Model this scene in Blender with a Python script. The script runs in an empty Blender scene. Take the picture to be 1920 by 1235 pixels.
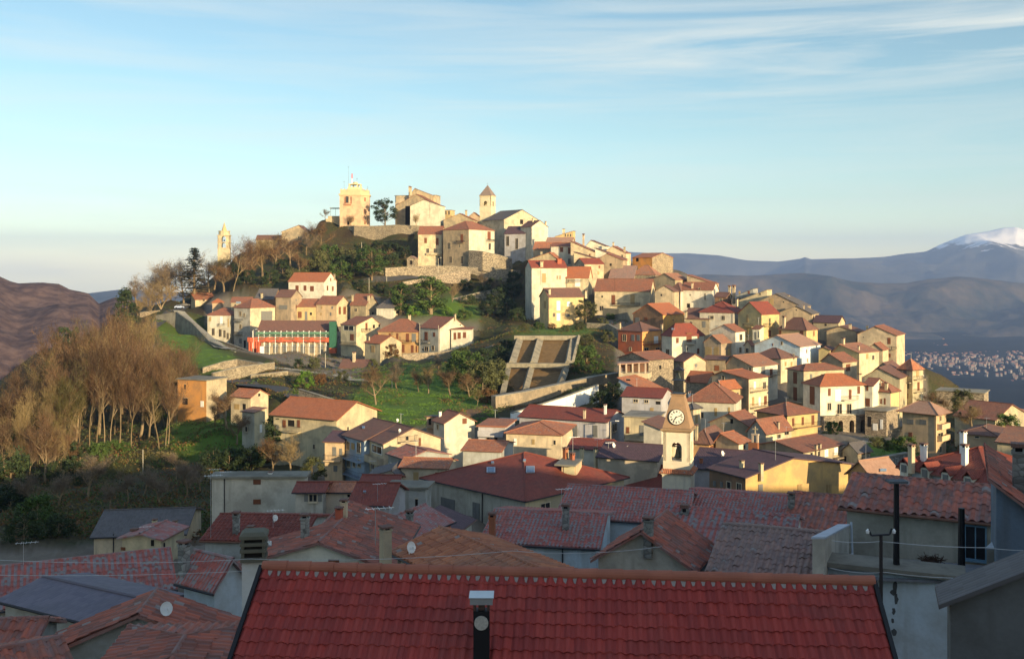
import bpy, bmesh, math, random
import numpy as np
from mathutils import Vector, Matrix, noise
from mathutils.geometry import intersect_ray_tri
R_ = math.radians
scene = bpy.context.scene
COL = scene.collection

# ------------------------------------------------------------ camera, sky, sun, exposure
F = 1900.0; CX = 960.0; HY = 510.0          # focal length and horizon in photo pixels (1920 wide)
cam_d = bpy.data.cameras.new('camera'); cam = bpy.data.objects.new('camera', cam_d); COL.objects.link(cam)
cam.location = (0, 0, 0); cam.rotation_euler = (R_(90), 0, 0)
cam_d.sensor_width = 36; cam_d.lens = 36*F/1920; cam_d.shift_y = (HY-617.5)/1920
cam_d.clip_start = 0.5; cam_d.clip_end = 200000
scene.camera = cam
SUN_AZ, SUN_EL = 38.0, 11.0                 # degrees right of straight behind the camera; elevation
to_sun = Vector((math.sin(R_(SUN_AZ))*math.cos(R_(SUN_EL)), -math.cos(R_(SUN_AZ))*math.cos(R_(SUN_EL)), math.sin(R_(SUN_EL))))
sd = bpy.data.lights.new('sun', 'SUN'); sun = bpy.data.objects.new('sun', sd); COL.objects.link(sun)
sd.energy = 4.7; sd.angle = R_(0.5); sd.color = (1.0, 0.77, 0.44)
sun.rotation_euler = to_sun.to_track_quat('Z', 'Y').to_euler()
world = bpy.data.worlds.new("World"); scene.world = world; world.use_nodes = True
def build_world():
    nt = world.node_tree; nt.nodes.clear(); N = nt.nodes.new; L = nt.links.new
    out = N('ShaderNodeOutputWorld'); bg = N('ShaderNodeBackground'); bg.inputs[1].default_value = 0.15
    sky = N('ShaderNodeTexSky'); sky.sky_type = 'NISHITA'; sky.sun_disc = False
    sky.sun_elevation = R_(SUN_EL); sky.sun_rotation = math.atan2(to_sun.x, to_sun.y)
    sky.altitude = 900; sky.air_density = 1.0; sky.dust_density = 1.5; sky.ozone_density = 2.2
    tc = N('ShaderNodeTexCoord')
    sep = N('ShaderNodeSeparateXYZ'); L(tc.outputs['Generated'], sep.inputs[0])
    def mth(op, a, b=None, c=None):
        n = N('ShaderNodeMath'); n.operation = op
        for i, v in enumerate((a, b, c)):
            if v is None: continue
            if isinstance(v, (int, float)): n.inputs[i].default_value = v
            else: L(v, n.inputs[i])
        return n.outputs[0]
    # thin high clouds: noise stretched along the horizon, thickest high up on the right
    mp = N('ShaderNodeMapping'); mp.inputs['Scale'].default_value = (1.6, 1.6, 22.0); mp.inputs['Rotation'].default_value = (0, R_(-2.0), 0); mp.inputs['Location'].default_value = (0.3, 0, 0.2)
    L(tc.outputs['Generated'], mp.inputs[0])
    n1 = N('ShaderNodeTexNoise'); n1.inputs['Scale'].default_value = 1.9; n1.inputs['Detail'].default_value = 9; n1.inputs['Roughness'].default_value = 0.58; n1.inputs['Distortion'].default_value = 0.5
    L(mp.outputs[0], n1.inputs['Vector'])
    cr = N('ShaderNodeMapRange'); cr.inputs[1].default_value = 0.40; cr.inputs[2].default_value = 0.72; L(n1.outputs[0], cr.inputs[0])
    g1 = mth('POWER', 2.718, mth('MULTIPLY', mth('POWER', mth('DIVIDE', mth('SUBTRACT', sep.outputs['Z'], 0.212), 0.035), 2), -1))
    mx_ = N('ShaderNodeMapRange'); mx_.inputs[1].default_value = -0.15; mx_.inputs[2].default_value = 0.22; L(sep.outputs['X'], mx_.inputs[0])
    msk = mth('ADD', mth('MULTIPLY', mth('MULTIPLY', g1, mx_.outputs[0]), 0.55), 0.34)
    cm = mth('MULTIPLY', mth('MULTIPLY', cr.outputs[0], msk), 1.0)
    # the air: whiter and warmer low down, cyan higher up
    cre = N('ShaderNodeValToRGB'); L(sep.outputs['Z'], cre.inputs[0]); e = cre.color_ramp.elements
    e[0].position = 0.0; e[0].color = (1.70, 1.50, 1.24, 1); e[1].position = 0.30; e[1].color = (0.66, 0.66, 0.56, 1)
    k = e.new(0.03); k.color = (1.08, 1.00, 0.84, 1); k = e.new(0.07); k.color = (0.80, 0.77, 0.66, 1); k = e.new(0.14); k.color = (0.72, 0.72, 0.60, 1)
    k = e.new(0.6); k.color = (0.95, 0.92, 0.86, 1)
    sc = N('ShaderNodeVectorMath'); sc.operation = 'SCALE'; sc.inputs['Scale'].default_value = 1.22; L(cre.outputs[0], sc.inputs[0])
    ml = N('ShaderNodeMix'); ml.data_type = 'RGBA'; ml.blend_type = 'MULTIPLY'; ml.inputs[0].default_value = 1
    L(sky.outputs[0], ml.inputs[6]); L(sc.outputs[0], ml.inputs[7])
    mc = N('ShaderNodeMix'); mc.data_type = 'RGBA'; L(cm, mc.inputs[0]); L(ml.outputs[2], mc.inputs[6]); mc.inputs[7].default_value = (3.6, 3.65, 3.3, 1)
    L(mc.outputs[2], bg.inputs[0]); L(bg.outputs[0], out.inputs[0])
build_world()
scene.view_settings.view_transform = 'Standard'; scene.view_settings.look = 'None'
scene.view_settings.exposure = 0.84; scene.view_settings.gamma = 1.0
scene.cycles.volume_bounces = 0; scene.cycles.max_bounces = 5; scene.cycles.diffuse_bounces = 3; scene.cycles.transparent_max_bounces = 8

# ------------------------------------------------------------ helpers
def P(px, py, d): return Vector(((px-CX)/F*d, d, (HY-py)/F*d))
def pxs(d, n): return n*d/F                  # n photo pixels at distance d, in metres

class MB:
    def __init__(s): s.v = []; s.f = []; s.uv = []; s.mi = []
    def face(s, pts, uv=None, mi=0):
        b = len(s.v); s.v += [tuple(p) for p in pts]; s.f.append(tuple(range(b, b+len(pts))))
        s.uv.append(uv if uv else [(0, 0)]*len(pts)); s.mi.append(mi)
    def hexa(s, p, mi=0):                     # p: 4 bottom, 4 top (same winding)
        b = len(s.v); s.v += [tuple(q) for q in p]
        for q in ((3, 2, 1, 0), (4, 5, 6, 7), (0, 1, 5, 4), (1, 2, 6, 5), (2, 3, 7, 6), (3, 0, 4, 7)):
            s.f.append(tuple(b+i for i in q)); s.uv.append([(0, 0)]*4); s.mi.append(mi)
    def box(s, c, ax, ay, az, mi=0):          # c centre, ax..az half vectors
        c = Vector(c); s.hexa([c-ax-ay-az, c+ax-ay-az, c+ax+ay-az, c-ax+ay-az, c-ax-ay+az, c+ax-ay+az, c+ax+ay+az, c-ax+ay+az], mi)
    def prism(s, poly, off, mi=0):            # poly list of Vectors, extruded by off
        n = len(poly); b = len(s.v); s.v += [tuple(p) for p in poly]+[tuple(p+off) for p in poly]
        s.f.append(tuple(range(b, b+n))); s.uv.append([(0, 0)]*n); s.mi.append(mi)
        s.f.append(tuple(range(b+2*n-1, b+n-1, -1))); s.uv.append([(0, 0)]*n); s.mi.append(mi)
        for i in range(n):
            j = (i+1) % n; s.f.append((b+i, b+n+i, b+n+j, b+j)); s.uv.append([(0, 0)]*4); s.mi.append(mi)
    def tube(s, p0, p1, r0, r1, n=6, mi=0, cap=False):
        p0 = Vector(p0); p1 = Vector(p1); d = (p1-p0)
        if d.length < 1e-6: return
        z = d.normalized(); x = z.cross(Vector((0.31, 0.87, 0.38))).normalized(); y = z.cross(x)
        b = len(s.v)
        for p, r in ((p0, r0), (p1, r1)):
            for k in range(n):
                a = 2*math.pi*k/n; s.v.append(tuple(p+x*(r*math.cos(a))+y*(r*math.sin(a))))
        for k in range(n):
            j = (k+1) % n; s.f.append((b+k, b+j, b+n+j, b+n+k)); s.uv.append([(0, 0)]*4); s.mi.append(mi)
        if cap:
            s.f.append(tuple(range(b+n-1, b-1, -1))); s.uv.append([(0, 0)]*n); s.mi.append(mi)
            s.f.append(tuple(range(b+n, b+2*n))); s.uv.append([(0, 0)]*n); s.mi.append(mi)
    def build(s, name, mats, parent=None, base=None, smooth=False, fix=True):
        me = bpy.data.meshes.new(name); o = Vector(base) if base is not None else Vector((0, 0, 0))
        me.from_pydata([(v[0]-o.x, v[1]-o.y, v[2]-o.z) for v in s.v], [], s.f)
        ul = me.uv_layers.new(name='UVMap')
        if any(u != [(0, 0)]*len(u) for u in s.uv):
            ul.data.foreach_set('uv', [c for f in s.uv for p in f for c in p])
        if not isinstance(mats, (list, tuple)): mats = [mats]
        for m in mats: me.materials.append(m)
        me.polygons.foreach_set('material_index', s.mi)
        if smooth: me.polygons.foreach_set('use_smooth', [True]*len(s.f))
        if fix and len(s.f) < 4000:
            bm = bmesh.new(); bm.from_mesh(me); bmesh.ops.recalc_face_normals(bm, faces=bm.faces); bm.to_mesh(me); bm.free()
        me.update()
        ob = bpy.data.objects.new(name, me); COL.objects.link(ob)
        if parent is not None: ob.parent = parent
        else: ob.location = o
        return ob

def tag(o, label=None, cat=None, group=None, kind=None):
    if label: o['label'] = label
    if cat: o['category'] = cat
    if group: o['group'] = group
    if kind: o['kind'] = kind
    return o
def thing(name, loc, label, cat, group=None):
    e = bpy.data.objects.new(name, None); COL.objects.link(e); e.location = loc; e.empty_display_size = 0.5
    return tag(e, label, cat, group)

# ------------------------------------------------------------ materials
MATS = {}
def newmat(name, rough=0.85):
    m = bpy.data.materials.new(name); m.use_nodes = True; nt = m.node_tree; b = nt.nodes['Principled BSDF']
    b.inputs['Roughness'].default_value = rough; b.inputs['Specular IOR Level'].default_value = 0.25
    return m, nt, b
def plain(name, col, rough=0.8, metal=0.0, var=0.25, scale=1.5):
    if name in MATS: return MATS[name]
    m, nt, b = newmat(name, rough); N = nt.nodes.new; L = nt.links.new
    b.inputs['Metallic'].default_value = metal
    tc = N('ShaderNodeTexCoord'); n = N('ShaderNodeTexNoise'); n.inputs['Scale'].default_value = scale; n.inputs['Detail'].default_value = 5
    L(tc.outputs['Object'], n.inputs['Vector'])
    mx = N('ShaderNodeMix'); mx.data_type = 'RGBA'; L(n.outputs[0], mx.inputs[0])
    mx.inputs[6].default_value = tuple(c*(1-var) for c in col)+(1,); mx.inputs[7].default_value = tuple(min(1, c*(1+var)) for c in col)+(1,)
    L(mx.outputs[2], b.inputs['Base Color']); MATS[name] = m; return m
def plaster(key, col, stain=0.35, stone=0.0):
    k = 'wall_'+key
    if k in MATS: return MATS[k]
    m, nt, b = newmat(k, 0.92); N = nt.nodes.new; L = nt.links.new
    tc = N('ShaderNodeTexCoord'); oi = N('ShaderNodeObjectInfo')
    add = N('ShaderNodeVectorMath'); add.operation = 'ADD'; L(tc.outputs['Object'], add.inputs[0])
    off = N('ShaderNodeVectorMath'); off.operation = 'SCALE'; off.inputs[0].default_value = (37, 53, 0); L(oi.outputs['Random'], off.inputs['Scale']); L(off.outputs[0], add.inputs[1])
    n1 = N('ShaderNodeTexNoise'); n1.inputs['Scale'].default_value = 0.35; n1.inputs['Detail'].default_value = 8; n1.inputs['Roughness'].default_value = 0.62; L(add.outputs[0], n1.inputs['Vector'])
    mp = N('ShaderNodeMapping'); mp.inputs['Scale'].default_value = (1.6, 1.6, 0.16); L(add.outputs[0], mp.inputs[0])
    n2 = N('ShaderNodeTexNoise'); n2.inputs['Scale'].default_value = 1.0; n2.inputs['Detail'].default_value = 5; L(mp.outputs[0], n2.inputs['Vector'])
    n3 = N('ShaderNodeTexNoise'); n3.inputs['Scale'].default_value = 6.0; n3.inputs['Detail'].default_value = 3; L(add.outputs[0], n3.inputs['Vector'])
    r1 = N('ShaderNodeMapRange'); r1.inputs[1].default_value = 0.44; r1.inputs[2].default_value = 0.60; L(n1.outputs[0], r1.inputs[0])
    r2 = N('ShaderNodeMapRange'); r2.inputs[1].default_value = 0.50; r2.inputs[2].default_value = 0.72; L(n2.outputs[0], r2.inputs[0])
    mxx = N('ShaderNodeMath'); mxx.operation = 'MAXIMUM'; L(r1.outputs[0], mxx.inputs[0]); L(r2.outputs[0], mxx.inputs[1])
    ms = N('ShaderNodeMath'); ms.operation = 'MULTIPLY'; ms.inputs[1].default_value = stain; L(mxx.outputs[0], ms.inputs[0])
    mx = N('ShaderNodeMix'); mx.data_type = 'RGBA'; L(ms.outputs[0], mx.inputs[0])
    mx.inputs[6].default_value = col+(1,)
    g = (col[0]+col[1]+col[2])/3; mx.inputs[7].default_value = (g*0.42+col[0]*.1, g*0.38+col[1]*.1, g*0.30+col[2]*.1, 1)
    hs = N('ShaderNodeHueSaturation'); L(mx.outputs[2], hs.inputs['Color'])
    vr = N('ShaderNodeMapRange'); vr.inputs[3].default_value = 0.9; vr.inputs[4].default_value = 1.1; L(n3.outputs[0], vr.inputs[0]); L(vr.outputs[0], hs.inputs['Value'])
    ov = N('ShaderNodeMapRange'); ov.inputs[3].default_value = 0.80; ov.inputs[4].default_value = 1.08; L(oi.outputs['Random'], ov.inputs[0]); h0 = N('ShaderNodeHueSaturation'); L(hs.outputs[0], h0.inputs['Color']); L(ov.outputs[0], h0.inputs['Value'])
    oh = N('ShaderNodeMath'); oh.operation = 'FRACT'; om = N('ShaderNodeMath'); om.operation = 'MULTIPLY'; om.inputs[1].default_value = 17.3; L(oi.outputs['Random'], om.inputs[0]); L(om.outputs[0], oh.inputs[0])
    oq = N('ShaderNodeMapRange'); oq.inputs[3].default_value = 0.488; oq.inputs[4].default_value = 0.508; L(oh.outputs[0], oq.inputs[0]); L(oq.outputs[0], h0.inputs['Hue']); hs = h0
    colout = hs.outputs[0]
    bp = N('ShaderNodeBump'); bp.inputs['Strength'].default_value = 0.25; bp.inputs['Distance'].default_value = 0.05; L(n3.outputs[0], bp.inputs['Height'])
    if stone > 0:
        vo = N('ShaderNodeTexVoronoi'); vo.inputs['Scale'].default_value = 2.2; L(add.outputs[0], vo.inputs['Vector'])
        mp3 = N('ShaderNodeMapping'); mp3.inputs['Scale'].default_value = (1, 1, 1.7); L(add.outputs[0], mp3.inputs[0]); L(mp3.outputs[0], vo.inputs['Vector'])
        ve = N('ShaderNodeTexVoronoi'); ve.feature = 'DISTANCE_TO_EDGE'; ve.inputs['Scale'].default_value = 2.2; L(mp3.outputs[0], ve.inputs['Vector'])
        sp = N('ShaderNodeSeparateColor'); L(vo.outputs['Color'], sp.inputs[0])
        h2 = N('ShaderNodeHueSaturation'); L(hs.outputs[0], h2.inputs['Color'])
        v3 = N('ShaderNodeMapRange'); v3.inputs[3].default_value = 1-0.55*stone; v3.inputs[4].default_value = 1+0.45*stone; L(sp.outputs[0], v3.inputs[0]); L(v3.outputs[0], h2.inputs['Value'])
        e = N('ShaderNodeMapRange'); e.inputs[1].default_value = 0.0; e.inputs[2].default_value = 0.09; e.inputs[3].default_value = 0.45; L(ve.outputs[0], e.inputs[0])
        m3 = N('ShaderNodeMix'); m3.data_type = 'RGBA'; m3.blend_type = 'MULTIPLY'; m3.inputs[0].default_value = stone; L(h2.outputs[0], m3.inputs[6])
        cc = N('ShaderNodeCombineColor'); [L(e.outputs[0], cc.inputs[i]) for i in range(3)]; L(cc.outputs[0], m3.inputs[7])
        colout = m3.outputs[2]; L(ve.outputs[0], bp.inputs['Height']); bp.inputs['Strength'].default_value = 0.6; bp.inputs['Distance'].default_value = 0.12
    L(colout, b.inputs['Base Color']); L(bp.outputs[0], b.inputs['Normal']); MATS[k] = m; return m
def tiles(key, ca, cb, p=0.25, row=0.38, bump=1.0, old=0.4, pale=0.0, rough=0.8, stripe=0.0):
    k = 'roof_'+key
    if k in MATS: return MATS[k]
    m, nt, b = newmat(k, rough); N = nt.nodes.new; L = nt.links.new
    uv = N('ShaderNodeUVMap'); sx = N('ShaderNodeSeparateXYZ'); L(uv.outputs[0], sx.inputs[0])
    def mth(op, a, bb=None):
        n = N('ShaderNodeMath'); n.operation = op
        if isinstance(a, (int, float)): n.inputs[0].default_value = a
        else: L(a, n.inputs[0])
        if bb is not None:
            if isinstance(bb, (int, float)): n.inputs[1].default_value = bb
            else: L(bb, n.inputs[1])
        return n.outputs[0]
    iu = mth('FLOOR', mth('DIVIDE', sx.outputs[0], p)); iv = mth('FLOOR', mth('DIVIDE', sx.outputs[1], row))
    cb_ = N('ShaderNodeCombineXYZ'); L(iu, cb_.inputs[0]); L(iv, cb_.inputs[1])
    wn = N('ShaderNodeTexWhiteNoise'); wn.noise_dimensions = '2D'; L(cb_.outputs[0], wn.inputs['Vector'])
    mx = N('ShaderNodeMix'); mx.data_type = 'RGBA'; L(wn.outputs['Value'], mx.inputs[0]); mx.inputs[6].default_value = ca+(1,); mx.inputs[7].default_value = cb+(1,)
    tc = N('ShaderNodeTexCoord')
    n1 = N('ShaderNodeTexNoise'); n1.inputs['Scale'].default_value = 0.55; n1.inputs['Detail'].default_value = 7; n1.inputs['Roughness'].default_value = 0.65; L(tc.outputs['Object'], n1.inputs['Vector'])
    r1 = N('ShaderNodeMapRange'); r1.inputs[1].default_value = 0.45; r1.inputs[2].default_value = 0.75; r1.inputs[4].default_value = old; L(n1.outputs[0], r1.inputs[0])
    m2 = N('ShaderNodeMix'); m2.data_type = 'RGBA'; L(r1.outputs[0], m2.inputs[0]); L(mx.outputs[2], m2.inputs[6])
    g = sum(ca)/3; m2.inputs[7].default_value = (g*0.75, g*0.68, g*0.55, 1)
    c = m2.outputs[2]
    if pale > 0:      # pale mortar and lichen on single tiles
        w2 = mth('GREATER_THAN', wn.outputs['Value'], 1-pale); sp = N('ShaderNodeSeparateColor'); L(wn.outputs['Color'], sp.inputs[0])
        w3 = mth('MULTIPLY', w2, mth('GREATER_THAN', mth('FRACT', mth('DIVIDE', sx.outputs[1], row)), 0.45))
        m3 = N('ShaderNodeMix'); m3.data_type = 'RGBA'; L(w3, m3.inputs[0]); L(c, m3.inputs[6]); m3.inputs[7].default_value = (0.26, 0.22, 0.20, 1); c = m3.outputs[2]
    if stripe > 0:    # greyed channels between the crests
        fu = mth('FRACT', mth('DIVIDE', sx.outputs[0], p)); n5 = N('ShaderNodeTexNoise'); n5.inputs['Scale'].default_value = 1.4; n5.inputs['Detail'].default_value = 4; L(tc.outputs['Object'], n5.inputs['Vector'])
        r5 = N('ShaderNodeMapRange'); r5.inputs[1].default_value = 0.35; r5.inputs[2].default_value = 0.6; r5.inputs[4].default_value = stripe; L(n5.outputs[0], r5.inputs[0])
        m5 = N('ShaderNodeMix'); m5.data_type = 'RGBA'; L(mth('MULTIPLY', mth('GREATER_THAN', mth('ABSOLUTE', mth('SUBTRACT', fu, 0.42)), 0.22), r5.outputs[0]), m5.inputs[0]); L(c, m5.inputs[6]); m5.inputs[7].default_value = (0.26, 0.23, 0.23, 1); c = m5.outputs[2]
    L(c, b.inputs['Base Color'])
    if bump > 0:
        s = mth('ABSOLUTE', mth('SINE', mth('MULTIPLY', sx.outputs[0], math.pi/p)))
        fr = mth('FRACT', mth('DIVIDE', sx.outputs[1], row)); h = mth('SUBTRACT', s, mth('MULTIPLY', fr, 0.5))
        bp = N('ShaderNodeBump'); bp.inputs['Strength'].default_value = 0.55*bump; bp.inputs['Distance'].default_value = 0.06; L(h, bp.inputs['Height']); L(bp.outputs[0], b.inputs['Normal'])
    MATS[k] = m; return m

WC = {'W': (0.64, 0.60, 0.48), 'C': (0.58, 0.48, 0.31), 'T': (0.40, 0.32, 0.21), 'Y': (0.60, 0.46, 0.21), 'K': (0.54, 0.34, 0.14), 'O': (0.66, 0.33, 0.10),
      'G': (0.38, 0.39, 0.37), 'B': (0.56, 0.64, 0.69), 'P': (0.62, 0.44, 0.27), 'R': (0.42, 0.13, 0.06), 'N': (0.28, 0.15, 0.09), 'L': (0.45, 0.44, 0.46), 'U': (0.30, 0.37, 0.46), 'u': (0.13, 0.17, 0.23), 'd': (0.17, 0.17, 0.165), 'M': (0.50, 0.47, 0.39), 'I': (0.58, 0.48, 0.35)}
def wallmat(c):
    if c == 'S': return plaster('stone', (0.36, 0.30, 0.21), 0.35, 1.0)
    if c == 's': return plaster('rough_stone', (0.34, 0.28, 0.195), 0.4, 0.7)
    if c == 'g': return plaster('grey_stone', (0.25, 0.25, 0.23), 0.4, 0.8)
    if c == 't': return plaster('old_tan', (0.40, 0.32, 0.21), 0.6, 0.15)
    return plaster(c, WC[c], 0.62 if c in 'TCGNIM' else 0.48)
RC = {'t': ((0.30, 0.125, 0.075), (0.21, 0.085, 0.055), .5, .0), 'T': ((0.36, 0.16, 0.09), (0.24, 0.12, 0.08), .6, .04), 'o': ((0.40, 0.14, 0.065), (0.31, 0.105, 0.05), .25, .0),
      'r': ((0.24, 0.062, 0.042), (0.18, 0.048, 0.035), .30, .0), 'b': ((0.20, 0.10, 0.075), (0.14, 0.075, 0.06), .4, .0), 'g': ((0.13, 0.12, 0.12), (0.10, 0.09, 0.09), .3, .0),
      'v': ((0.12, 0.07, 0.08), (0.09, 0.055, 0.065), .3, .0), 'O': ((0.46, 0.18, 0.09), (0.30, 0.11, 0.06), .5, .02), 'p': ((0.40, 0.24, 0.17), (0.33, 0.19, 0.13), .3, .0),
      'P': ((0.44, 0.12, 0.09), (0.29, 0.09, 0.075), .45, .12), 'D': ((0.44, 0.125, 0.075), (0.19, 0.08, 0.06), .5, .06), 'F': ((0.38, 0.055, 0.042), (0.27, 0.042, 0.036), .22, .0),
      'w': ((0.32, 0.19, 0.15), (0.22, 0.14, 0.12), .5, .03), 'm': ((0.17, 0.15, 0.18), (0.13, 0.12, 0.15), .3, .0)}
def roofmat(c, near):
    a, b, old, pale = RC[c]
    return tiles(c+('n' if near else ''), a, b, bump=0.35 if near else 1.0, old=old, pale=pale, rough=0.75, stripe={'P': .95, 'D': .35, 'w': .3}.get(c, 0))
GLASS = newmat('window_glass', 0.15)[0]; GLASS.node_tree.nodes['Principled BSDF'].inputs['Base Color'].default_value = (0.02, 0.022, 0.025, 1); GLASS.node_tree.nodes['Principled BSDF'].inputs['Specular IOR Level'].default_value = 0.5
FRAME = plain('window_frame', (0.50, 0.42, 0.30), 0.7); WFRAME = plain('white_frame', (0.75, 0.73, 0.68), 0.6)
SHUT = plain('brown_shutter', (0.16, 0.06, 0.03), 0.7); YSHUT = plain('ochre_shutter', (0.34, 0.24, 0.11), 0.7); GSHUT = plain('grey_shutter', (0.16, 0.16, 0.15), 0.7)
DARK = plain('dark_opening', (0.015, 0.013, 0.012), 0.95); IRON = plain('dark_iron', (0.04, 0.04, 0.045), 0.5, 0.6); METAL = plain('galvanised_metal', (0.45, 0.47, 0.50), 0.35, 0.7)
CONC = plaster('concrete', (0.27, 0.25, 0.20), 0.6); WPAINT = plain('white_paint', (0.75, 0.74, 0.70), 0.6)
UPZ = Vector((0, 0, 1))
def hash_s(t): return sum(ord(ch)*(i % 13+1) for i, ch in enumerate(t))
# ------------------------------------------------------------ houses, measured on the photograph and set up in metres
SPECS = []
def H(name, label, x, ye, yb, yr, t, d, wall, roof, w=(), b=(), c=(), k=1.0, a=None, R=None, ax=None, over=0.35, ant=(), sky=(), cat='house', wall2=None, deep=5.0, geo=None, dish=(), pipe=(), gz=None, ts=0.25):
    SPECS.append(dict(name=name, label=label, x=x, ye=ye, yb=yb, yr=yr, t=t, d=d, wall=wall, roof=roof, w=w, b=b, c=c, k=k, a=a, R=R, ax=ax, over=over, ant=ant, sky=sky, cat=cat, wall2=wall2, deep=deep, geo=geo, dish=dish, pipe=pipe, gz=gz, ts=ts))

def solve(s):
    xl, xc, xr = s['x']; d = s['d']; tc = (xc-CX)/F; C = Vector((tc*d, d, 0)); th = math.atan(tc)
    e = Vector((math.cos(th), -math.sin(th), 0)); n = Vector((math.sin(th), math.cos(th), 0))
    if s['a'] is None:
        wl = max(xc-xl, 1); wr = max((xr if xr else xc)-xc, 1); a = math.degrees(math.atan2(wr, wl*s['k'])); a = min(78, max(7, a))
    else: a = s['a']
    a = R_(a); dL = -math.cos(a)*e + math.sin(a)*n; dR = math.sin(a)*e + math.cos(a)*n
    def ln(px, dv):
        t = (px-CX)/F; return (t*C.y-C.x)/(dv.x-t*dv.y)
    L = ln(xl, dL)
    R = s['R'] if s['R'] else ln(xr, dR)
    s.update(C=C, dL=dL, dR=dR, L=L, Rl=R, zc=(HY-s['ye'])/F*d, zb=(HY-s['yb'])/F*d, ad=math.degrees(a))
    if s['gz'] is not None: s['zb'] = s['gz']
    t = s['t']; s['tp'] = 0.5
    if s['ax'] is not None:
        if t == 'gR': s['tp'] = min(.9, max(.1, ln(s['ax'], dR)/R))
        elif t == 'gL': s['tp'] = min(.9, max(.1, ln(s['ax'], dL)/L))
    if t == 'gR': q = C+dR*(R*s['tp'])
    elif t == 'gL': q = C+dL*(L*s['tp'])
    elif t == 'hip': q = C+dL*(L/2)+dR*(R/2)
    elif t == 'sL': q = C+dR*R
    elif t == 'sR': q = C+dL*L
    else: q = C
    s['zr'] = (HY-s['yr'])/F*q.y if s['yr'] is not None else s['zc']
    run = {'gR': R*min(s['tp'], 1-s['tp']), 'gL': L*min(s['tp'], 1-s['tp']), 'hip': min(L, R)/2, 'sL': R, 'sR': L}.get(t, 1)
    s['slope'] = math.degrees(math.atan2(s['zr']-s['zc'], run))
    if t in ('gR', 'gL', 'hip') and s['slope'] < 7: s['zr'] = s['zc']+run*math.tan(R_(10))
    if t in ('gR', 'gL', 'hip') and s['slope'] > 50: s['zr'] = s['zc']+run*math.tan(R_(50))
    return s

def geo_slope(mb, poly, uax, vax, org, p=0.25, row=0.38, amp=0.055, jit=0.0, seed=1):
    """real tile relief on a planar polygon: waves across the slope, a step at every course"""
    rnd = random.Random(seed); nrm = uax.cross(vax).normalized()
    if nrm.z < 0: nrm = -nrm
    us = [(q-org).dot(uax) for q in poly]; vs = [(q-org).dot(vax) for q in poly]
    u0, u1, v0, v1 = min(us), max(us), min(vs), max(vs)
    nu = int((u1-u0)/p)+2; r0 = math.floor(v0/row); r1 = math.ceil(v1/row); c0 = math.floor(u0/p)
    prof = [(0.0, 0.0), (0.12, 0.25), (0.26, 0.85), (0.42, 1.0), (0.58, 0.85), (0.72, 0.25), (0.85, 0.0)]
    verts = []; faces = []; uvs = []; W = nu*len(prof)+1
    for r in range(int(r0), int(r1)):
        js = [rnd.uniform(-jit, jit) for _ in range(nu+1)]; jv = [rnd.uniform(-jit, jit)*2 for _ in range(nu+1)]
        for e_, vv, up in ((0, r*row, 0.035), (1, (r+1)*row-0.004, 0.0)):
            for c in range(nu):
                for (fu, fh) in prof:
                    u = (c0+c+fu)*p; q = org+uax*u+vax*(vv+(jv[c]*row*0.3 if e_ == 0 else 0))+nrm*(fh*amp+up+js[c]*0.06)
                    verts.append(q); uvs.append((u*.25/p, (vv+0.02 if e_ == 0 else vv-0.02)*.38/row))
            verts.append(org+uax*((c0+nu)*p)+vax*vv+nrm*up); uvs.append(((c0+nu)*p, vv))
    rows = len(verts)//W
    for r in range(rows-1):
        for c in range(W-1): faces.append((r*W+c, r*W+c+1, (r+1)*W+c+1, (r+1)*W+c))
    me = bpy.data.meshes.new('tmp'); me.from_pydata([tuple(v) for v in verts], [], faces)
    ul = me.uv_layers.new(name='UVMap'); ul.data.foreach_set('uv', [c for f in faces for i in f for c in uvs[i]])
    bm = bmesh.new(); bm.from_mesh(me); cen = sum(poly, Vector())/len(poly)
    for i in range(len(poly)):
        a, b = poly[i], poly[(i+1) % len(poly)]; en = (b-a).cross(nrm)
        if en.length < 1e-4: continue
        en.normalize()
        if (cen-a).dot(en) > 0: en = -en
        bmesh.ops.bisect_plane(bm, geom=bm.verts[:]+bm.edges[:]+bm.faces[:], plane_co=a, plane_no=en, clear_outer=True)
    uvl = bm.loops.layers.uv.active; bm.verts.ensure_lookup_table(); b0 = len(mb.v); bm.verts.index_update()
    mb.v += [tuple(v.co) for v in bm.verts]
    for f in bm.faces:
        ids = [l.vert.index for l in f.loops]; uvv = [tuple(l[uvl].uv) for l in f.loops]
        if f.normal.dot(nrm) < 0 and False: ids.reverse(); uvv.reverse()
        mb.f.append(tuple(b0+i for i in ids)); mb.uv.append(uvv); mb.mi.append(0)
    bm.free(); bpy.data.meshes.remove(me)

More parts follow.
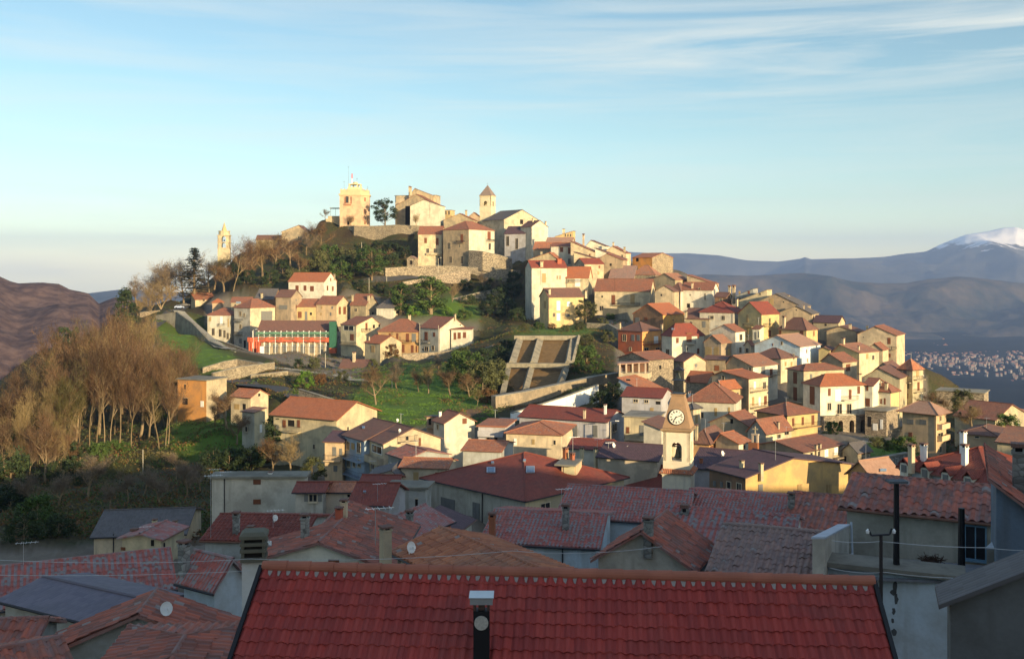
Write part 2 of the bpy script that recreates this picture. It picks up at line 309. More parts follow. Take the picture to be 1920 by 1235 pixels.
def slope(mb, poly, thick=0.14, geo=False, p=0.25, jit=0.0, mi=0, row=0.38, amp=0.055):
    """poly: planar; first edge poly[0]->poly[1] is the eave"""
    n = (poly[1]-poly[0]).cross(poly[-1]-poly[0]).normalized()
    if n.z < 0: n = -n
    u = (poly[1]-poly[0]).normalized(); v = n.cross(u)
    if v.z < 0: v = -v
    off = Vector((0, 0, -thick))
    b = len(mb.v); k = len(poly); mb.v += [tuple(q) for q in poly]+[tuple(q+off) for q in poly]
    uv = [((q-poly[0]).dot(u), (q-poly[0]).dot(v)) for q in poly]
    mb.f.append(tuple(range(b, b+k))); mb.uv.append(uv); mb.mi.append(mi)
    mb.f.append(tuple(range(b+2*k-1, b+k-1, -1))); mb.uv.append([(0, 0)]*k); mb.mi.append(mi)
    for i in range(k):
        j = (i+1) % k; mb.f.append((b+i, b+k+i, b+k+j, b+j)); mb.uv.append([(0, 0)]*4); mb.mi.append(mi)
    if geo: geo_slope(mb, [q+n*0.004 for q in poly], u, v, poly[0]+n*0.004, p=p, jit=jit, seed=int(abs(poly[0].x*37)) % 999, row=row, amp=amp)

def face_hit(s, px, py):
    """the point of wall seen at photo pixel (px,py): returns point, along-vector, outward normal"""
    xl, xc, xr = s['x']; C = s['C']
    left = px < xc
    dv = s['dL'] if left else s['dR']; ov = -s['dR'] if left else -s['dL']
    t = (px-CX)/F; l = (t*C.y-C.x)/(dv.x-t*dv.y); q = C+dv*l
    return Vector((q.x, q.y, (HY-py)/F*q.y)), dv, ov

def roof_polys(s):
    C, dL, dR, L, R, zc, zr = s['C'], s['dL'], s['dR'], s['L'], s['Rl'], s['zc'], s['zr']; o = s['over']; t = s['t']
    Z = lambda q, z: Vector((q.x, q.y, z))
    pt = lambda l, r, z: Z(C+dL*l+dR*r, z)
    if t == 'gR':
        m = R*s['tp']; g1 = (zr-zc)/m; g2 = (zr-zc)/(R-m)
        return [[pt(L+o, -o, zc-g1*o), pt(-o, -o, zc-g1*o), pt(-o, m, zr), pt(L+o, m, zr)], [pt(-o, R+o, zc-g2*o), pt(L+o, R+o, zc-g2*o), pt(L+o, m, zr), pt(-o, m, zr)]]
    if t == 'gL':
        m = L*s['tp']; g1 = (zr-zc)/m; g2 = (zr-zc)/(L-m)
        return [[pt(-o, -o, zc-g1*o), pt(-o, R+o, zc-g1*o), pt(m, R+o, zr), pt(m, -o, zr)], [pt(L+o, R+o, zc-g2*o), pt(L+o, -o, zc-g2*o), pt(m, -o, zr), pt(m, R+o, zr)]]
    if t == 'hip':
        i = min(L, R)/2; g = (zr-zc)/i; ze = zc-g*o
        c = [pt(-o, -o, ze), pt(L+o, -o, ze), pt(L+o, R+o, ze), pt(-o, R+o, ze)]
        if L >= R: a_, b_ = pt(i, R/2, zr), pt(L-i, R/2, zr); return [[c[1], c[0], a_, b_], [c[0], c[3], a_], [c[3], c[2], b_, a_], [c[2], c[1], b_]]
        a_, b_ = pt(L/2, i, zr), pt(L/2, R-i, zr); return [[c[1], c[0], a_], [c[0], c[3], b_, a_], [c[3], c[2], b_], [c[2], c[1], a_, b_]]
    if t == 'sL':
        g = (zr-zc)/R; return [[pt(L+o, -o, zc-g*o), pt(-o, -o, zc-g*o), pt(-o, R+o, zr+g*o), pt(L+o, R+o, zr+g*o)]]
    if t == 'sR':
        g = (zr-zc)/L; return [[pt(-o, -o, zc-g*o), pt(-o, R+o, zc-g*o), pt(L+o, R+o, zr+g*o), pt(L+o, -o, zr+g*o)]]
    return [[pt(L+o, -o, zc+.15), pt(-o, -o, zc+.15), pt(-o, R+o, zc+.15), pt(L+o, R+o, zc+.15)]]

def roof_hit(polys, px, py, dfall):
    dr = P(px, py, 1.0); best = None
    for q in polys:
        for i in range(1, len(q)-1):
            h = intersect_ray_tri(q[0], q[i], q[i+1], dr, Vector((0, 0, 0)), True)
            if h and (best is None or h.y < best.y): best = h
    return best if best else P(px, py, dfall)

def add_window(s, e, base, W):
    px, py, w, h = W[:4]; kd = W[4] if len(W) > 4 else ''
    q, dv, ov = face_hit(s, px, py)
    q1 = face_hit(s, px-w/2 if px-w/2 >= s['x'][1] or px < s['x'][1] else px, py)[0]; q2 = face_hit(s, px+w/2 if px+w/2 < s['x'][1] or px >= s['x'][1] else px, py)[0]
    hw = max(0.15, min(3.0, (Vector((q1.x, q1.y, 0))-Vector((q2.x, q2.y, 0))).length/2)); hh = h*q.y/F/2
    if s['Rl'] and abs(hw) > 2.5 and w < 12: hw = 0.6
    up = Vector((0, 0, 1)); mb = MB(); fw = min(0.09, hw*0.22)
    fm = {'w': WFRAME, 'W': WFRAME, 'B': plain('blue_frame', (.16, .28, .38), .5)}.get(kd, FRAME)
    if kd in ('s', 'd', 'y', 'G', 'w'):
        m = {'s': SHUT, 'd': SHUT, 'y': YSHUT, 'G': GSHUT, 'w': WPAINT}[kd]
        mb.box(q+ov*0.03, dv*(hw), ov*0.03, up*hh, 0)
        for k in range(-1, 2, 2): mb.box(q+dv*(k*hw*0.5)+ov*0.07, dv*(hw*0.42), ov*0.015, up*(hh*0.94), 0)
        o = mb.build('door' if kd in 'dw' else 'shutter', [m], e, base); 
        return
    # frame of four bars standing proud, dark pane set back inside it, sill below
    if kd != 'o':
        for sg in (-1, 1):
            mb.box(q+dv*(sg*(hw+fw/2))+ov*0.04, dv*(fw/2), ov*0.05, up*(hh+fw), 0)
            mb.box(q+up*(sg*(hh+fw/2))+ov*0.04, dv*hw, ov*0.05, up*(fw/2), 0)
        if hw > 0.35: mb.box(q+ov*0.035, dv*0.03, ov*0.025, up*hh, 0)
        if kd != 'W': mb.box(q-up*(hh+fw+0.03)+ov*0.10, dv*(hw+0.15), ov*0.12, up*0.035, 0)
        win = mb.build('window', [fm], e, base)
        pb = MB(); pb.box(q+ov*0.005, dv*hw, ov*0.012, up*hh); pb.build('pane', [GLASS], win, base)
        if kd == 'S':
            for sg in (-1, 1):
                sb = MB(); sb.box(q+dv*(sg*(hw*1.62+fw))+ov*0.05, dv*(hw*0.5), ov*0.03, up*hh); sb.build('shutter', [GSHUT if s['wall'] != 'W' else FRAME], win, base)
    else:
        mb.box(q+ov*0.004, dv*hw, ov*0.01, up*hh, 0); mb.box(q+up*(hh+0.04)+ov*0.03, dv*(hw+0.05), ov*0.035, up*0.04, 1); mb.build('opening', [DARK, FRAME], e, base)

def chimney(mb, q, wpx, hpx, dv, ov, top='cap'):
    """stack rising from q (bottom seen), size in photo pixels"""
    d = q.y; w = max(0.22, wpx*d/F/2*0.8); h = hpx*d/F; up = Vector((0, 0, 1))
    mb.box(q+up*((h*0.78-1.2)/2), dv*w, ov*w, up*((h*0.78+1.2)/2), 0)
    mb.box(q+up*(h*0.80), dv*(w*1.2), ov*(w*1.2), up*(h*0.03), 0)
    for a_ in (-1, 1):
        for b_ in (-1, 1): mb.box(q+up*(h*0.875)+dv*(a_*w*.8)+ov*(b_*w*.8), dv*(w*.2), ov*(w*.2), up*(h*0.045), 0)
    mb.box(q+up*(h*0.875), dv*(w*.6), ov*(w*.6), up*(h*0.045), 2)
    mb.box(q+up*(h*0.96), dv*(w*1.3), ov*(w*1.3), up*(h*0.04), 1)

def house(s):
    C, dL, dR, L, R, zc, zb, zr = s['C'], s['dL'], s['dR'], s['L'], s['Rl'], s['zc'], s['zb'], s['zr']
    base = Vector((C.x, C.y, zb)); e = thing(s['name'], base, s['label'], s['cat'])
    up = Vector((0, 0, 1)); t = s['t']; near = s['geo'] if s['geo'] is not None else (s['d'] < 100)
    pt = lambda l, r, z: Vector(((C+dL*l+dR*r).x, (C+dL*l+dR*r).y, z))
    lo = zb-s['deep']; zt = zc-0.02
    hz = lambda l, r: {'gR': (zc+(zr-zc)*(min(r/(R*s['tp']), (R-r)/(R*(1-s['tp']))) if R > 0 else 0)), 'gL': (zc+(zr-zc)*min(l/(L*s['tp']), (L-l)/(L*(1-s['tp'])))), 'sL': zc+(zr-zc)*r/R, 'sR': zc+(zr-zc)*l/L}.get(t, zc)-0.10
    mb = MB()
    ring = [(0, 0), (0, R*s['tp']), (0, R), (L*s['tp'], R), (L, R), (L, R*s['tp']), (L, 0), (L*s['tp'], 0)]
    for i in range(8):
        a_, b_ = ring[i], ring[(i+1) % 8]
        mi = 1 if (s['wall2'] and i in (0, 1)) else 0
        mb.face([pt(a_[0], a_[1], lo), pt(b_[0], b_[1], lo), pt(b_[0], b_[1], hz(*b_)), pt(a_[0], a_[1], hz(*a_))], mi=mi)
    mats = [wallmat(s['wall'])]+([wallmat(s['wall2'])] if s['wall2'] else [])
    mb.build('wall', mats, e, base, fix=True)
    polys = roof_polys(s); rb = MB()
    rm = {'c': CONC}.get(s['roof']) or roofmat(s['roof'], near)
    isflat = t == 'flat'
    for i, q in enumerate(polys):
        slope(rb, q, 0.22 if isflat else 0.14, geo=near and not isflat and s['roof'] not in 'mgc', jit=0.35 if s['roof'] in 'DTw' else 0.13, p=s['ts'], row=s['ts']*1.52, amp=0.055*s['ts']/.25)
    # ridge and hip caps
    if t in ('gR', 'gL', 'hip') and s['roof'] != 'c':
        a_, b_ = (polys[0][2], polys[0][3]) if len(polys[0]) > 3 else (polys[1][2], polys[1][3])
        rb.tube(a_+up*0.02, b_+up*0.02, 0.10, 0.10, 6, 0)
        if t == 'hip':
            for q in (polys[0], polys[2]):
                for c1 in q[:2]:
                    far = min(q[2:], key=lambda r_: (r_-c1).length); rb.tube(c1+up*0.02, far+up*0.02, 0.09, 0.09, 5, 0)
    if isflat: 
        for (l0, r0, l1, r1) in ((0, 0, L, 0), (0, 0, 0, R)):
            pass
    roof = rb.build('roof', [rm], e, base, fix=not near)
    dm = C.y+(dL*(L/2)+dR*(R/2)).y
    for cc in s['c']:
        px, ytop, w, h = cc[:4]; q = roof_hit(polys, px, ytop+h, dm); cb = MB()
        chimney(cb, q, w, (ytop+h-ytop), dL, dR)
        cw = {'W': WPAINT, 'R': wallmat('R'), 'g': wallmat('g')}.get(cc[4] if len(cc) > 4 else '', wallmat('C'))
        cb.build('chimney', [cw, roofmat('b', False), DARK], roof, base)
    for (px, ytop, ybot) in s['ant']:
        q = roof_hit(polys, px, ybot, dm); h = (ybot-ytop)*q.y/F; ab = MB(); r = max(0.02, q.y*0.00016)
        ab.tube(q-up*0.3, q+up*h, r, r, 4)
        vx = Vector((0.9, 0.3, 0)).normalized(); vy = Vector((-0.3, 0.9, 0))
        ab.tube(q+up*h*0.95-vx*0.5, q+up*h*0.95+vx*0.9, r*.8, r*.8, 4)
        for j in range(5): ab.tube(q+up*h*0.95+vx*(j*0.28-0.4)-vy*0.35, q+up*h*0.95+vx*(j*0.28-0.4)+vy*0.35, r*.6, r*.6, 3)
        ab.build('antenna', [METAL], roof, base)
    for (px, py, w) in s['dish']:
        q = roof_hit(polys, px, py+w/2, dm)+up*0.15; r = max(w*q.y/F/2, .25); db = MB(); n = Vector((0.75, -0.62, 0.25)).normalized()
        x = n.cross(up).normalized(); y = x.cross(n); c0 = q+up*(r*0.9)
        db.tube(q-up*0.4, c0-n*0.12, 0.035, 0.035, 5); prev = None
        for j in range(4):
            rr = r*j/3; ring_ = [c0+x*(rr*math.cos(2*math.pi*k_/14))+y*(rr*math.sin(2*math.pi*k_/14))+n*(0.3*r*(j/3)**2) for k_ in range(14)]
            if j > 1:
                for k_ in range(14): db.face([prev[k_], prev[(k_+1) % 14], ring_[(k_+1) % 14], ring_[k_]])
            elif j == 1: db.face(ring_)
            prev = ring_
        db.tube(c0-y*(r*.95)+n*0.2, c0+n*(r*0.9)-y*.1*r, 0.02, 0.02, 4); db.box(c0+n*(r*0.9)-y*.1*r, x*.06, y*.06, n*.08)
        db.build('satellite_dish', [WPAINT], roof, base)
    for (px, py, w, h) in s['sky']:
        q0 = roof_hit(polys, px, py, dm); q1 = roof_hit(polys, px+w/2, py, dm); q2 = roof_hit(polys, px, py-h/2, dm)
        u = (q1-q0); v = (q2-q0); 
        if u.length > 3 or v.length > 4: continue
        n = u.cross(v).normalized(); n = -n if n.z < 0 else n; sb = MB(); sb.box(q0+n*0.08, u, v, n*0.08); sb.box(q0+n*0.17, u*.8, v*.85, n*0.01, 1)
        sb.build('skylight', [METAL, plain('sky_glass', (0.16, 0.22, 0.30), 0.08)], roof, base)
    if s['d'] < 300 and t != 'flat':
        for q in polys[:2] if t == 'hip' else polys[:1]:
            gb = MB(); gb.tube(q[0]-UPZ*.09, q[1]-UPZ*.09, .07, .07, 6, cap=True); gb.build('gutter', [IRON if hash_s(s['label']) % 3 else plain('copper_gutter', (.16, .08, .05), .5)], roof, base)
    if 105 < s['d'] < 340 and not s['ant'] and hash_s(s['label']) % 5 < 2:      # a roof aerial near the ridge
        q = polys[0][-1]*.75+polys[0][-2]*.25; ab = MB(); r = q.y*.00014; h = 1.6+(hash_s(s['label']) % 7)*.15; ab.tube(q-UPZ*.2, q+UPZ*h, r, r, 4); vx = Vector((.8, -.5, 0)).normalized(); vy = Vector((.5, .8, 0)).normalized()
        ab.tube(q+UPZ*h*.95-vx*.4, q+UPZ*h*.95+vx*.6, r*.8, r*.8, 4)
        for j in range(4): ab.tube(q+UPZ*h*.95+vx*(j*.25-.35)-vy*.3, q+UPZ*h*.95+vx*(j*.25-.35)+vy*.3, r*.6, r*.6, 3)
        ab.build('antenna', [METAL], roof, base)
    xl, xc, xr = s['x']; lab = s['label']; hpx = s['yb']-s['ye']; rw = random.Random(hash_s(lab))
    if 100 < s['d'] < 480 and not any(k_ in lab for k_ in ('blank', 'plain', 'windowless', 'church', 'ruin', 'terrace below')) and s['cat'] == 'house':
        for f0, f1 in ((xl, xc), (xc, xr)):
            wpx = f1-f0
            if wpx*s['d']/F < 4.0 or hpx*s['d']/F < 3.2 or any(f0 <= W[0] < f1 for W in s['w']): continue
            n = max(1, min(3, int(wpx*s['d']/F/3.2))); ww, wh = .75*F/s['d'], 1.15*F/s['d']
            ww *= max(.25, wpx*s['d']/F/(L if f0 == xl else R))
            for i in range(n):
                for rr in range(2 if hpx*s['d']/F > 4.6 else 1):
                    if rw.random() < .85: s['w'] = list(s['w'])+[(f0+wpx*(i+.5)/n+rw.uniform(-.05, .05)*wpx, s['ye']+max(wh*.9, 1.5*F/s['d'])+rr*2.7*F/s['d'], ww, wh*(1.3 if rr and rw.random() < .4 else 1), rw.choice(['', 's', '', 'G', 'y']))]
    for W in s['w']: add_window(s, e, base, W)
    for B in s['b']:
        x0, x1, py = B[:3]; q0, dv, ov = face_hit(s, x0, py); q1 = face_hit(s, x1, py)[0]; q1.z = q0.z
        if (q1-q0).length > 25: continue
        bb = MB(); dep = 1.0; mid = (q0+q1)/2; hv = (q1-q0)/2; solid = len(B) > 3
        bb.box(mid+ov*dep/2, hv, ov*(dep/2), up*0.08, 0)
        if solid:
            bb.box(mid+ov*dep+up*0.5, hv, ov*0.05, up*0.5, 0)
            for sg in (-1, 1): bb.box(mid+hv*sg+ov*dep*.5+up*.5, hv.normalized()*.05, ov*dep*.5, up*.5, 0)
        bal = bb.build('balcony', [wallmat(s['wall'])], e, base)
        if not solid:
            rb2 = MB(); n = max(4, int((q1-q0).length/0.22)); tr = max(0.012, q0.y*0.00007)
            rb2.tube(q0+ov*dep+up*1.0, q1+ov*dep+up*1.0, tr*2, tr*2, 4)
            for j in range(n+1):
                g = q0+(q1-q0)*(j/n)+ov*dep; rb2.tube(g, g+up*1.0, tr, tr, 3)
            for g in (q0, q1):
                rb2.tube(g+up*1.0, g+ov*dep+up*1.0, tr*2, tr*2, 4)
                for j in range(4): rb2.tube(g+ov*(dep*j/4), g+ov*(dep*j/4)+up*1.0, tr, tr, 3)
            rb2.build('railing', [IRON], bal, base)
    for (x0, y0, x1, y1) in s['pipe']:
        q0, dv, ov = face_hit(s, x0, y0); q1 = face_hit(s, x1, y1)[0]; pb = MB(); r = 0.055
        pb.tube(q0+ov*0.08, q1+ov*0.08, r, r, 6); pb.build('drainpipe', [IRON], e, base)
    s['obj'] = e; s['roofobj'] = roof; s['polys'] = polys; s['base'] = base
    return e
# ------------------------------------------------------------ the houses: x = (left end, nearest corner, right end), eave y, base y, ridge y, roof type, distance
# --- summit
H('house', 'ochre gabled house behind the white gable on the summit wall', (742, 820, 832), 384, 424, 364, 'gL', 572, 'T', 't', a=16, R=12, w=[(767, 404, 14, 36, 'o')], c=[(770, 350, 4, 12)])
H('house', 'windowless white gabled house on the summit wall beside the tall tree', (769, 826, 836), 385, 426, 374, 'gL', 562, 'W', 'b', a=15, R=10, pipe=[(806, 378, 806, 408)], ax=795)
H('house', 'pale flat-topped block standing highest behind the summit gables', (741, 818, 834), 366, 420, 366, 'flat', 590, 'C', 'c', a=14, R=10)
H('house', 'ochre upper gable rising above the flat summit block', (767, 812, 816), 366, 400, 353, 'gL', 588, 'T', 't', a=10, R=8, ax=778, c=[(768, 349, 4, 14)])
H('house', 'low cream house with a terrace between summit gables and slim belfry', (832, 846, 850), 394, 420, 394, 'flat', 575, 'Y', 'c', a=20, R=6, w=[(836, 399, 3, 7), (842, 399, 3, 7)])
H('house', 'tan gabled house peeping over the two red-roofed hillside houses', (832, 888, 896), 412, 440, 400, 'gL', 556, 'T', 't', a=14, R=9, ax=862, c=[(874, 394, 4, 10)])
H('house', 'small tan gable touching the left side of the slim belfry', (878, 899, 903), 406, 430, 398, 'gL', 566, 'T', 't', a=10, R=7)
H('church', 'pale stone church with long shaded flank beside the slim belfry', (905, 945, 1012), 411, 485, 393, 'gR', 545, 'I', 'g', w=[(978, 416, 6, 9, 'o')], cat='church', a=50)
H('chapel_wing', 'lower shaded church wing with tall arched windows and dark roof', (946, 985, 1000), 437, 490, 424, 'gR', 532, 'L', 'v', a=25, w=[(952, 452, 5, 18), (969, 457, 5, 20)], cat='church wing')
H('house', 'bright white blank gabled house at the right end of the church', (976, 997, 1027), 424, 478, 413, 'gR', 528, 'W', 'b', a=52, k=1, c=[(999, 409, 3, 7), (1023, 415, 3, 6)])
H('house', 'beige hillside house with red roof, balcony and lean-to below it', (784, 828, 834), 438, 497, 424, 'gR', 522, 'C', 't', a=12, R=9, w=[(798, 451, 5, 10, 's'), (820, 453, 5, 13, 's'), (802, 470, 5, 8), (816, 470, 5, 8), (823, 488, 5, 14, 'o')], b=[(800, 826, 478, 1)])
H('house', 'stone and white hillside house with hipped red roof left of the church', (831, 879, 927), 429, 500, 415, 'hip', 508, 'T', 't', a=36, wall2='W', w=[(866, 447, 5, 16, 's'), (842, 461, 6, 12), (845, 487, 5, 12), (866, 487, 5, 14), (862, 461, 3, 6), (917, 442, 6, 16, 'd'), (918, 462, 4, 12)], b=[(857, 871, 455), (912, 925, 452)], pipe=[(911, 430, 911, 465)])
H('hut', 'tiny stone hut on the slope left of the beige hillside house', (763, 778, 784), 484, 499, 480, 'gL', 515, 'S', 'w', a=20, w=[(771, 492, 4, 8, 'o')], cat='hut')
H('house', 'old stone building with brown roof among the bare trees, left of the summit', (528, 575, 592), 434, 458, 422, 'gL', 590, 'T', 'b', a=14, R=12, w=[(560, 445, 3, 5)], ax=560)
H('house', 'long low brown-roofed building behind the bare trees', (480, 526, 532), 449, 465, 441, 'gR', 600, 'T', 'b', a=10, R=9)
# --- left cluster
H('house', 'low cream house with a single red slope beside the parking area', (358, 366, 404), 561, 580, 549, 'sR', 480, 'C', 't', a=70, w=[(382, 562, 4, 5, 'o')])
H('hut', 'little plastered hut with an orange dome beside the parking area', (398, 414, 419), 566, 584, 560, 'hip', 455, 'P', 'o', a=20, cat='hut')
H('house', 'leftmost grey terrace house with a white bay above the green bank', (389, 430, 442), 590, 640, 577, 'hip', 425, 'M', 't', a=22, R=11, w=[(394, 598, 4, 8, 'y'), (415, 601, 5, 16, 'w'), (428, 605, 5, 16, 'y'), (400, 622, 5, 13), (413, 624, 5, 14), (421, 626, 4, 14), (427, 630, 4, 12)], b=[(410, 433, 611)])
H('house', 'tall grey and cream corner house with red hipped roof and white skylight', (439, 469, 516), 576, 655, 560, 'hip', 418, 'M', 't', a=50, wall2='C', w=[(451, 588, 4, 8), (458, 590, 3, 6), (451, 613, 4, 9), (451, 639, 5, 9, 'G'), (459, 645, 4, 14, 'o'), (500, 592, 22, 18, 'G')], b=[(441, 455, 602), (441, 455, 626)], sky=[(447, 567, 9, 4)], gz=None)
H('house', 'small house with reddish roof tucked behind the tall corner house', (433, 470, 476), 566, 585, 557, 'gR', 440, 'T', 't', a=10, R=8)
H('house', 'dark shaded house with a long slate slope behind the terrace houses', (478, 512, 524), 560, 590, 541, 'gR', 445, 'N', 'g', a=25, R=10, c=[(491, 549, 4, 9)])
H('house', 'narrow tan house with brown roof and one wide grey window', (517, 546, 566), 556, 605, 543, 'gR', 428, 'T', 'b', w=[(531, 576, 15, 8, 'G')])
H('house', 'white house with bright orange roof and three brown windows on the slope', (541, 608, 631), 527, 558, 511, 'gR', 455, 'W', 'o', a=30, w=[(557, 540, 6, 10, 's'), (572, 540, 5, 10, 's'), (585, 541, 7, 10, 's'), (614, 540, 3, 9, 's'), (624, 541, 3, 9, 's'), (620, 524, 2, 6, 's')], c=[(627, 513, 3, 7)])
H('house', 'low yellow house directly below the white house with orange roof', (547, 594, 600), 574, 602, 560, 'gR', 432, 'Y', 't', a=10, R=9, w=[(562, 590, 7, 12, 's'), (583, 588, 4, 5, 'o'), (574, 592, 5, 16, 'G')])
H('house', 'cream house with red hipped roof between yellow house and shed gable', (593, 631, 655), 570, 604, 555, 'gR', 428, 'P', 't', a=32, wall2='C', w=[(637, 582, 4, 14, 's'), (646, 582, 5, 14, 's')], c=[(661, 552, 3, 8)])
H('house', 'tan gable house with red roof and chimney shadow right of the yellow houses', (657, 686, 708), 571, 598, 551, 'gR', 430, 'T', 't', a=35, w=[(667, 581, 5, 6), (699, 588, 3, 7, 'o')], c=[(691, 553, 4, 10)])
H('shed', 'low white outbuilding with a dark tent-like roof by the round green tree', (706, 738, 752), 576, 592, 560, 'hip', 425, 'W', 'g', a=25, w=[(745, 585, 5, 6, 'o')], cat='outbuilding')
H('building', 'long arcaded building wrapped in green and orange scaffold netting', (484, 621, 633), 622, 668, 601, 'gR', 400, 'T', 'b', a=12, R=12, w=[(x_, 653, 9, 17, 'G') for x_ in (500, 517, 534, 551, 568, 585, 602)]+[(x_, 629, 6, 9, 'G') for x_ in (497, 514, 531, 548, 565, 582, 599, 612)], cat='building', over=0.6)
H('house', 'cream house with white glazed veranda right of the scaffolding', (639, 668, 712), 609, 660, 594, 'gR', 392, 'C', 't', a=50, w=[(654, 615, 24, 8, 'W'), (660, 632, 7, 12, 's'), (687, 612, 4, 14, 's'), (701, 612, 4, 7, 'o'), (711, 610, 3, 5, 'o')], b=[(677, 692, 621), (640, 666, 645)], ax=697)
H('house', 'small cream house with orange roof and two balconies below the veranda house', (684, 713, 753), 643, 690, 629, 'gR', 365, 'C', 'o', a=50, w=[(699, 654, 7, 13, 'y'), (733, 656, 5, 16, 'y'), (741, 648, 3, 7, 'o'), (740, 677, 5, 9, 'y')], b=[(727, 745, 668)], c=[(692, 630, 3, 8)], ax=733)
H('shed', 'low grey-walled shed with brown roof and tall chimney under the cream house', (636, 692, 716), 690, 716, 674, 'gR', 348, 'G', 'b', a=20, R=8, c=[(664, 659, 6, 18)], cat='shed', w=[(665, 702, 8, 12, 'G')])
H('house', 'ochre house with weathered hipped roof right of the veranda house', (709, 786, 800), 621, 664, 598, 'hip', 385, 'K', 't', a=18, R=13, w=[(731, 628, 4, 7, 's'), (745, 631, 4, 13, 's'), (764, 633, 6, 16, 's'), (776, 633, 8, 16, 'G'), (756, 653, 5, 15, 's'), (773, 654, 5, 14, 's'), (781, 654, 3, 12, 's')], b=[(748, 772, 642)], c=[(768, 590, 5, 9)])
H('house', 'white gabled house with brown windows right of the ochre house', (787, 824, 872), 615, 664, 594, 'gR', 376, 'W', 't', a=50, w=[(799, 630, 6, 16, 's'), (814, 627, 4, 8, 's'), (793, 655, 3, 3, 'o'), (800, 654, 7, 8), (812, 652, 5, 8), (863, 609, 2, 3, 'o')], b=[(790, 806, 641)], c=[(853, 588, 4, 7)], ax=851)
H('annex', 'low white annex with red lean-to roof joined to the white gabled house', (846, 884, 893), 617, 640, 613, 'sL', 378, 'W', 't', a=8, R=5, w=[(853, 630, 5, 13, 's'), (861, 629, 6, 12, 's'), (871, 628, 6, 11, 's')], cat='annex')
H('farmhouse', 'old brick and orange farmhouse with flat roof at the edge of the wood', (333, 387, 425), 713, 775, 713, 'flat', 240, 'O', 'c', a=40, wall2='C', w=[(347, 725, 3, 9, 'o'), (347, 752, 10, 12, 'o'), (379, 757, 6, 11, 'w')], cat='farmhouse')
H('house', 'small cream house with tiled roof and porch below the winding road', (433, 470, 503), 744, 785, 730, 'gR', 234, 'C', 'O', a=42, w=[(486, 740, 4, 5, 'o'), (444, 762, 10, 10, 'y'), (458, 762, 6, 11, 'o')])
H('house', 'narrow grey and tan house in front of the porch house', (454, 477, 497), 772, 840, 764, 'sL', 214, 'M', 'T', a=42, wall2='C', w=[(462, 804, 4, 9), (489, 803, 4, 15, 'w')])
H('house', 'large cream house with bright orange roof and long glazed veranda', (513, 631, 707), 783, 880, 752, 'gR', 184, 'C', 'o', a=38, ax=665, over=0.7, w=[(533, 794, 6, 14, 's'), (546, 793, 12, 12, 'o'), (589, 837, 3, 9), (560, 794, 5, 14, 's'), (652, 806, 3, 12), (520, 806, 6, 20, 'G')], b=[(537, 565, 807)])
H('house', 'ochre and blue house with violet roof left of the blue-grey flats', (609, 642, 652), 827, 900, 808, 'gR', 166, 'P', 'v', a=20, R=9, w=[(627, 846, 7, 17, 'G'), (639, 848, 5, 15, 'G'), (629, 878, 7, 11, 'G')], b=[(610, 641, 862)])
H('flats', 'blue-grey house with two long balconies and skylit brown roof', (644, 683, 790), 824, 900, 793, 'gR', 162, 'U', 'b', a=62, w=[(653, 835, 5, 14), (662, 836, 6, 12, 'y'), (673, 839, 6, 18), (654, 868, 5, 13), (664, 868, 4, 12), (674, 868, 5, 12)], b=[(645, 683, 855), (645, 683, 884)], sky=[(682, 802, 5, 4)], ax=742, cat='house', dish=[(745, 789, 5)])
H('house', 'cream wide-gabled house with glazed upper veranda beside the blue-grey house', (693, 719, 826), 830, 900, 801, 'gR', 158, 'C', 'b', a=65, w=[(763, 821, 5, 8), (787, 828, 4, 15, 's'), (707, 842, 18, 13, 'W'), (699, 873, 5, 12), (710, 873, 5, 10)], b=[(746, 778, 829), (694, 719, 862, 1)], ax=773, c=[(803, 812, 6, 9)], dish=[(749, 808, 6)])
H('house', 'tiled small house with grey gable below the cream wide gable', (728, 762, 842), 859, 900, 843, 'gR', 148, 'G', 'D', a=62, w=[(737, 872, 8, 6)], ax=798, geo=False)
H('house', 'pinkish house with orange roof and two tall windows behind the church roof', (751, 838, 856), 876, 920, 859, 'gR', 140, 'I', 'O', a=12, R=6, w=[(780, 893, 10, 17, 'y'), (823, 889, 14, 8, 's')], c=[(813, 878, 4, 10, 'W'), (748, 878, 8, 32, 'R')])
H('house', 'tall white gable with a blue side and half in shadow', (813, 833, 890), 792, 870, 773, 'gR', 184, 'W', 't', a=64, w=[(871, 789, 8, 10, 's'), (821, 800, 3, 9)], c=[(825, 770, 3, 10, 'W')], ax=861)
H('porch_house', 'small iron-railed terrace house joined to the tall white gable', (800, 815, 822), 780, 830, 778, 'sL', 190, 'P', 'g', a=15, R=5, b=[(801, 814, 800)], w=[(806, 790, 5, 12, 'o')], cat='house')
H('house', 'flat-roofed house with pale parapet bands left of the tiled cream house', (897, 947, 956), 800, 850, 800, 'flat', 184, 'L', 'O', a=12, R=9, w=[(915, 820, 6, 10), (930, 820, 6, 10), (905, 838, 6, 8)], b=[(898, 945, 816, 1)], gz=None)
H('house', 'cream house with old hipped tile roof in front of the long red roof', (949, 1052, 1066), 814, 850, 789, 'hip', 178, 'C', 'O', a=12, R=12, w=[(966, 828, 5, 13, 'w'), (1000, 828, 5, 10, 'y'), (1040, 829, 4, 8)], c=[(980, 818, 13, 24, 'R')])
H('house', 'long house with a bright red metal roof and four dark doors', (974, 1137, 1172), 790, 850, 768, 'gR', 200, 'L', 'r', a=20, R=11, w=[(x_, 808, 9, 22, 'G') for x_ in (1040, 1078, 1116)]+[(1008, 806, 8, 18, 'G'), (1152, 801, 8, 14)], b=[(985, 1135, 825)], c=[(1096, 767, 5, 17), (1135, 757, 5, 19, 'W'), (1030, 781, 5, 8), (1056, 789, 5, 8)])
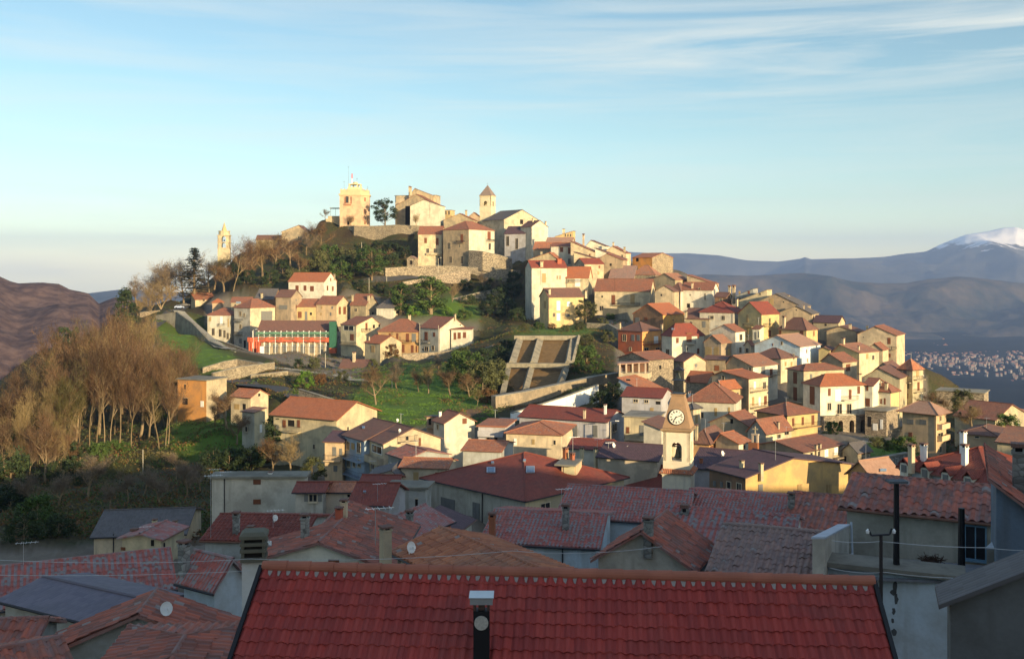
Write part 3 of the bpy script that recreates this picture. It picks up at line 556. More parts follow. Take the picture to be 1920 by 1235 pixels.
H('house', 'pale house with iron balcony left of the clock tower', (1170, 1232, 1243), 783, 870, 783, 'flat', 196, 'C', 'c', a=10, R=8, w=[(1209, 807, 20, 20, 'G'), (1177, 806, 6, 12, 's')], b=[(1172, 1232, 823)])
H('house', 'white blank-gabled house hugging the left side of the clock tower', (1207, 1240, 1262), 803, 870, 790, 'sR', 172, 'W', 'b', a=20, R=8)
H('house', 'grey house with long dark red roof and second red awning line', (1166, 1240, 1258), 745, 800, 728, 'gR', 224, 'L', 'r', a=14, R=10, w=[(1192, 751, 8, 5), (1212, 752, 7, 5), (1234, 755, 9, 6, 'o'), (1222, 772, 7, 16, 'y')])
H('house', 'old stone house with porticoed terrace above the dark red roof', (1160, 1216, 1263), 674, 735, 660, 'gL', 262, 's', 't', a=42, w=[(1238, 688, 4, 8, 'o')], c=[(1218, 664, 4, 28)])
H('house', 'shaded blue-grey annex with orange mono-pitch roof under the terrace', (1160, 1214, 1258), 735, 760, 708, 'sR', 246, 'U', 'O', a=30, R=9, w=[(1178, 712, 8, 3, 'o')])
H('house', 'narrow gabled house with broad tan gable behind the clock tower top', (1262, 1282, 1323), 677, 725, 663, 'gR', 268, 'C', 't', a=60, ax=1303, w=[(1305, 685, 4, 6, 'G')])
H('house', 'white-walled house under a huge plain terracotta slope', (1286, 1377, 1386), 753, 800, 716, 'hip', 222, 'W', 't', a=8, R=11, w=[(1342, 772, 5, 15, 'y'), (1367, 768, 4, 10, 'y'), (1316, 778, 6, 10)], c=[(1293, 733, 5, 26, 'W')])
H('house', 'orange-roofed house with a small stone side window behind the terracotta slope', (1286, 1324, 1338), 716, 745, 697, 'gR', 250, 's', 'o', a=20, R=8, w=[(1291, 710, 6, 9, 's')])
H('house', 'yellow-walled house with narrow orange roof and round-topped chimney', (1337, 1360, 1388), 728, 775, 714, 'gL', 232, 'Y', 'o', a=40, w=[(1383, 740, 3, 9), (1366, 740, 3, 7)], c=[(1347, 711, 7, 13)])
H('house', 'tan gabled house with orange right slope and two iron balconies', (1335, 1404, 1440), 709, 790, 695, 'gL', 236, 'T', 'o', a=34, wall2='C', ax=1355, w=[(1415, 722, 4, 14, 'w'), (1433, 722, 5, 12), (1412, 752, 4, 16, 'y'), (1424, 752, 4, 16, 'w'), (1435, 750, 5, 16, 'd'), (1356, 708, 4, 8)], b=[(1406, 1434, 735), (1406, 1434, 765)], pipe=[(1402, 712, 1402, 775)])
H('house', 'long old tan house with tile roof and laundry balcony', (1361, 1412, 1458), 686, 740, 666, 'gL', 266, 't', 'T', a=34, wall2='W', w=[(1431, 694, 7, 14, 'G'), (1446, 699, 5, 16, 's'), (1407, 693, 5, 10)], b=[(1416, 1456, 707)], ax=1375)
H('house', 'low stone house with dark wavy roof between pillared and tan houses', (1321, 1360, 1366), 674, 702, 667, 'gR', 272, 't', 'b', a=14, R=8, w=[(1344, 690, 9, 10, 's')])
H('house', 'tan house with purple-brown hipped roof below the pale blue gable', (1411, 1464, 1494), 671, 705, 652, 'hip', 284, 'C', 'b', a=33, w=[(1488, 668, 2, 10), (1473, 682, 3, 8, 'y'), (1484, 682, 3, 8, 'y')])
H('house', 'pale blue gabled house in the middle of the hill', (1415, 1500, 1526), 649, 700, 628, 'gL', 305, 'B', 'p', a=26, R=14, ax=1457, w=[(1449, 646, 2, 5, 's'), (1466, 643, 3, 6)])
H('house', 'yellow house with broad brown hipped roof above the pale blue gable', (1460, 1512, 1533), 617, 650, 595, 'hip', 332, 'Y', 'b', a=30, w=[(1503, 625, 7, 10, 's'), (1463, 623, 4, 8, 's'), (1526, 625, 2, 10, 's')], c=[(1470, 592, 6, 21)])
H('house', 'white house with wide bright red hipped roof high on the hill', (1312, 1376, 1392), 585, 620, 565, 'hip', 348, 'W', 'r', a=16, R=13, w=[(1356, 596, 6, 8), (1335, 595, 6, 6)], pipe=[(1373, 588, 1373, 610)])
H('house', 'big yellow house with red roof right of the white one', (1384, 1428, 1461), 588, 645, 566, 'gL', 340, 'Y', 'r', a=36, wall2='Y', w=[(1401, 597, 4, 14, 'y'), (1401, 624, 4, 16, 'y'), (1416, 623, 3, 10), (1443, 625, 5, 12, 's'), (1421, 622, 4, 16, 'G')], b=[(1395, 1412, 612), (1431, 1450, 612)], c=[(1382, 560, 4, 8)])
H('house', 'weathered tan house with brown roof right of the orange gable house', (1284, 1330, 1338), 597, 632, 578, 'gR', 352, 't', 'b', a=16, R=10, w=[(1296, 606, 5, 6), (1331, 597, 4, 10), (1320, 608, 6, 12, 'G')], c=[(1286, 583, 5, 12)])
H('house', 'red-brown gabled house with orange side wall and orange roof', (1187, 1243, 1283), 589, 625, 569, 'gL', 366, 'N', 'o', a=36, wall2='O', w=[(1195, 600, 8, 10, 'G'), (1211, 598, 6, 7, 's'), (1262, 600, 2, 2, 'o')])  # left wall's brown is shade put into the orange wall's colour
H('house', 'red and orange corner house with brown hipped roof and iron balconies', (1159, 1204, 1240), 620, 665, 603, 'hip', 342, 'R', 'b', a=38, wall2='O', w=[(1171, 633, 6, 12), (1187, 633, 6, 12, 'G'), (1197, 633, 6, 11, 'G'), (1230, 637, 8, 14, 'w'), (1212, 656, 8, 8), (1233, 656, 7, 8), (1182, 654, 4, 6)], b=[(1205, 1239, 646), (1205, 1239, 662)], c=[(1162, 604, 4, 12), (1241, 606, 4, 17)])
H('house', 'white house with purple and crimson roof, blue-shaded left side', (1241, 1260, 1320), 628, 680, 606, 'hip', 332, 'W', 'r', a=58, w=[(1270, 638, 5, 10, 's'), (1292, 632, 10, 18, 's'), (1309, 632, 3, 5, 's'), (1252, 660, 6, 11), (1309, 658, 4, 10, 's'), (1288, 654, 3, 5)], b=[(1283, 1302, 645)], sky=[(1262, 617, 6, 3)])
H('house', 'low tan house with garage doors and orange-brown roof', (1320, 1352, 1376), 642, 675, 628, 'gL', 322, 'T', 'T', a=30, w=[(1328, 658, 12, 16, 'y'), (1366, 660, 4, 12, 'y'), (1343, 658, 10, 16, 'y')])
H('house', 'tall narrow white house with grey blank gable on its left', (1334, 1379, 1397), 621, 675, 608, 'gL', 326, 'M', 't', a=28, wall2='W', ax=1358, w=[(1389, 632, 5, 11), (1388, 656, 4, 10)])
H('house', 'narrow house in the gap right of the tall white one with red roof', (1396, 1408, 1414), 646, 680, 638, 'gL', 322, 'C', 't', a=30, w=[(1401, 657, 5, 8)])
H('house', 'narrow white bay squeezed below the big yellow house', (1411, 1424, 1427), 616, 650, 610, 'sL', 332, 'W', 't', a=20, R=4, w=[(1417, 629, 3, 14, 'G'), (1423, 627, 2, 12, 'G')])
# --- upper right shoulder
H('house', 'wide tan house with terracotta roof, orange and yellow shutters', (1115, 1219, 1228), 545, 592, 523, 'gR', 420, 'C', 't', a=10, R=12, w=[(1129, 556, 3, 4, 'o'), (1150, 562, 7, 18, 's'), (1186, 561, 8, 18, 'y'), (1128, 578, 7, 9)], b=[(1150, 1200, 572)], pipe=[(1153, 545, 1153, 520)])
H('house', 'bright yellow house with dark left side behind a round green tree', (1012, 1029, 1094), 556, 607, 540, 'gL', 398, 'Y', 'b', a=68, w=[(1047, 573, 7, 18, 'w'), (1066, 570, 6, 9, 'w'), (1039, 590, 4, 7), (1047, 594, 7, 14, 'w'), (1064, 591, 8, 6, 'G'), (1022, 571, 4, 14, 'y')], c=[(1030, 541, 5, 10), (1098, 544, 5, 10)])
H('house', 'white house with crimson roof and tall dark side above the ravine', (985, 997, 1063), 501, 600, 488, 'gL', 432, 'W', 'r', a=72, w=[(1020, 521, 7, 17, 'y'), (1045, 520, 3, 7), (1050, 520, 3, 7)], c=[(1015, 489, 7, 10), (1048, 484, 10, 8, 'R')], pipe=[(1014, 502, 1014, 534)])
H('house', 'cream house with orange slope right of the crimson-roofed white house', (1062, 1103, 1109), 520, 545, 500, 'gR', 434, 'C', 'o', a=9, R=11, w=[(1083, 530, 10, 14, 'w')], b=[(1066, 1104, 529)])
H('house', 'tan box house with small red roof and shaded left gable', (1078, 1096, 1132), 494, 520, 484, 'gL', 446, 'C', 'r', a=60)
H('house', 'white house with two brown doors high on the right shoulder', (1033, 1078, 1086), 461, 490, 455, 'gR', 478, 'W', 't', a=12, R=9, w=[(1053, 468, 6, 9, 's'), (1070, 470, 10, 12, 's'), (1069, 490, 8, 10, 'G')], c=[(1033, 458, 4, 8)])
H('house', 'orange-tiled house directly right of the church gable', (1000, 1048, 1056), 466, 485, 453, 'gR', 492, 'T', 'O', a=12, R=9)
H('house', 'small tan gable in front of the orange-tiled house beside the church', (992, 1046, 1062), 486, 500, 473, 'gL', 465, 'T', 'O', a=14, R=9, ax=1030, c=[(1015, 471, 4, 7)])
H('house', 'yellow house with roof slanting up to the right on the skyline', (1041, 1074, 1080), 433, 455, 443, 'sR', 505, 'Y', 'b', a=10, R=7, w=[(x_, 441, 2, 5) for x_ in (1060, 1065, 1070)], c=[(1057, 429, 5, 7)])
H('house', 'pinkish-roofed low house under the slanting yellow house', (1024, 1072, 1080), 453, 465, 445, 'gR', 495, 'C', 'p', a=10, R=9)
H('house', 'long house with a sloping verge between the brown doors and white gable', (1070, 1115, 1120), 472, 495, 452, 'sR', 470, 'C', 't', a=12, R=10, c=[(1090, 463, 4, 7), (1094, 438, 4, 22)])
H('house', 'white gabled house with tall tan chimney on the skyline', (1098, 1136, 1142), 461, 480, 450, 'gL', 490, 'W', 'b', a=12, R=9, ax=1108)
H('house', 'cream gabled house with a chimney on the skyline, furthest right', (1130, 1174, 1180), 474, 500, 461, 'gL', 478, 'C', 't', a=14, R=9, ax=1149, c=[(1150, 454, 3, 9), (1171, 463, 4, 9)])
H('house', 'low white house with long verge under the furthest right skyline gable', (1116, 1170, 1177), 485, 505, 465, 'sR', 466, 'W', 'b', a=12, R=9)
H('house', 'tan gable with a small round window above the dark lane', (1118, 1168, 1176), 487, 520, 475, 'gL', 452, 'T', 't', a=12, R=10, ax=1138, w=[(1145, 496, 4, 5, 'o')], c=[(1168, 490, 4, 9, 'W')])
H('house', 'cream house with a dark verge left of the round-windowed gable', (1076, 1116, 1120), 484, 500, 472, 'sR', 458, 'C', 'b', a=12, R=8)
H('house', 'ruined orange and rough stone house on the right skyline', (1186, 1223, 1262), 482, 510, 474, 'gR', 480, 'O', 'O', a=38, wall2='s', w=[(1195, 487, 5, 7, 'o')])
H('house', 'old house with moss-grey tiles over a round stone apse', (1142, 1188, 1200), 520, 535, 498, 'gR', 446, 's', 'w', a=16, R=10)
H('house', 'low stone house under red tiles below the ruined orange house', (1184, 1228, 1238), 514, 535, 497, 'hip', 444, 's', 'T', a=18, R=9)
H('house', 'tan blank gable with small tiled roof behind the wide tan house', (1222, 1266, 1290), 524, 548, 512, 'gL', 432, 'T', 'T', a=30, ax=1246)
H('house', 'long tan gable sloping right above the white terrace houses', (1288, 1338, 1345), 531, 550, 515, 'sR', 430, 'T', 't', a=14, R=9, c=[(1341, 528, 4, 9)])
H('house', 'tiny stone house with pointed gable right of the wide tan house', (1228, 1264, 1270), 546, 585, 535, 'gL', 404, 'C', 'b', a=14, R=8, ax=1246, w=[(1240, 553, 3, 4, 'o')])
H('house', 'narrow white house with brown roof beside the pointed stone gable', (1255, 1276, 1292), 544, 585, 528, 'hip', 412, 'W', 'b', a=30, pipe=[(1275, 546, 1275, 575)])
H('house', 'wide white terrace house with stepped brown roofs on the shoulder', (1278, 1336, 1346), 543, 585, 529, 'gR', 408, 'W', 't', a=14, R=10, w=[(1294, 553, 2, 3, 'o'), (1291, 573, 6, 8, 'o'), (1322, 556, 2, 12), (1311, 542, 3, 5)], c=[(1298, 530, 4, 10)])
H('house', 'little rusty house with tall twin chimneys right of the white terrace', (1340, 1362, 1372), 556, 580, 548, 'gR', 400, 'N', 'b', a=20, c=[(1368, 535, 5, 22), (1376, 534, 6, 30)], w=[(1352, 562, 4, 5)])
H('house', 'dark-roofed house whose roof climbs to the right, nearest the twin chimneys', (1380, 1412, 1416), 541, 575, 554, 'sR', 395, 'G', 'g', a=12, R=9)
H('house', 'second slanting dark-roofed house with pale gable end on the skyline', (1386, 1438, 1444), 543, 585, 562, 'sR', 385, 'C', 'g', a=12, R=9, w=[(1425, 551, 3, 4)])
H('house', 'large grey-tan gable with one yellow window on the right skyline', (1402, 1505, 1514), 574, 605, 550, 'gL', 368, 'T', 'g', a=12, R=14, ax=1455, w=[(1447, 566, 7, 13, 'y'), (1469, 566, 2, 3, 'o')], c=[(1478, 553, 4, 9)])
H('house', 'smaller plain tan gable in front of the large grey-tan gable', (1456, 1523, 1530), 588, 620, 573, 'gL', 352, 'T', 'g', a=12, R=11, ax=1493, w=[(1493, 581, 2, 3, 'o')], c=[(1507, 572, 3, 7)])
H('house', 'dark-tiled little house at the notch of the right skyline', (1525, 1572, 1584), 604, 628, 592, 'gR', 345, 'C', 'v', a=18, w=[(1548, 609, 4, 4, 'o')], c=[(1572, 594, 5, 14)])
H('house', 'plain tan gable below the dark-tiled little house', (1550, 1605, 1612), 621, 660, 611, 'gL', 332, 'T', 'b', a=13, R=10, ax=1576, c=[(1594, 607, 5, 9)])
H('house', 'large cream gable standing last on the right skyline above the valley', (1608, 1681, 1690), 628, 680, 611, 'gL', 320, 'C', 't', a=12, R=12, ax=1641, w=[(1667, 639, 6, 12, 's'), (1666, 666, 8, 7, 's'), (1619, 632, 2, 2, 'o')], b=[(1672, 1681, 655)], c=[(1626, 611, 4, 8)])
H('house', 'low cream house with curved red roof leaning on the large cream gable', (1625, 1655, 1662), 655, 690, 643, 'gL', 312, 'C', 't', a=14, R=7)
H('house', 'egg-yellow gabled house with pinkish tile slope', (1562, 1611, 1648), 661, 695, 645, 'gL', 300, 'Y', 'T', a=30, wall2='C', ax=1574, w=[(1626, 668, 4, 10, 'y'), (1637, 670, 4, 8)], c=[(1581, 633, 6, 12), (1610, 648, 3, 8)])
H('house', 'small yellow house left of the egg-yellow gable', (1535, 1556, 1562), 655, 675, 650, 'gL', 306, 'Y', 'b', a=15, R=6)
H('house', 'brown-roofed house with one red-shuttered window below the yellow gable', (1540, 1580, 1607), 678, 715, 662, 'gL', 286, 'T', 't', a=32, wall2='C', ax=1555, w=[(1590, 689, 8, 13, 's')])
H('house', 'cream house with long brown doors behind the big white house', (1476, 1507, 1583), 694, 790, 681, 'hip', 256, 'C', 't', a=52, w=[(1491, 708, 7, 22, 's'), (1491, 738, 7, 25, 's')], b=[(1480, 1505, 750)])
H('house', 'big white house with orange hipped roof standing on stone arches', (1506, 1538, 1621), 722, 790, 700, 'hip', 230, 'W', 'o', a=58, w=[(1523, 741, 9, 34, 's'), (1555, 735, 5, 14, 's'), (1571, 741, 12, 22, 'w'), (1594, 739, 5, 18, 's'), (1610, 731, 5, 14, 's'), (1555, 762, 6, 13), (1574, 766, 8, 18), (1592, 766, 8, 18)], b=[(1579, 1606, 750), (1569, 1606, 777)], c=[(1612, 700, 6, 13)])
H('house', 'narrow white wing joined to the right of the big white house', (1619, 1636, 1650), 722, 800, 709, 'gR', 232, 'W', 't', a=20, R=8, w=[(1626, 728, 4, 9, 's'), (1627, 754, 8, 15, 's')])
H('house', 'white and yellow house with red roof and two chimneys above the terrace', (1634, 1670, 1686), 733, 790, 715, 'hip', 233, 'W', 't', a=24, wall2='Y', w=[(1652, 752, 3, 9, 's'), (1659, 752, 3, 12, 's')], c=[(1649, 714, 6, 10), (1662, 717, 6, 12)])
H('terrace', 'stone terrace with white openings below the red-roofed yellow house', (1622, 1662, 1676), 771, 830, 771, 'flat', 226, 's', 'c', a=18, R=8, w=[(1630, 790, 7, 20, 'o'), (1641, 800, 9, 13, 'w'), (1653, 795, 5, 18, 'w')], cat='terrace')
H('house', 'broad cream gable behind the terrace house', (1621, 1687, 1694), 708, 780, 689, 'gL', 262, 'C', 'b', a=12, R=12, ax=1648)
H('house', 'flat-eaved cream house behind the broad cream gable', (1632, 1684, 1692), 702, 760, 680, 'gL', 275, 'C', 'b', a=14, R=10, ax=1655)
H('house', 'tall ochre-balconied house with orange roof at the right edge of the hill', (1684, 1711, 1731), 691, 775, 672, 'hip', 268, 'C', 'O', a=36, w=[(1697, 700, 6, 12, 'G'), (1703, 722, 4, 14), (1720, 700, 5, 12, 'y'), (1722, 724, 4, 16, 's'), (1700, 742, 6, 10, 's')], b=[(1686, 1709, 715), (1713, 1730, 712), (1713, 1730, 736)], dish=[(1731, 705, 4)])
H('house', 'three-storey peach house with brown string courses and violet roof', (1692, 1755, 1774), 771, 850, 752, 'hip', 200, 'P', 'p', a=24, over=0.9, w=[(1707, 790, 13, 9, 'G'), (1731, 791, 13, 9, 'G'), (1707, 817, 7, 14, 's'), (1763, 784, 3, 9), (1763, 816, 9, 10), (1763, 842, 4, 12)], b=[(1757, 1772, 804, 1), (1757, 1772, 826, 1)], pipe=[(1754, 775, 1754, 845)])
H('ruin', 'long roofless stone ruin at the far right end of the hill', (1756, 1845, 1855), 737, 765, 737, 'flat', 270, 'S', 'c', a=8, R=8, cat='ruin')
H('house', 'ochre farmhouse gable with a big bare tree before it at the far right', (1790, 1866, 1925), 786, 838, 757, 'gR', 215, 'C', 't', a=26, w=[(1820, 764, 5, 6, 'o'), (1800, 775, 5, 6, 'o')])
H('house', 'low cream barn with grey roof behind the ochre farmhouse', (1868, 1925, 1940), 790, 815, 768, 'gR', 235, 'C', 'p', a=10, R=9)
H('house', 'peach house with brown pyramid roof behind the red dormer roof', (1800, 1868, 1885), 816, 850, 797, 'hip', 165, 'P', 'b', a=14, R=9, w=[(1832, 819, 8, 3)], c=[(1883, 812, 5, 9)])
H('house', 'wide reddish roof at the right edge behind the red dormer roof', (1870, 1960, 1990), 835, 870, 806, 'gR', 150, 'C', 'T', a=12, R=13)
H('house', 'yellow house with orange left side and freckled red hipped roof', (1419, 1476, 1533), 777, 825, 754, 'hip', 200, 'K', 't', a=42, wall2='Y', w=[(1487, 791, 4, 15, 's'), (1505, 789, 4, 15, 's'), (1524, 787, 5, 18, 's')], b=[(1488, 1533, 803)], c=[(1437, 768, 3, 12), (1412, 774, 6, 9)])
H('house', 'tan gabled house with pale fascia and brown right slope', (1331, 1403, 1430), 797, 850, 774, 'gL', 190, 'T', 't', a=26, ax=1368, w=[(1372, 789, 5, 9, 'o')], c=[(1397, 805, 3, 16)])
H('house', 'grey-sided house with brown roof and fascia right of the tan gable', (1402, 1436, 1484), 810, 850, 786, 'gL', 186, 'M', 't', a=36, wall2='C', c=[(1459, 790, 3, 12)], w=[(1475, 812, 8, 5, 'o'), (1460, 818, 6, 8)])
H('house', 'long white-verged narrow house with orange slope', (1342, 1385, 1407), 830, 860, 803, 'gL', 176, 'T', 'O', a=32, wall2='W', ax=1352, w=[(1395, 838, 4, 8)])
H('house', 'mustard house with brown tile roof right of the clock tower', (1297, 1330, 1344), 828, 860, 800, 'hip', 178, 'K', 'b', a=20, R=9, w=[(1334, 840, 5, 9, 's')], c=[(1306, 795, 3, 28)])
H('house', 'small pale house just behind the clock tower neck', (1284, 1300, 1314), 764, 815, 755, 'hip', 205, 'C', 'g', a=35, w=[(1306, 785, 4, 15, 'y')])
H('house', 'long terrace house with tan gable and white-framed upper doors', (1416, 1506, 1580), 846, 890, 826, 'gL', 168, 'T', 't', a=34, wall2='C', ax=1456, w=[(1533, 852, 5, 12), (1549, 849, 7, 14, 'w'), (1567, 845, 7, 14, 'w'), (1521, 852, 4, 8)], b=[(1561, 1579, 859)], c=[(1530, 833, 4, 9), (1537, 831, 3, 9)])
H('house', 'stone cottage with cream front and a grey dish beside the terrace house', (1580, 1608, 1632), 846, 885, 830, 'gL', 172, 'C', 'g', a=36, wall2='s', w=[(1585, 862, 4, 16, 'o')], dish=[(1604, 857, 8)])
H('house', 'dark violet-roofed house with skylights and dish right of the clock tower', (1296, 1392, 1404), 882, 925, 845, 'gR', 140, 'L', 'v', a=10, R=14, ax=None, sky=[(1303, 876, 6, 4)], c=[(1315, 858, 6, 9, 'R')], dish=[(1354, 851, 10)])
H('house', 'wide dark-roofed house with brown side and sunlit orange gable', (1330, 1398, 1596), 893, 950, 857, 'gR', 124, 'N', 'v', a=48, wall2='K', ax=1485, w=[(1340, 906, 5, 10, 'G'), (1353, 908, 5, 10, 'G'), (1367, 909, 7, 12), (1386, 912, 8, 12)], c=[(1391, 862, 4, 14), (1427, 867, 8, 16), (1447, 869, 6, 9)], ant=[(1454, 820, 862)])  # left wall's brown is painted shade; the gable has the lit colour
H('house', 'cream gabled house with peach skylit slope right of the orange gable', (1590, 1636, 1686), 893, 935, 863, 'gL', 122, 'K', 'p', a=40, sky=[(1655, 882, 12, 5)])
H('house', 'very long red-roofed house with four dormers at the right', (1690, 1858, 1990), 906, 965, 838, 'hip', 86, 'B', 'r', a=36, geo=False, c=[(1709, 832, 9, 30), (1732, 830, 9, 32, 'W'), (1806, 806, 8, 28, 'W'), (1809, 832, 11, 38, 'W')])
# --- around the clock tower and the big red roof
H('building', 'large cream building with red hipped roof, skylights and dormer', (797, 985, 1170), 934, 1010, 848, 'hip', 112, 'M', 'r', a=44, over=0.5, geo=False, w=[(840, 951, 26, 34, 'G'), (893, 958, 13, 32, 'G'), (1022, 953, 17, 20)], sky=[(921, 882, 16, 10), (994, 881, 16, 12), (924, 868, 5, 4), (983, 864, 5, 4)], c=[(1073, 848, 8, 26, 'R'), (1060, 838, 9, 22, 'R')], pipe=[(806, 915, 806, 970), (905, 925, 905, 980)], cat='building', wall2='C', ant=[(1074, 818, 850)])
H('building', 'second red-roofed wing with chimneys and dishes left of the clock tower', (1085, 1240, 1335), 932, 980, 864, 'hip', 141, 'I', 'r', a=46, w=[(1310, 918, 14, 14)], c=[(1091, 838, 6, 24), (1117, 838, 6, 30), (1183, 845, 5, 20)], dish=[(1090, 866, 9), (1177, 843, 13), (1150, 836, 9)], cat='building', ant=[(1141, 828, 862), (1120, 822, 850)])
H('house', 'violet-roofed house between red wing and clock tower', (1122, 1232, 1244), 862, 900, 834, 'gR', 146, 'I', 'v', a=14, R=9, c=[(1196, 860, 3, 6)])
H('house', 'red mono-roof house with white band behind the chimneys and dishes', (1066, 1140, 1150), 842, 880, 824, 'gR', 158, 'W', 'r', a=12, R=7)
H('house', 'orange-roofed low house with white chimney left of the red hipped roof', (868, 938, 950), 845, 880, 826, 'gR', 160, 'G', 'O', a=14, R=9, c=[(909, 830, 7, 24, 'W')])
H('annex', 'windowed grey flat-roofed annex left of the big red hipped roof', (727, 798, 808), 915, 985, 915, 'flat', 110, 'G', 'c', a=12, R=3, w=[(781, 947, 5, 24, 'o')], cat='annex')
H('apartment_block', 'plain white flat-roofed block with two small windows', (397, 570, 584), 894, 1000, 894, 'flat', 112, 'M', 'c', a=10, R=2.5, w=[(482, 903, 14, 9, 's'), (482, 940, 14, 9, 's')], c=[(507, 884, 5, 10, 'W')], pipe=[(421, 896, 421, 980)], ant=[(400, 879, 894), (420, 884, 894)], cat='apartment block')
H('house', 'white house with open shutters under a dark red roof, right of the white block', (554, 605, 612), 920, 970, 903, 'gR', 104, 'M', 'r', a=10, R=4.5, w=[(587, 933, 14, 13, 'S')], geo=False)
H('house', 'cream house with orange-red roof and downpipe beside the open-shuttered one', (608, 662, 672), 920, 970, 903, 'gR', 106, 'I', 'O', a=12, R=4.5, w=[(654, 929, 4, 5, 'o')], geo=False, pipe=[(611, 922, 611, 960)])
H('house', 'plum-red roofed house with a white verge sloping down to a dark yard', (657, 729, 740), 944, 985, 905, 'gR', 98, 'L', 'r', a=14, R=7, geo=False, sky=[(684, 923, 5, 3)], ant=[(708, 905, 940)])
H('house', 'low house with bright red roof behind the plum-red roof', (676, 742, 752), 908, 930, 890, 'gR', 120, 'I', 'r', a=10, R=5)
H('house', 'white narrow gable with dark roof under the blue-grey house', (690, 748, 760), 892, 910, 880, 'gL', 138, 'W', 'g', a=10, R=6, ax=734)
# --- nearest roofs, all in the shade
H('house', 'cream house with plain slate roof at the edge of the dark wood', (176, 345, 362), 998, 1045, 951, 'gR', 108, 'C', 'g', a=10, R=11, geo=False, c=[(290, 972, 5, 20), (328, 975, 4, 18)], pipe=[(213, 1000, 213, 1035)])
H('house', 'small yellow gabled house with two slit windows by the slate-roofed house', (229, 302, 345), 1008, 1055, 998, 'gL', 88, 'C', 'P', a=28, w=[(286, 1017, 3, 12, 'o'), (308, 1022, 3, 12, 'o'), (231, 1028, 8, 6, 's')], c=[(252, 990, 4, 42, 'g')], ant=[(272, 985, 1025)], geo=False)
H('house', 'long row roof of red tiles streaked with pale mortar at far left', (-60, 322, 345), 1098, 1150, 1028, 'gR', 66, 'G', 'P', a=-6, R=8, gz=-29, ant=[(44, 1015, 1060)], ts=0.36)
H('house', 'red-roofed house under the tall grey cowl chimney, white gable with brown shutter', (452, 728, 780), 1062, 1120, 1014, 'gL', 60, 'W', 'D', a=12, R=5, gz=-29, ax=600, w=[(626, 1057, 20, 18, 's')], c=[(572, 962, 10, 46, 'g')], sky=[(505, 1022, 10, 8)], ant=[], ts=0.36)
H('house', 'orange-tiled long roof with white dish and blue gutter', (745, 1014, 1040), 1161, 1200, 1105, 'gR', 42, 'S', 'O', a=54, R=5.4, gz=-29, c=[(723, 985, 10, 40)], dish=[(769, 1030, 22)], ant=[(704, 950, 1010)], ts=0.34)
H('house', 'old moss-streaked tile roof with twin yellow chimneys', (545, 738, 760), 1048, 1080, 998, 'gL', 66, 'G', 'D', a=10, gz=-29, R=9, ax=592, c=[(645, 935, 12, 35), (636, 950, 7, 26, 'R')], ts=0.38)
H('house', 'plum-tiled long roof in front of the plain white block', (385, 560, 575), 1012, 1040, 966, 'gR', 76, 'G', 'r', a=16, R=8, gz=-29, geo=True, c=[(443, 958, 9, 42, 'g'), (470, 985, 8, 18, 'R')], ant=[(512, 955, 990), (395, 885, 1010)], dish=[(515, 975, 9)], ts=0.32)
H('house', 'brick-red gabled house behind the old moss-streaked roof', (672, 775, 845), 1003, 1040, 972, 'gL', 82, 'R', 'P', a=34, ax=722, gz=-29, geo=False, c=[(768, 955, 11, 46, 'g')])
H('shed', 'small dark-tiled roof with white dormer below the cream building', (776, 835, 848), 1008, 1030, 984, 'sR', 86, 'W', 'v', a=20, R=7, gz=-29, geo=False, cat='shed')
H('house', 'wide whitish house under grey-streaked pantiles with square hooded chimney', (906, 1118, 1130), 1024, 1085, 963, 'gR', 74, 'B', 'P', a=6, R=11, gz=-29, c=[(923, 960, 10, 50, 'R'), (1061, 944, 15, 48, 'g')], ant=[(1053, 915, 945)], pipe=[(1055, 1028, 1055, 1080)], ts=0.30)
H('house', 'upper grey-streaked pantile roof behind the wide whitish house', (1048, 1284, 1296), 980, 1010, 920, 'gR', 84, 'B', 'P', a=5, R=11, gz=-29, sky=[(1262, 953, 20, 7)], dish=[(1148, 973, 20)], ts=0.30)
H('house', 'low red pantile house behind a grey parapet in the middle ground', (1282, 1474, 1486), 968, 990, 935, 'gR', 86, 'G', 'P', a=5, R=9, gz=-29, ts=0.30)
H('house', 'rust-coloured wavy old roof right of the grey parapet', (1470, 1588, 1600), 1000, 1030, 932, 'gR', 76, 'G', 'D', a=8, R=11, gz=-29, c=[(1484, 922, 14, 30, 'g')], ant=[(1505, 950, 1005)], ts=0.42)
H('house', 'shaded red pantile roof with round steel chimney cowl', (1222, 1478, 1486), 1036, 1085, 966, 'gR', 66, 'B', 'P', a=5, R=10, gz=-29, c=[(1284, 945, 15, 80, 'g'), (1341, 996, 15, 75, 'g')], ts=0.42)
H('house', 'small grey gabled house with black-capped chimney and red awning', (1122, 1298, 1330), 1062, 1100, 994, 'gL', 54, 'M', 'D', a=14, R=4.6, gz=-29, ax=1205, c=[(1216, 968, 19, 35, 'g')], ts=0.36)
H('house', 'grey-brown scalloped tile roof behind the right end of the big red roof', (1336, 1545, 1558), 1089, 1130, 1000, 'gR', 50, 'B', 'w', a=4, R=10, gz=-29, ts=0.32)
H('house', 'house with jumbled old tiles over a walled terrace with a blue door', (1588, 1876, 1890), 976, 1090, 912, 'gR', 56, 'M', 'D', a=2, R=9, gz=-29, w=[(1829, 1017, 36, 60, 'B')], over=0.45, ts=0.50)
H('house', 'pale blue house front with a dark stain below the walled terrace', (1548, 1795, 1806), 1082, 1260, 1082, 'flat', 45, 'B', 'c', a=-1, R=1.2, gz=-29)
H('house', 'dark-roofed house closing the right edge above the terrace', (1868, 2010, 2060), 1010, 1200, 905, 'sR', 43, 'u', 'D', a=-5, R=9, gz=-29, c=[(1910, 830, 26, 90, 'g')], ts=0.36)
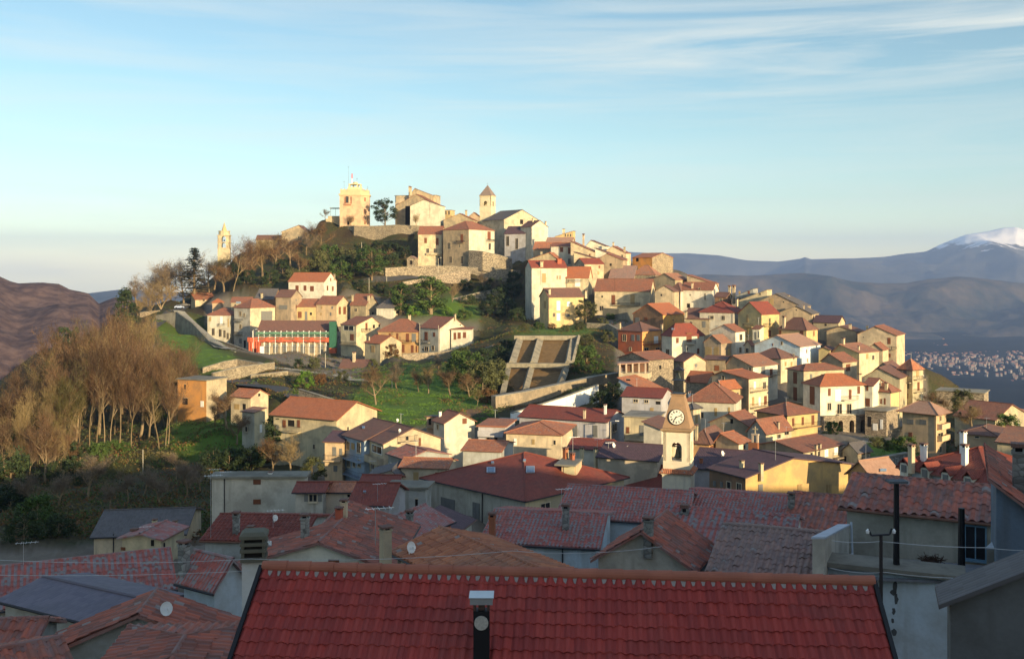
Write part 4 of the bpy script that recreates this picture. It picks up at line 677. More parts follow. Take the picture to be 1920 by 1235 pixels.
H('house', 'shaded grey house corner with broken eaves at the bottom right', (1782, 2040, 2060), 1018, 1260, 1118, 'sR', 30, 'd', 'g', a=-10, R=1.4, gz=-29, ts=0.34)
H('house', 'grey gable with old loose tiles and a blue dish at the bottom left', (80, 448, 470), 1212, 1300, 1147, 'gL', 42, 'G', 'D', a=9, R=2.6, gz=-29, ax=262, w=[(327, 1199, 10, 17, 'o')], dish=[(310, 1146, 26)], ts=0.40)
H('house', 'wide violet metal roof at the left', (10, 190, 262), 1165, 1220, 1128, 'gR', 50, 'G', 'm', a=51, R=5, gz=-29, ax=None, ant=[(140, 1128, 1165)])
H('house', 'dull red roof with skylight ledge at the bottom left corner', (-120, 45, 110), 1222, 1260, 1158, 'gR', 43, 'G', 'D', a=20, R=4, gz=-29, ts=0.38)
H('house', 'red tiled roof crossing the bottom left corner below the grey gable', (-160, 150, 190), 1330, 1400, 1198, 'gR', 30, 'G', 'D', a=-14, R=7, gz=-29, ts=0.34)
H('house', 'low red roof peak in front of the grey gable at the bottom', (150, 430, 450), 1300, 1400, 1212, 'hip', 30, 'G', 'D', a=10, R=6, gz=-29, ts=0.34)
H('house', 'white-walled corner with red-tiled slope beside the tall grey cowl chimney', (345, 402, 456), 1092, 1150, 1046, 'gR', 52, 'B', 'P', a=50, R=None, gz=-29, c=[(345, 1012, 15, 45, 'g')])
H('house', 'big crimson tiled roof in the foreground with orange ridge tiles', (432, 1700, 1720), 1300, 1400, 1100, 'gR', 30, 'M', 'F', a=8, R=12, gz=-29, over=0.05)
FG = SPECS[-1]
for s in SPECS: solve(s)
sl = R_(36); Rdx = 6.2    # the foreground roof is set straight in metres: ridge, right eave corner, directions
FG.update(C=Vector((8.98-0.086*Rdx, 25.15-0.996*Rdx, 0)), dL=Vector((-0.996, 0.086, 0)), dR=Vector((0.086, 0.996, 0)), L=15.6, Rl=13.0, zr=-7.81, zc=-7.81-Rdx*math.tan(sl), zb=-20, tp=0.5)
# ------------------------------------------------------------ the land: a height field through every house base and measured ground point
YT = [(340, 600), (420, 570), (450, 545), (500, 505), (550, 450), (600, 400), (650, 340), (700, 290), (750, 240), (800, 205), (850, 170), (900, 140), (1000, 90), (1100, 60), (1235, 40)]
def DD(py): return float(np.interp(py, [a for a, b in YT], [b for a, b in YT]))
GP = [(0, 900, 200), (100, 905, 200), (200, 905, 205), (330, 880, 212), (430, 850, 215), (0, 1010, 125), (150, 1010, 125), (300, 1000, 120), (450, 890, 190), (560, 890, 160), (-200, 930, 200), (-200, 1040, 120),
 (0, 830, 260), (100, 812, 265), (200, 770, 275), (300, 740, 275), (340, 785, 240), (410, 792, 226), (0, 790, 330), (100, 740, 340), (180, 690, 350), (250, 655, 365), (0, 850, 420), (100, 800, 440), (200, 720, 460), (-150, 900, 330), (-150, 960, 450),
 (235, 592, 440), (285, 575, 450), (330, 581, 440), (262, 612, 415), (275, 640, 385), (300, 662, 355), (330, 690, 325), (360, 706, 300), (290, 596, 425), (300, 625, 395), (340, 665, 355), (400, 693, 325), (430, 697, 318), (350, 628, 400), (400, 655, 365), (445, 668, 345), (380, 640, 392),
 (480, 678, 332), (520, 688, 320), (500, 706, 290), (560, 705, 300), (440, 712, 290), (540, 735, 250), (590, 755, 240), (600, 700, 320), (640, 720, 300), (560, 670, 380), (620, 690, 350),
 (680, 760, 240), (720, 790, 215), (760, 800, 208), (800, 795, 212), (880, 772, 232), (930, 752, 250), (700, 715, 300), (760, 690, 318), (850, 672, 335), (900, 705, 292), (900, 655, 350), (830, 740, 262), (760, 740, 262), (650, 735, 280), (930, 700, 300), (820, 700, 305),
 (940, 742, 274), (1060, 722, 288), (1000, 735, 279), (970, 632, 338), (1085, 630, 344), (955, 684, 307), (1060, 684, 314), (1010, 684, 309), (1000, 710, 293), (950, 715, 290), (1050, 705, 300), (1010, 655, 324), (1060, 655, 328), (980, 660, 322), (1095, 690, 300), (1120, 700, 290), (1135, 670, 318), (1150, 640, 350), (1110, 618, 372), (1060, 618, 375), (1000, 618, 368), (960, 615, 370),
 (960, 792, 218), (1060, 775, 236), (1130, 758, 245), (1150, 750, 240), (1120, 722, 262), (1000, 765, 238), (900, 800, 200),
 (900, 620, 400), (940, 610, 415), (965, 575, 470), (950, 530, 500), (900, 560, 460), (860, 592, 420), (830, 560, 450), (780, 562, 450), (720, 562, 452), (700, 590, 420), (920, 640, 372), (960, 500, 530), (900, 530, 490), (985, 610, 405),
 (600, 500, 500), (700, 500, 500), (760, 500, 508), (640, 456, 560), (700, 458, 558), (770, 456, 553), (600, 432, 578), (560, 456, 560), (500, 475, 560), (440, 505, 540), (380, 545, 500), (330, 560, 490), (300, 565, 500), (560, 525, 480), (480, 535, 485), (650, 525, 480), (400, 530, 520), (720, 480, 525),
 (722, 530, 482), (800, 524, 490), (880, 524, 492), (935, 532, 485), (650, 540, 470), (620, 424, 600), (700, 424, 585), (760, 426, 575), (850, 432, 570), (900, 428, 572), (1000, 440, 565), (1060, 462, 540), (1150, 480, 520), (1250, 505, 505),
 (1110, 600, 400), (1130, 590, 408), (1170, 600, 385), (1740, 760, 300), (1800, 775, 290), (1900, 810, 270), (1700, 790, 240), (1640, 830, 205), (1600, 840, 195), (1680, 850, 185), (1560, 815, 215),
 (1860, 870, 300), (1750, 800, 350), (1700, 730, 350), (1640, 690, 380), (1600, 650, 410), (1500, 600, 450), (1400, 570, 500), (1300, 540, 540), (1990, 900, 240)]
CP = [tuple(P(x, y, d)) for (x, y, d) in GP]
for s in SPECS:
    if s['cat'] in ('terrace', 'annex') or s is FG: continue
    for (l, r) in ((0, 0), (s['L'], 0), (0, s['Rl'])):
        q = s['C']+s['dL']*l+s['dR']*r; CP.append((q.x, q.y, s['zb']-(1.9 if s['d'] > 150 else 0.4)))
for x, y in ((-20, 5), (0, 15), (25, 5), (40, 25), (-40, 25), (0, 45), (-30, 45), (30, 60), (0, 70), (-60, 60), (60, 80), (60, 20), (-25, 80)): CP.append((x, y, -30))
SIL = [(-640, 300, 960), (-300, 330, 880), (0, 362, 770), (100, 385, 715), (200, 412, 650), (230, 455, 605), (300, 515, 574), (420, 605, 505), (520, 612, 470), (620, 620, 434), (900, 605, 430), (1050, 575, 458), (1150, 555, 480), (1250, 535, 505), (1350, 495, 555), (1450, 455, 590), (1550, 415, 625), (1650, 365, 690), (1740, 330, 765), (1900, 300, 815), (2100, 270, 860), (2640, 260, 950)]
for px in range(-640, 2641, 55):      # the back of the hill falls away to the valley
    dS = float(np.interp(px, [q[0] for q in SIL], [q[1] for q in SIL])); yS = float(np.interp(px, [q[0] for q in SIL], [q[2] for q in SIL])); zS = (HY-yS)/F*dS
    for dd, dz in ((45, 16), (95, 42), (160, 75), (250, 115), (380, 165)): CP.append(tuple(P(px, 0, dS+dd)[:2])+(zS-dz,))
CP = np.array(CP, dtype=np.float64)
TREES_PT = []        # filled below from the tree table before the grid is evaluated
def ground_eval(x, y):
    x = np.asarray(x, dtype=np.float64).ravel(); y = np.asarray(y, dtype=np.float64).ravel(); out = np.zeros_like(x)
    for i in range(0, len(x), 8000):
        dx = x[i:i+8000, None]-CP[None, :, 0]; dy = y[i:i+8000, None]-CP[None, :, 1]
        w = 1.0/((dx*dx+dy*dy+3.0)**1.8); out[i:i+8000] = (w*CP[None, :, 2]).sum(1)/w.sum(1)
    return out
def add_tree_points(tab):
    global CP
    CP = np.vstack([CP, np.array([tuple(P(x, y, d)) for x, y, d in tab])])
NU, NV = 560, 300
GU = np.linspace(-640, 2640, NU); GV = 4.0*(1000/4.0)**np.linspace(0, 1, NV)
GZ = None
def ground_grid():
    global GZ
    U, V = np.meshgrid(GU, GV); X = (U-CX)/F*V; Z = ground_eval(X, V).reshape(U.shape)
    dS = np.interp(U, [q[0] for q in SIL], [q[1] for q in SIL]); Z -= np.maximum(0, V-dS-260)*0.45      # beyond the back of the hill the land drops to the valley
    rng = np.random.RandomState(3); GZ = Z+rng.uniform(-0.12, 0.12, Z.shape)
    return X, V, GZ
def ground(x, y):                     # bilinear look-up
    u = (CX+F*x/y-GU[0])/(GU[1]-GU[0]); v = math.log(max(y, 4.01)/4.0)/math.log(250.0)*(NV-1)
    u = min(max(u, 0), NU-1.001); v = min(max(v, 0), NV-1.001); i = int(u); j = int(v); a = u-i; b = v-j
    return float(GZ[j, i]*(1-a)*(1-b)+GZ[j, i+1]*a*(1-b)+GZ[j+1, i]*(1-a)*b+GZ[j+1, i+1]*a*b)
def ground_hit(px, py, dmin=60):       # where the line of sight through a photo pixel meets the ground
    j0 = int(math.log(dmin/4.0)/math.log(250.0)*(NV-1)); u = (px-GU[0])/(GU[1]-GU[0]); i = int(u); a = u-i
    col = GZ[:, i]*(1-a)+GZ[:, i+1]*a; ray = (HY-py)/F*GV
    for j in range(j0, NV-1):
        if ray[j] <= col[j]:
            return P(px, py, float(GV[j]))
    return None
PATCH = [[(284, 596), (330, 615), (400, 652), (450, 672), (432, 697), (392, 702), (340, 670), (298, 636)], [(650, 748), (700, 715), (760, 685), (850, 690), (900, 735), (935, 748), (880, 772), (800, 797), (740, 800), (700, 770)],
         [(750, 578), (800, 568), (850, 556), (900, 575), (900, 605), (780, 606)], [(320, 770), (400, 775), (450, 785), (478, 848), (400, 866), (330, 852)], [(1620, 800), (1720, 835), (1720, 880), (1600, 862)], [(960, 618), (1130, 612), (1100, 630), (970, 630)]]
def inside(poly, x, y):
    c = np.zeros(x.shape, dtype=bool)
    for (x0, y0), (x1, y1) in zip(poly, poly[1:]+poly[:1]):
        c ^= ((y0 > y) != (y1 > y)) & (x < (x1-x0)*(y-y0)/((y1-y0) or 1e-9)+x0)
    return c
PAVED = [[(1100, 560), (1000, 440), (1180, 470), (1300, 520), (1560, 600), (1735, 700), (1740, 790), (1690, 835), (1590, 830), (1560, 870), (1300, 920), (1160, 800), (1150, 650)], [(385, 565), (700, 555), (760, 600), (900, 610), (890, 645), (760, 668), (640, 715), (480, 665), (385, 645)],
         [(600, 810), (900, 810), (1160, 800), (1300, 900), (1990, 900), (1990, 1300), (-400, 1300), (-400, 1060), (390, 1010), (560, 890)]]
def paved_weights():
    U, V = np.meshgrid(GU, GV); py = HY-F*GZ/V; w = np.zeros(U.shape)
    for p in PAVED: w[inside(p, U, py)] = 1
    return (w+np.roll(w, 1, 0)+np.roll(w, 1, 1))/3
def meadow_weights():
    """where the land is meadow rather than scrub, smoothed"""
    U, V = np.meshgrid(GU, GV); py = HY-F*GZ/V; w = np.zeros(U.shape)
    for p in PATCH: w[inside(p, U, py) & (V > 150)] = 1
    for _ in range(2): w = (w+np.roll(w, 1, 0)+np.roll(w, -1, 0)+np.roll(w, 1, 1)+np.roll(w, -1, 1))/5
    return w
def ground_mat():
    m, nt, b = newmat('hillside', 0.95); N = nt.nodes.new; L = nt.links.new
    tc = N('ShaderNodeTexCoord')
    def nz(s, d, r=0.6):
        n = N('ShaderNodeTexNoise'); n.inputs['Scale'].default_value = s; n.inputs['Detail'].default_value = d; n.inputs['Roughness'].default_value = r; L(tc.outputs['Object'], n.inputs['Vector']); return n.outputs[0]
    cr = N('ShaderNodeValToRGB'); L(nz(0.06, 9, 0.65), cr.inputs[0]); e = cr.color_ramp
    e.elements[0].position = 0.36; e.elements[0].color = (0.045, 0.032, 0.018, 1); e.elements[1].position = 0.66; e.elements[1].color = (0.05, 0.05, 0.02, 1)
    k = e.elements.new(0.48); k.color = (0.06, 0.05, 0.022, 1); k = e.elements.new(0.57); k.color = (0.045, 0.05, 0.018, 1)
    mx = N('ShaderNodeMix'); mx.data_type = 'RGBA'; mx.blend_type = 'MULTIPLY'; mx.inputs[0].default_value = 0.8; L(cr.outputs[0], mx.inputs[6])
    c2 = N('ShaderNodeValToRGB'); L(nz(1.3, 6, 0.7), c2.inputs[0]); c2.color_ramp.elements[0].position = 0.3; c2.color_ramp.elements[0].color = (0.5, 0.5, 0.5, 1); c2.color_ramp.elements[1].position = 0.7; c2.color_ramp.elements[1].color = (1.5, 1.4, 1.2, 1)
    L(c2.outputs[0], mx.inputs[7])
    at = N('ShaderNodeAttribute'); at.attribute_name = 'meadow'; gr = N('ShaderNodeMix'); gr.data_type = 'RGBA'; gr.inputs[6].default_value = (0.06, 0.115, 0.015, 1); gr.inputs[7].default_value = (0.12, 0.20, 0.03, 1); L(nz(0.5, 6, 0.7), gr.inputs[0])
    mg = N('ShaderNodeMix'); mg.data_type = 'RGBA'; L(at.outputs['Fac'], mg.inputs[0]); L(mx.outputs[2], mg.inputs[6]); L(gr.outputs[2], mg.inputs[7])
    ap = N('ShaderNodeAttribute'); ap.attribute_name = 'paved'; pv = N('ShaderNodeMix'); pv.data_type = 'RGBA'; pv.inputs[6].default_value = (0.12, 0.10, 0.08, 1); pv.inputs[7].default_value = (0.25, 0.21, 0.16, 1); L(nz(0.8, 7, 0.7), pv.inputs[0])
    mp_ = N('ShaderNodeMix'); mp_.data_type = 'RGBA'; L(ap.outputs['Fac'], mp_.inputs[0]); L(mg.outputs[2], mp_.inputs[6]); L(pv.outputs[2], mp_.inputs[7]); L(mp_.outputs[2], b.inputs['Base Color'])
    bp = N('ShaderNodeBump'); bp.inputs['Distance'].default_value = 0.5; bp.inputs['Strength'].default_value = 0.7; L(nz(0.9, 8, 0.7), bp.inputs['Height']); L(bp.outputs[0], b.inputs['Normal'])
    return m
def grid_mesh(name, X, Y, Z, mat, smooth=True):
    nv, nu = X.shape; me = bpy.data.meshes.new(name)
    co = np.stack([X, Y, Z], -1).reshape(-1, 3); idx = np.arange(nv*nu).reshape(nv, nu)
    f = np.stack([idx[:-1, :-1], idx[:-1, 1:], idx[1:, 1:], idx[1:, :-1]], -1).reshape(-1, 4)
    me.vertices.add(len(co)); me.vertices.foreach_set('co', co.ravel()); me.loops.add(f.size); me.loops.foreach_set('vertex_index', f.ravel())
    me.polygons.add(len(f)); me.polygons.foreach_set('loop_start', np.arange(0, f.size, 4)); me.polygons.foreach_set('loop_total', np.full(len(f), 4))
    if smooth: me.polygons.foreach_set('use_smooth', np.ones(len(f), dtype=bool))
    me.materials.append(mat); me.update(); me.validate(); o = bpy.data.objects.new(name, me); COL.objects.link(o); return o

# ------------------------------------------------------------ far country: ridges, snow mountain, valley floor with its town
def far_mat(name, c1, c2, scale, snow=None, trees=0.0):
    m, nt, b = newmat(name, 1.0); b.inputs['Specular IOR Level'].default_value = 0.0; N = nt.nodes.new; L = nt.links.new
    tc = N('ShaderNodeTexCoord'); n = N('ShaderNodeTexNoise'); n.inputs['Scale'].default_value = scale; n.inputs['Detail'].default_value = 9; n.inputs['Roughness'].default_value = 0.62; L(tc.outputs['Object'], n.inputs['Vector'])
    cr = N('ShaderNodeValToRGB'); L(n.outputs[0], cr.inputs[0]); cr.color_ramp.elements[0].position = 0.40; cr.color_ramp.elements[0].color = c1+(1,); cr.color_ramp.elements[1].position = 0.60; cr.color_ramp.elements[1].color = c2+(1,)
    c = cr.outputs[0]
    if snow is not None:
        sx = N('ShaderNodeSeparateXYZ'); L(tc.outputs['Object'], sx.inputs[0]); n2 = N('ShaderNodeTexNoise'); n2.inputs['Scale'].default_value = 0.0038; n2.inputs['Detail'].default_value = 7; n2.inputs['Roughness'].default_value = 0.6
        mp = N('ShaderNodeMapping'); mp.inputs['Rotation'].default_value = (0, R_(35), 0); mp.inputs['Scale'].default_value = (1, 1, 2.6); L(tc.outputs['Object'], mp.inputs[0]); L(mp.outputs[0], n2.inputs['Vector'])
        a1 = N('ShaderNodeMapRange'); a1.inputs[1].default_value = snow[0]; a1.inputs[2].default_value = snow[1]; L(sx.outputs['Z'], a1.inputs[0])
        s1 = N('ShaderNodeMath'); s1.operation = 'ADD'; L(a1.outputs[0], s1.inputs[0]); L(n2.outputs[0], s1.inputs[1])
        g = N('ShaderNodeMapRange'); g.inputs[1].default_value = 1.0; g.inputs[2].default_value = 1.12; L(s1.outputs[0], g.inputs[0])
        mx = N('ShaderNodeMix'); mx.data_type = 'RGBA'; L(g.outputs[0], mx.inputs[0]); L(c, mx.inputs[6]); mx.inputs[7].default_value = (0.85, 0.83, 0.82, 1); c = mx.outputs[2]
    L(c, b.inputs['Base Color'])
    bp = N('ShaderNodeBump'); bp.inputs['Distance'].default_value = 0.6/scale*0.15; bp.inputs['Strength'].default_value = 0.6; L(n.outputs[0], bp.inputs['Height']); L(bp.outputs[0], b.inputs['Normal'])
    return m
def ridge(name, prof, d, depth, zfoot, mat, amp, fs, seed, nu=360, nv=44):
    """a range of hills: prof = skyline in photo pixels, crest at distance d, slopes of the given depth before and behind"""
    xs = np.linspace(prof[0][0], prof[-1][0], nu); ys = np.interp(xs, [p[0] for p in prof], [p[1] for p in prof])
    X = np.zeros((nv, nu)); Y = X.copy(); Z = X.copy()
    for j in range(nv):
        t = j/(nv-1)*1.35-1.0               # -1 foot in front, 0 crest, .35 behind
        for i in range(nu):
            y = d+t*depth; zc = (HY-ys[i])/F*d; x = (xs[i]-CX)/F*y
            nn = noise.fractal(Vector((x*fs+seed, y*fs, seed)), 1.0, 2.1, 6)
            rg = 1-abs(noise.noise(Vector((x*fs*1.7+seed, y*fs*0.7, 3))))*2
            w = math.cos(min(abs(t), 1)*math.pi/2)**1.15 if t < 0 else 1-t*1.1
            z = zfoot+(zc-zfoot)*w+((nn*.55-.62+rg*.32)*amp)*min(1, abs(t)*5)*(0.35+0.65*w)
            if abs(t) < 0.03: z += nn*amp*0.04
            X[j, i] = x; Y[j, i] = y; Z[j, i] = z
    o = grid_mesh(name, X, Y, Z, mat); tag(o, kind='structure'); return o
def far_country():
    ridge('hills', [(-900, 470), (-300, 490), (-60, 508), (0, 517), (20, 527), (35, 531), (80, 529), (110, 531), (130, 541), (150, 545), (166, 549), (185, 568), (215, 556), (260, 562), (330, 600), (500, 640)], 1700, 900, -260,
          far_mat('hazed_brown_hill', (0.075, 0.05, 0.048), (0.145, 0.095, 0.08), 0.05), 40, 0.0045, 2.0, nu=500, nv=110)  # grey-purple of the distance haze mixed into this brown
    ridge('hills', [(-600, 560), (100, 552), (160, 550), (190, 546), (230, 541), (300, 545), (420, 552), (600, 560)], 9000, 3000, -400, far_mat('blue_left_hill', (0.05, 0.055, 0.04), (0.09, 0.08, 0.06), 0.002), 100, 0.0006, 5.0)
    ridge('hills', [(900, 560), (1150, 530), (1250, 520), (1320, 515), (1400, 518), (1450, 516), (1500, 515), (1560, 519), (1600, 528), (1640, 530), (1700, 530), (1740, 522), (1800, 519), (1860, 525), (1950, 530), (2300, 500), (2900, 540)], 8200, 1900, -420,
          far_mat('wooded_middle_ridge', (0.022, 0.03, 0.03), (0.095, 0.075, 0.055), 0.0022), 420, 0.0009, 9.0, nu=520, nv=100)
    ridge('mountains', [(300, 560), (700, 500), (1000, 480), (1180, 472), (1230, 475), (1290, 474), (1350, 478), (1400, 487), (1460, 490), (1500, 485), (1510, 482), (1520, 486), (1600, 484), (1660, 480), (1700, 474), (1735, 471), (1770, 455), (1810, 440), (1850, 434), (1880, 427), (1905, 426), (1940, 436), (2050, 450), (2300, 480), (2900, 500)], 15000, 5000, -450,
          far_mat('far_mountain', (0.06, 0.06, 0.05), (0.11, 0.10, 0.08), 0.0009, snow=(70, 600)), 420, 0.00055, 4.0, nu=560, nv=90)
    vm = far_mat('shaded_fields', (0.005, 0.009, 0.011), (0.014, 0.018, 0.018), 0.003)  # hill shade and blue haze put into these dark field colours
    U = np.linspace(-1200, 3200, 220); V = np.concatenate([np.linspace(1000, 3000, 30), np.linspace(3100, 20000, 60)]); UU, VV = np.meshgrid(U, V)
    X = (UU-CX)/F*VV; Z = np.zeros_like(X)
    for j in range(X.shape[0]):
        for i in range(X.shape[1]):
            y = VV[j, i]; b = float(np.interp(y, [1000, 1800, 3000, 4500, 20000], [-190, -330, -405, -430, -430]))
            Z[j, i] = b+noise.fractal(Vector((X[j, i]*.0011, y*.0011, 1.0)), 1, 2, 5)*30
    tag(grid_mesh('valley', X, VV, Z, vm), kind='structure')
    mb = MB(); rnd = random.Random(5)       # the far town: too small and dense to count
    for _ in range(560):
        if rnd.random() < 0.75: px = rnd.gauss(1810, 90); py = 645+abs(rnd.gauss(0, 26))+(px-1700)*0.05+rnd.uniform(-12, 14)
        else: px = rnd.uniform(1690, 2150); py = rnd.uniform(625, 740)
        if px < 1560 or px > 2250: continue
        d = 435*F/(py-HY); c = P(px, py, d); w = rnd.uniform(3, 6.5); l = rnd.uniform(3, 9); h = rnd.uniform(1, 3); an = rnd.uniform(0, 3)
        ax = Vector((math.cos(an), math.sin(an), 0)); ay = Vector((-ax.y, ax.x, 0)); up = Vector((0, 0, 1)); c.z += 1
        mi = rnd.choice([0, 0, 1]); mb.box(c, ax*w, ay*l, up*(h+3), mi)
        q = [c+ax*a*w*1.1+ay*b*l*1.05+up*(h+3) for a, b in ((-1, -1), (1, -1), (1, 1), (-1, 1))]; r0 = c-ay*l+up*(h+6); r1 = c+ay*l+up*(h+6)
        mb.face([q[0], q[3], r1, r0], mi=2); mb.face([q[1], r0, r1, q[2]], mi=2); mb.face([q[0], r0, q[1]], mi=mi); mb.face([q[3], q[2], r1], mi=mi)
    tag(mb.build('distant_town', [plain('town_white', (0.24, 0.21, 0.19)), plain('town_cream', (0.22, 0.17, 0.14)), plain('town_roof', (0.35, 0.16, 0.10))], fix=False), 'pale hazy town scattered over the valley floor below the right hills', 'distant town', kind='stuff')
# ------------------------------------------------------------ vegetation
def leafmat(name, a, b_, rough=0.8):
    m, nt, b = newmat(name, rough); N = nt.nodes.new; L = nt.links.new
    tc = N('ShaderNodeTexCoord'); n = N('ShaderNodeTexNoise'); n.inputs['Scale'].default_value = 0.9; n.inputs['Detail'].default_value = 5; L(tc.outputs['Object'], n.inputs['Vector'])
    oi = N('ShaderNodeObjectInfo'); ad = N('ShaderNodeMath'); ad.operation = 'ADD'; L(n.outputs[0], ad.inputs[0]); sb = N('ShaderNodeMath'); sb.operation = 'MULTIPLY_ADD'; sb.inputs[1].default_value = 0.3; sb.inputs[2].default_value = -0.15
    L(oi.outputs['Random'], sb.inputs[0]); L(sb.outputs[0], ad.inputs[1])
    cr = N('ShaderNodeValToRGB'); L(ad.outputs[0], cr.inputs[0]); cr.color_ramp.elements[0].position = 0.35; cr.color_ramp.elements[0].color = a+(1,); cr.color_ramp.elements[1].position = 0.65; cr.color_ramp.elements[1].color = b_+(1,)
    L(cr.outputs[0], b.inputs['Base Color']); return m
BARK = leafmat('bark', (0.16, 0.115, 0.065), (0.27, 0.20, 0.12)); BARKP = leafmat('pale_bark', (0.15, 0.11, 0.06), (0.27, 0.205, 0.125))
TWIG = {'o': leafmat('twigs_russet', (0.075, 0.043, 0.024), (0.155, 0.088, 0.045)), 'g': leafmat('twigs_grey', (0.10, 0.078, 0.06), (0.19, 0.145, 0.105)), 'y': leafmat('twigs_ochre', (0.16, 0.11, 0.05), (0.26, 0.19, 0.085)), 'm': leafmat('twigs_mossy', (0.07, 0.065, 0.022), (0.15, 0.12, 0.045))}
LEAF = {'d': leafmat('leaves_dark', (0.018, 0.032, 0.014), (0.04, 0.06, 0.022)), 'g': leafmat('leaves_green', (0.035, 0.065, 0.015), (0.075, 0.12, 0.028)), 'b': leafmat('leaves_bright', (0.06, 0.12, 0.015), (0.12, 0.22, 0.03)), 'o': leafmat('leaves_olive', (0.055, 0.06, 0.022), (0.10, 0.105, 0.04)), 'c': leafmat('needles', (0.012, 0.022, 0.014), (0.03, 0.042, 0.022)), 'r': leafmat('leaves_rusty', (0.10, 0.05, 0.02), (0.17, 0.09, 0.035))}
def meshonly(mb, name, mats):
    o = mb.build(name, mats, fix=False); me = o.data; bpy.data.objects.remove(o); return me
def bare_proto(seed, slim=False, twigs=2600, vase=False):
    """a leafless tree 10 m tall: trunk with limbs, and a crown of fine twigs"""
    rnd = random.Random(seed); tm = MB(); cm = MB(); ends = []
    def grow(p, d, ln, r, lv):
        n = 4 if lv == 0 else 3
        for i in range(n):
            d2 = (d+Vector((rnd.gauss(0, .09+.07*lv), rnd.gauss(0, .09+.07*lv), 0.02+rnd.gauss(0, .05)+(0.10 if lv else 0)))).normalized(); q = p+d2*(ln/n); r1 = r*(1-0.5*(i+1)/n)**0.8
            tm.tube(p, q, r*(1-0.5*i/n)**0.8, r1, 6 if lv == 0 else 4 if lv == 1 else 3); 
            if lv >= 1: ends.append((q, d2, lv))
            if lv < 3 and (i > 0 or lv > 0):
                for k in range(rnd.choice([2, 3]) if lv < 2 else 2):
                    an = rnd.uniform(0, 6.28); sp = rnd.uniform(0.45, 0.95) if not slim else rnd.uniform(0.35, 0.85)
                    side = Vector((math.cos(an), math.sin(an), 0)); dn = (d2*math.cos(sp)+side*math.sin(sp)).normalized()
                    grow(q, dn, ln*rnd.uniform(.30, .66), r1*0.6, lv+1)
            p = q; d = d2
    if vase:
        for k in range(4):
            an = k*1.57+rnd.uniform(-.4, .4); grow(Vector((0, 0, 0)), Vector((math.cos(an)*.25, math.sin(an)*.25, 1)).normalized(), 6.0, 0.13, 0)
    else: grow(Vector((0, 0, -0.4)), Vector((rnd.uniform(-.06, .06), rnd.uniform(-.06, .06), 1)), 7.2 if slim else 5.2, 0.10 if slim else 0.19, 0)
    tops = [e for e in ends if e[2] >= 2] or ends
    for _ in range(twigs):
        q, d, lv = rnd.choice(tops); dv = (d+Vector((rnd.gauss(0, .55), rnd.gauss(0, .55), rnd.gauss(.25, .45)))).normalized(); l = rnd.uniform(.35, 1.0)
        a = q+Vector((rnd.gauss(0, .28), rnd.gauss(0, .28), rnd.gauss(0, .28))); w = dv.cross(Vector((rnd.uniform(-1, 1), rnd.uniform(-1, 1), rnd.uniform(-1, 1)))).normalized()*rnd.uniform(.011, .027)
        cm.face([a-w, a+w, a+dv*l])
    h = max(v[2] for v in cm.v); sc = 10.0/h
    for m in (tm, cm): m.v = [(x*sc, y*sc, z*sc) for x, y, z in m.v]
    return tm, cm
def leafy_proto(seed, shape='round', n=4200, leaf=.17):
    """leafy tree 10 m tall: clumped leaves with gaps"""
    rnd = random.Random(seed); tm = MB(); cm = MB(); cl = []
    z0 = {'round': 2.6, 'bush': 0.2, 'tall': 1.2, 'cone': 0.6}[shape]
    for k in range(46 if shape != 'bush' else 40):
        t = rnd.random(); an = rnd.uniform(0, 6.283)
        if shape == 'cone': z = z0+t**1.3*9.2; r = 2.3*(1-(z-z0)/9.8)*rnd.uniform(.35, 1)
        elif shape == 'tall': z = z0+t*8.4; r = 2.1*math.sin(math.pi*min(.98, .12+t*.85))**.6*rnd.uniform(.4, 1)
        elif shape == 'bush': z = z0+t*8.5; r = 6.0*math.sqrt(max(.05, 1-(z/10)**2))*rnd.uniform(.35, 1)
        else: z = z0+t*7; r = 3.6*math.sqrt(max(.05, 1-((z-6)/4.3)**2))*rnd.uniform(.45, 1)
        cl.append((Vector((r*math.cos(an), r*math.sin(an), z)), rnd.uniform(.45, 1.15)*(1.7 if shape == 'bush' else 1)))
    for c, r in cl:
        tm.tube((c.x*.15, c.y*.15, max(0, c.z-1.6)), c, .07, .02, 3)
        for _ in range(n//len(cl)):
            v = Vector((rnd.gauss(0, 1), rnd.gauss(0, 1), rnd.gauss(0, 1))).normalized()*r*rnd.uniform(.25, 1)**.5; q = c+v
            u = Vector((rnd.uniform(-1, 1), rnd.uniform(-1, 1), rnd.uniform(-1, 1))).normalized(); w = u.cross(v).normalized() if v.length > 0 else u; s_ = leaf*rnd.uniform(.6, 1.5)*(1.6 if shape == 'bush' else 1)
            cm.face([q-u*s_, q+w*s_*.6, q+u*s_, q-w*s_*.6])
    tm.tube((0, 0, -.4), (rnd.uniform(-.1, .1), 0, z0+3.5), .26, .12, 7); tm.tube((0, 0, z0+3.4), (0, 0, 9), .12, .03, 5)
    return tm, cm
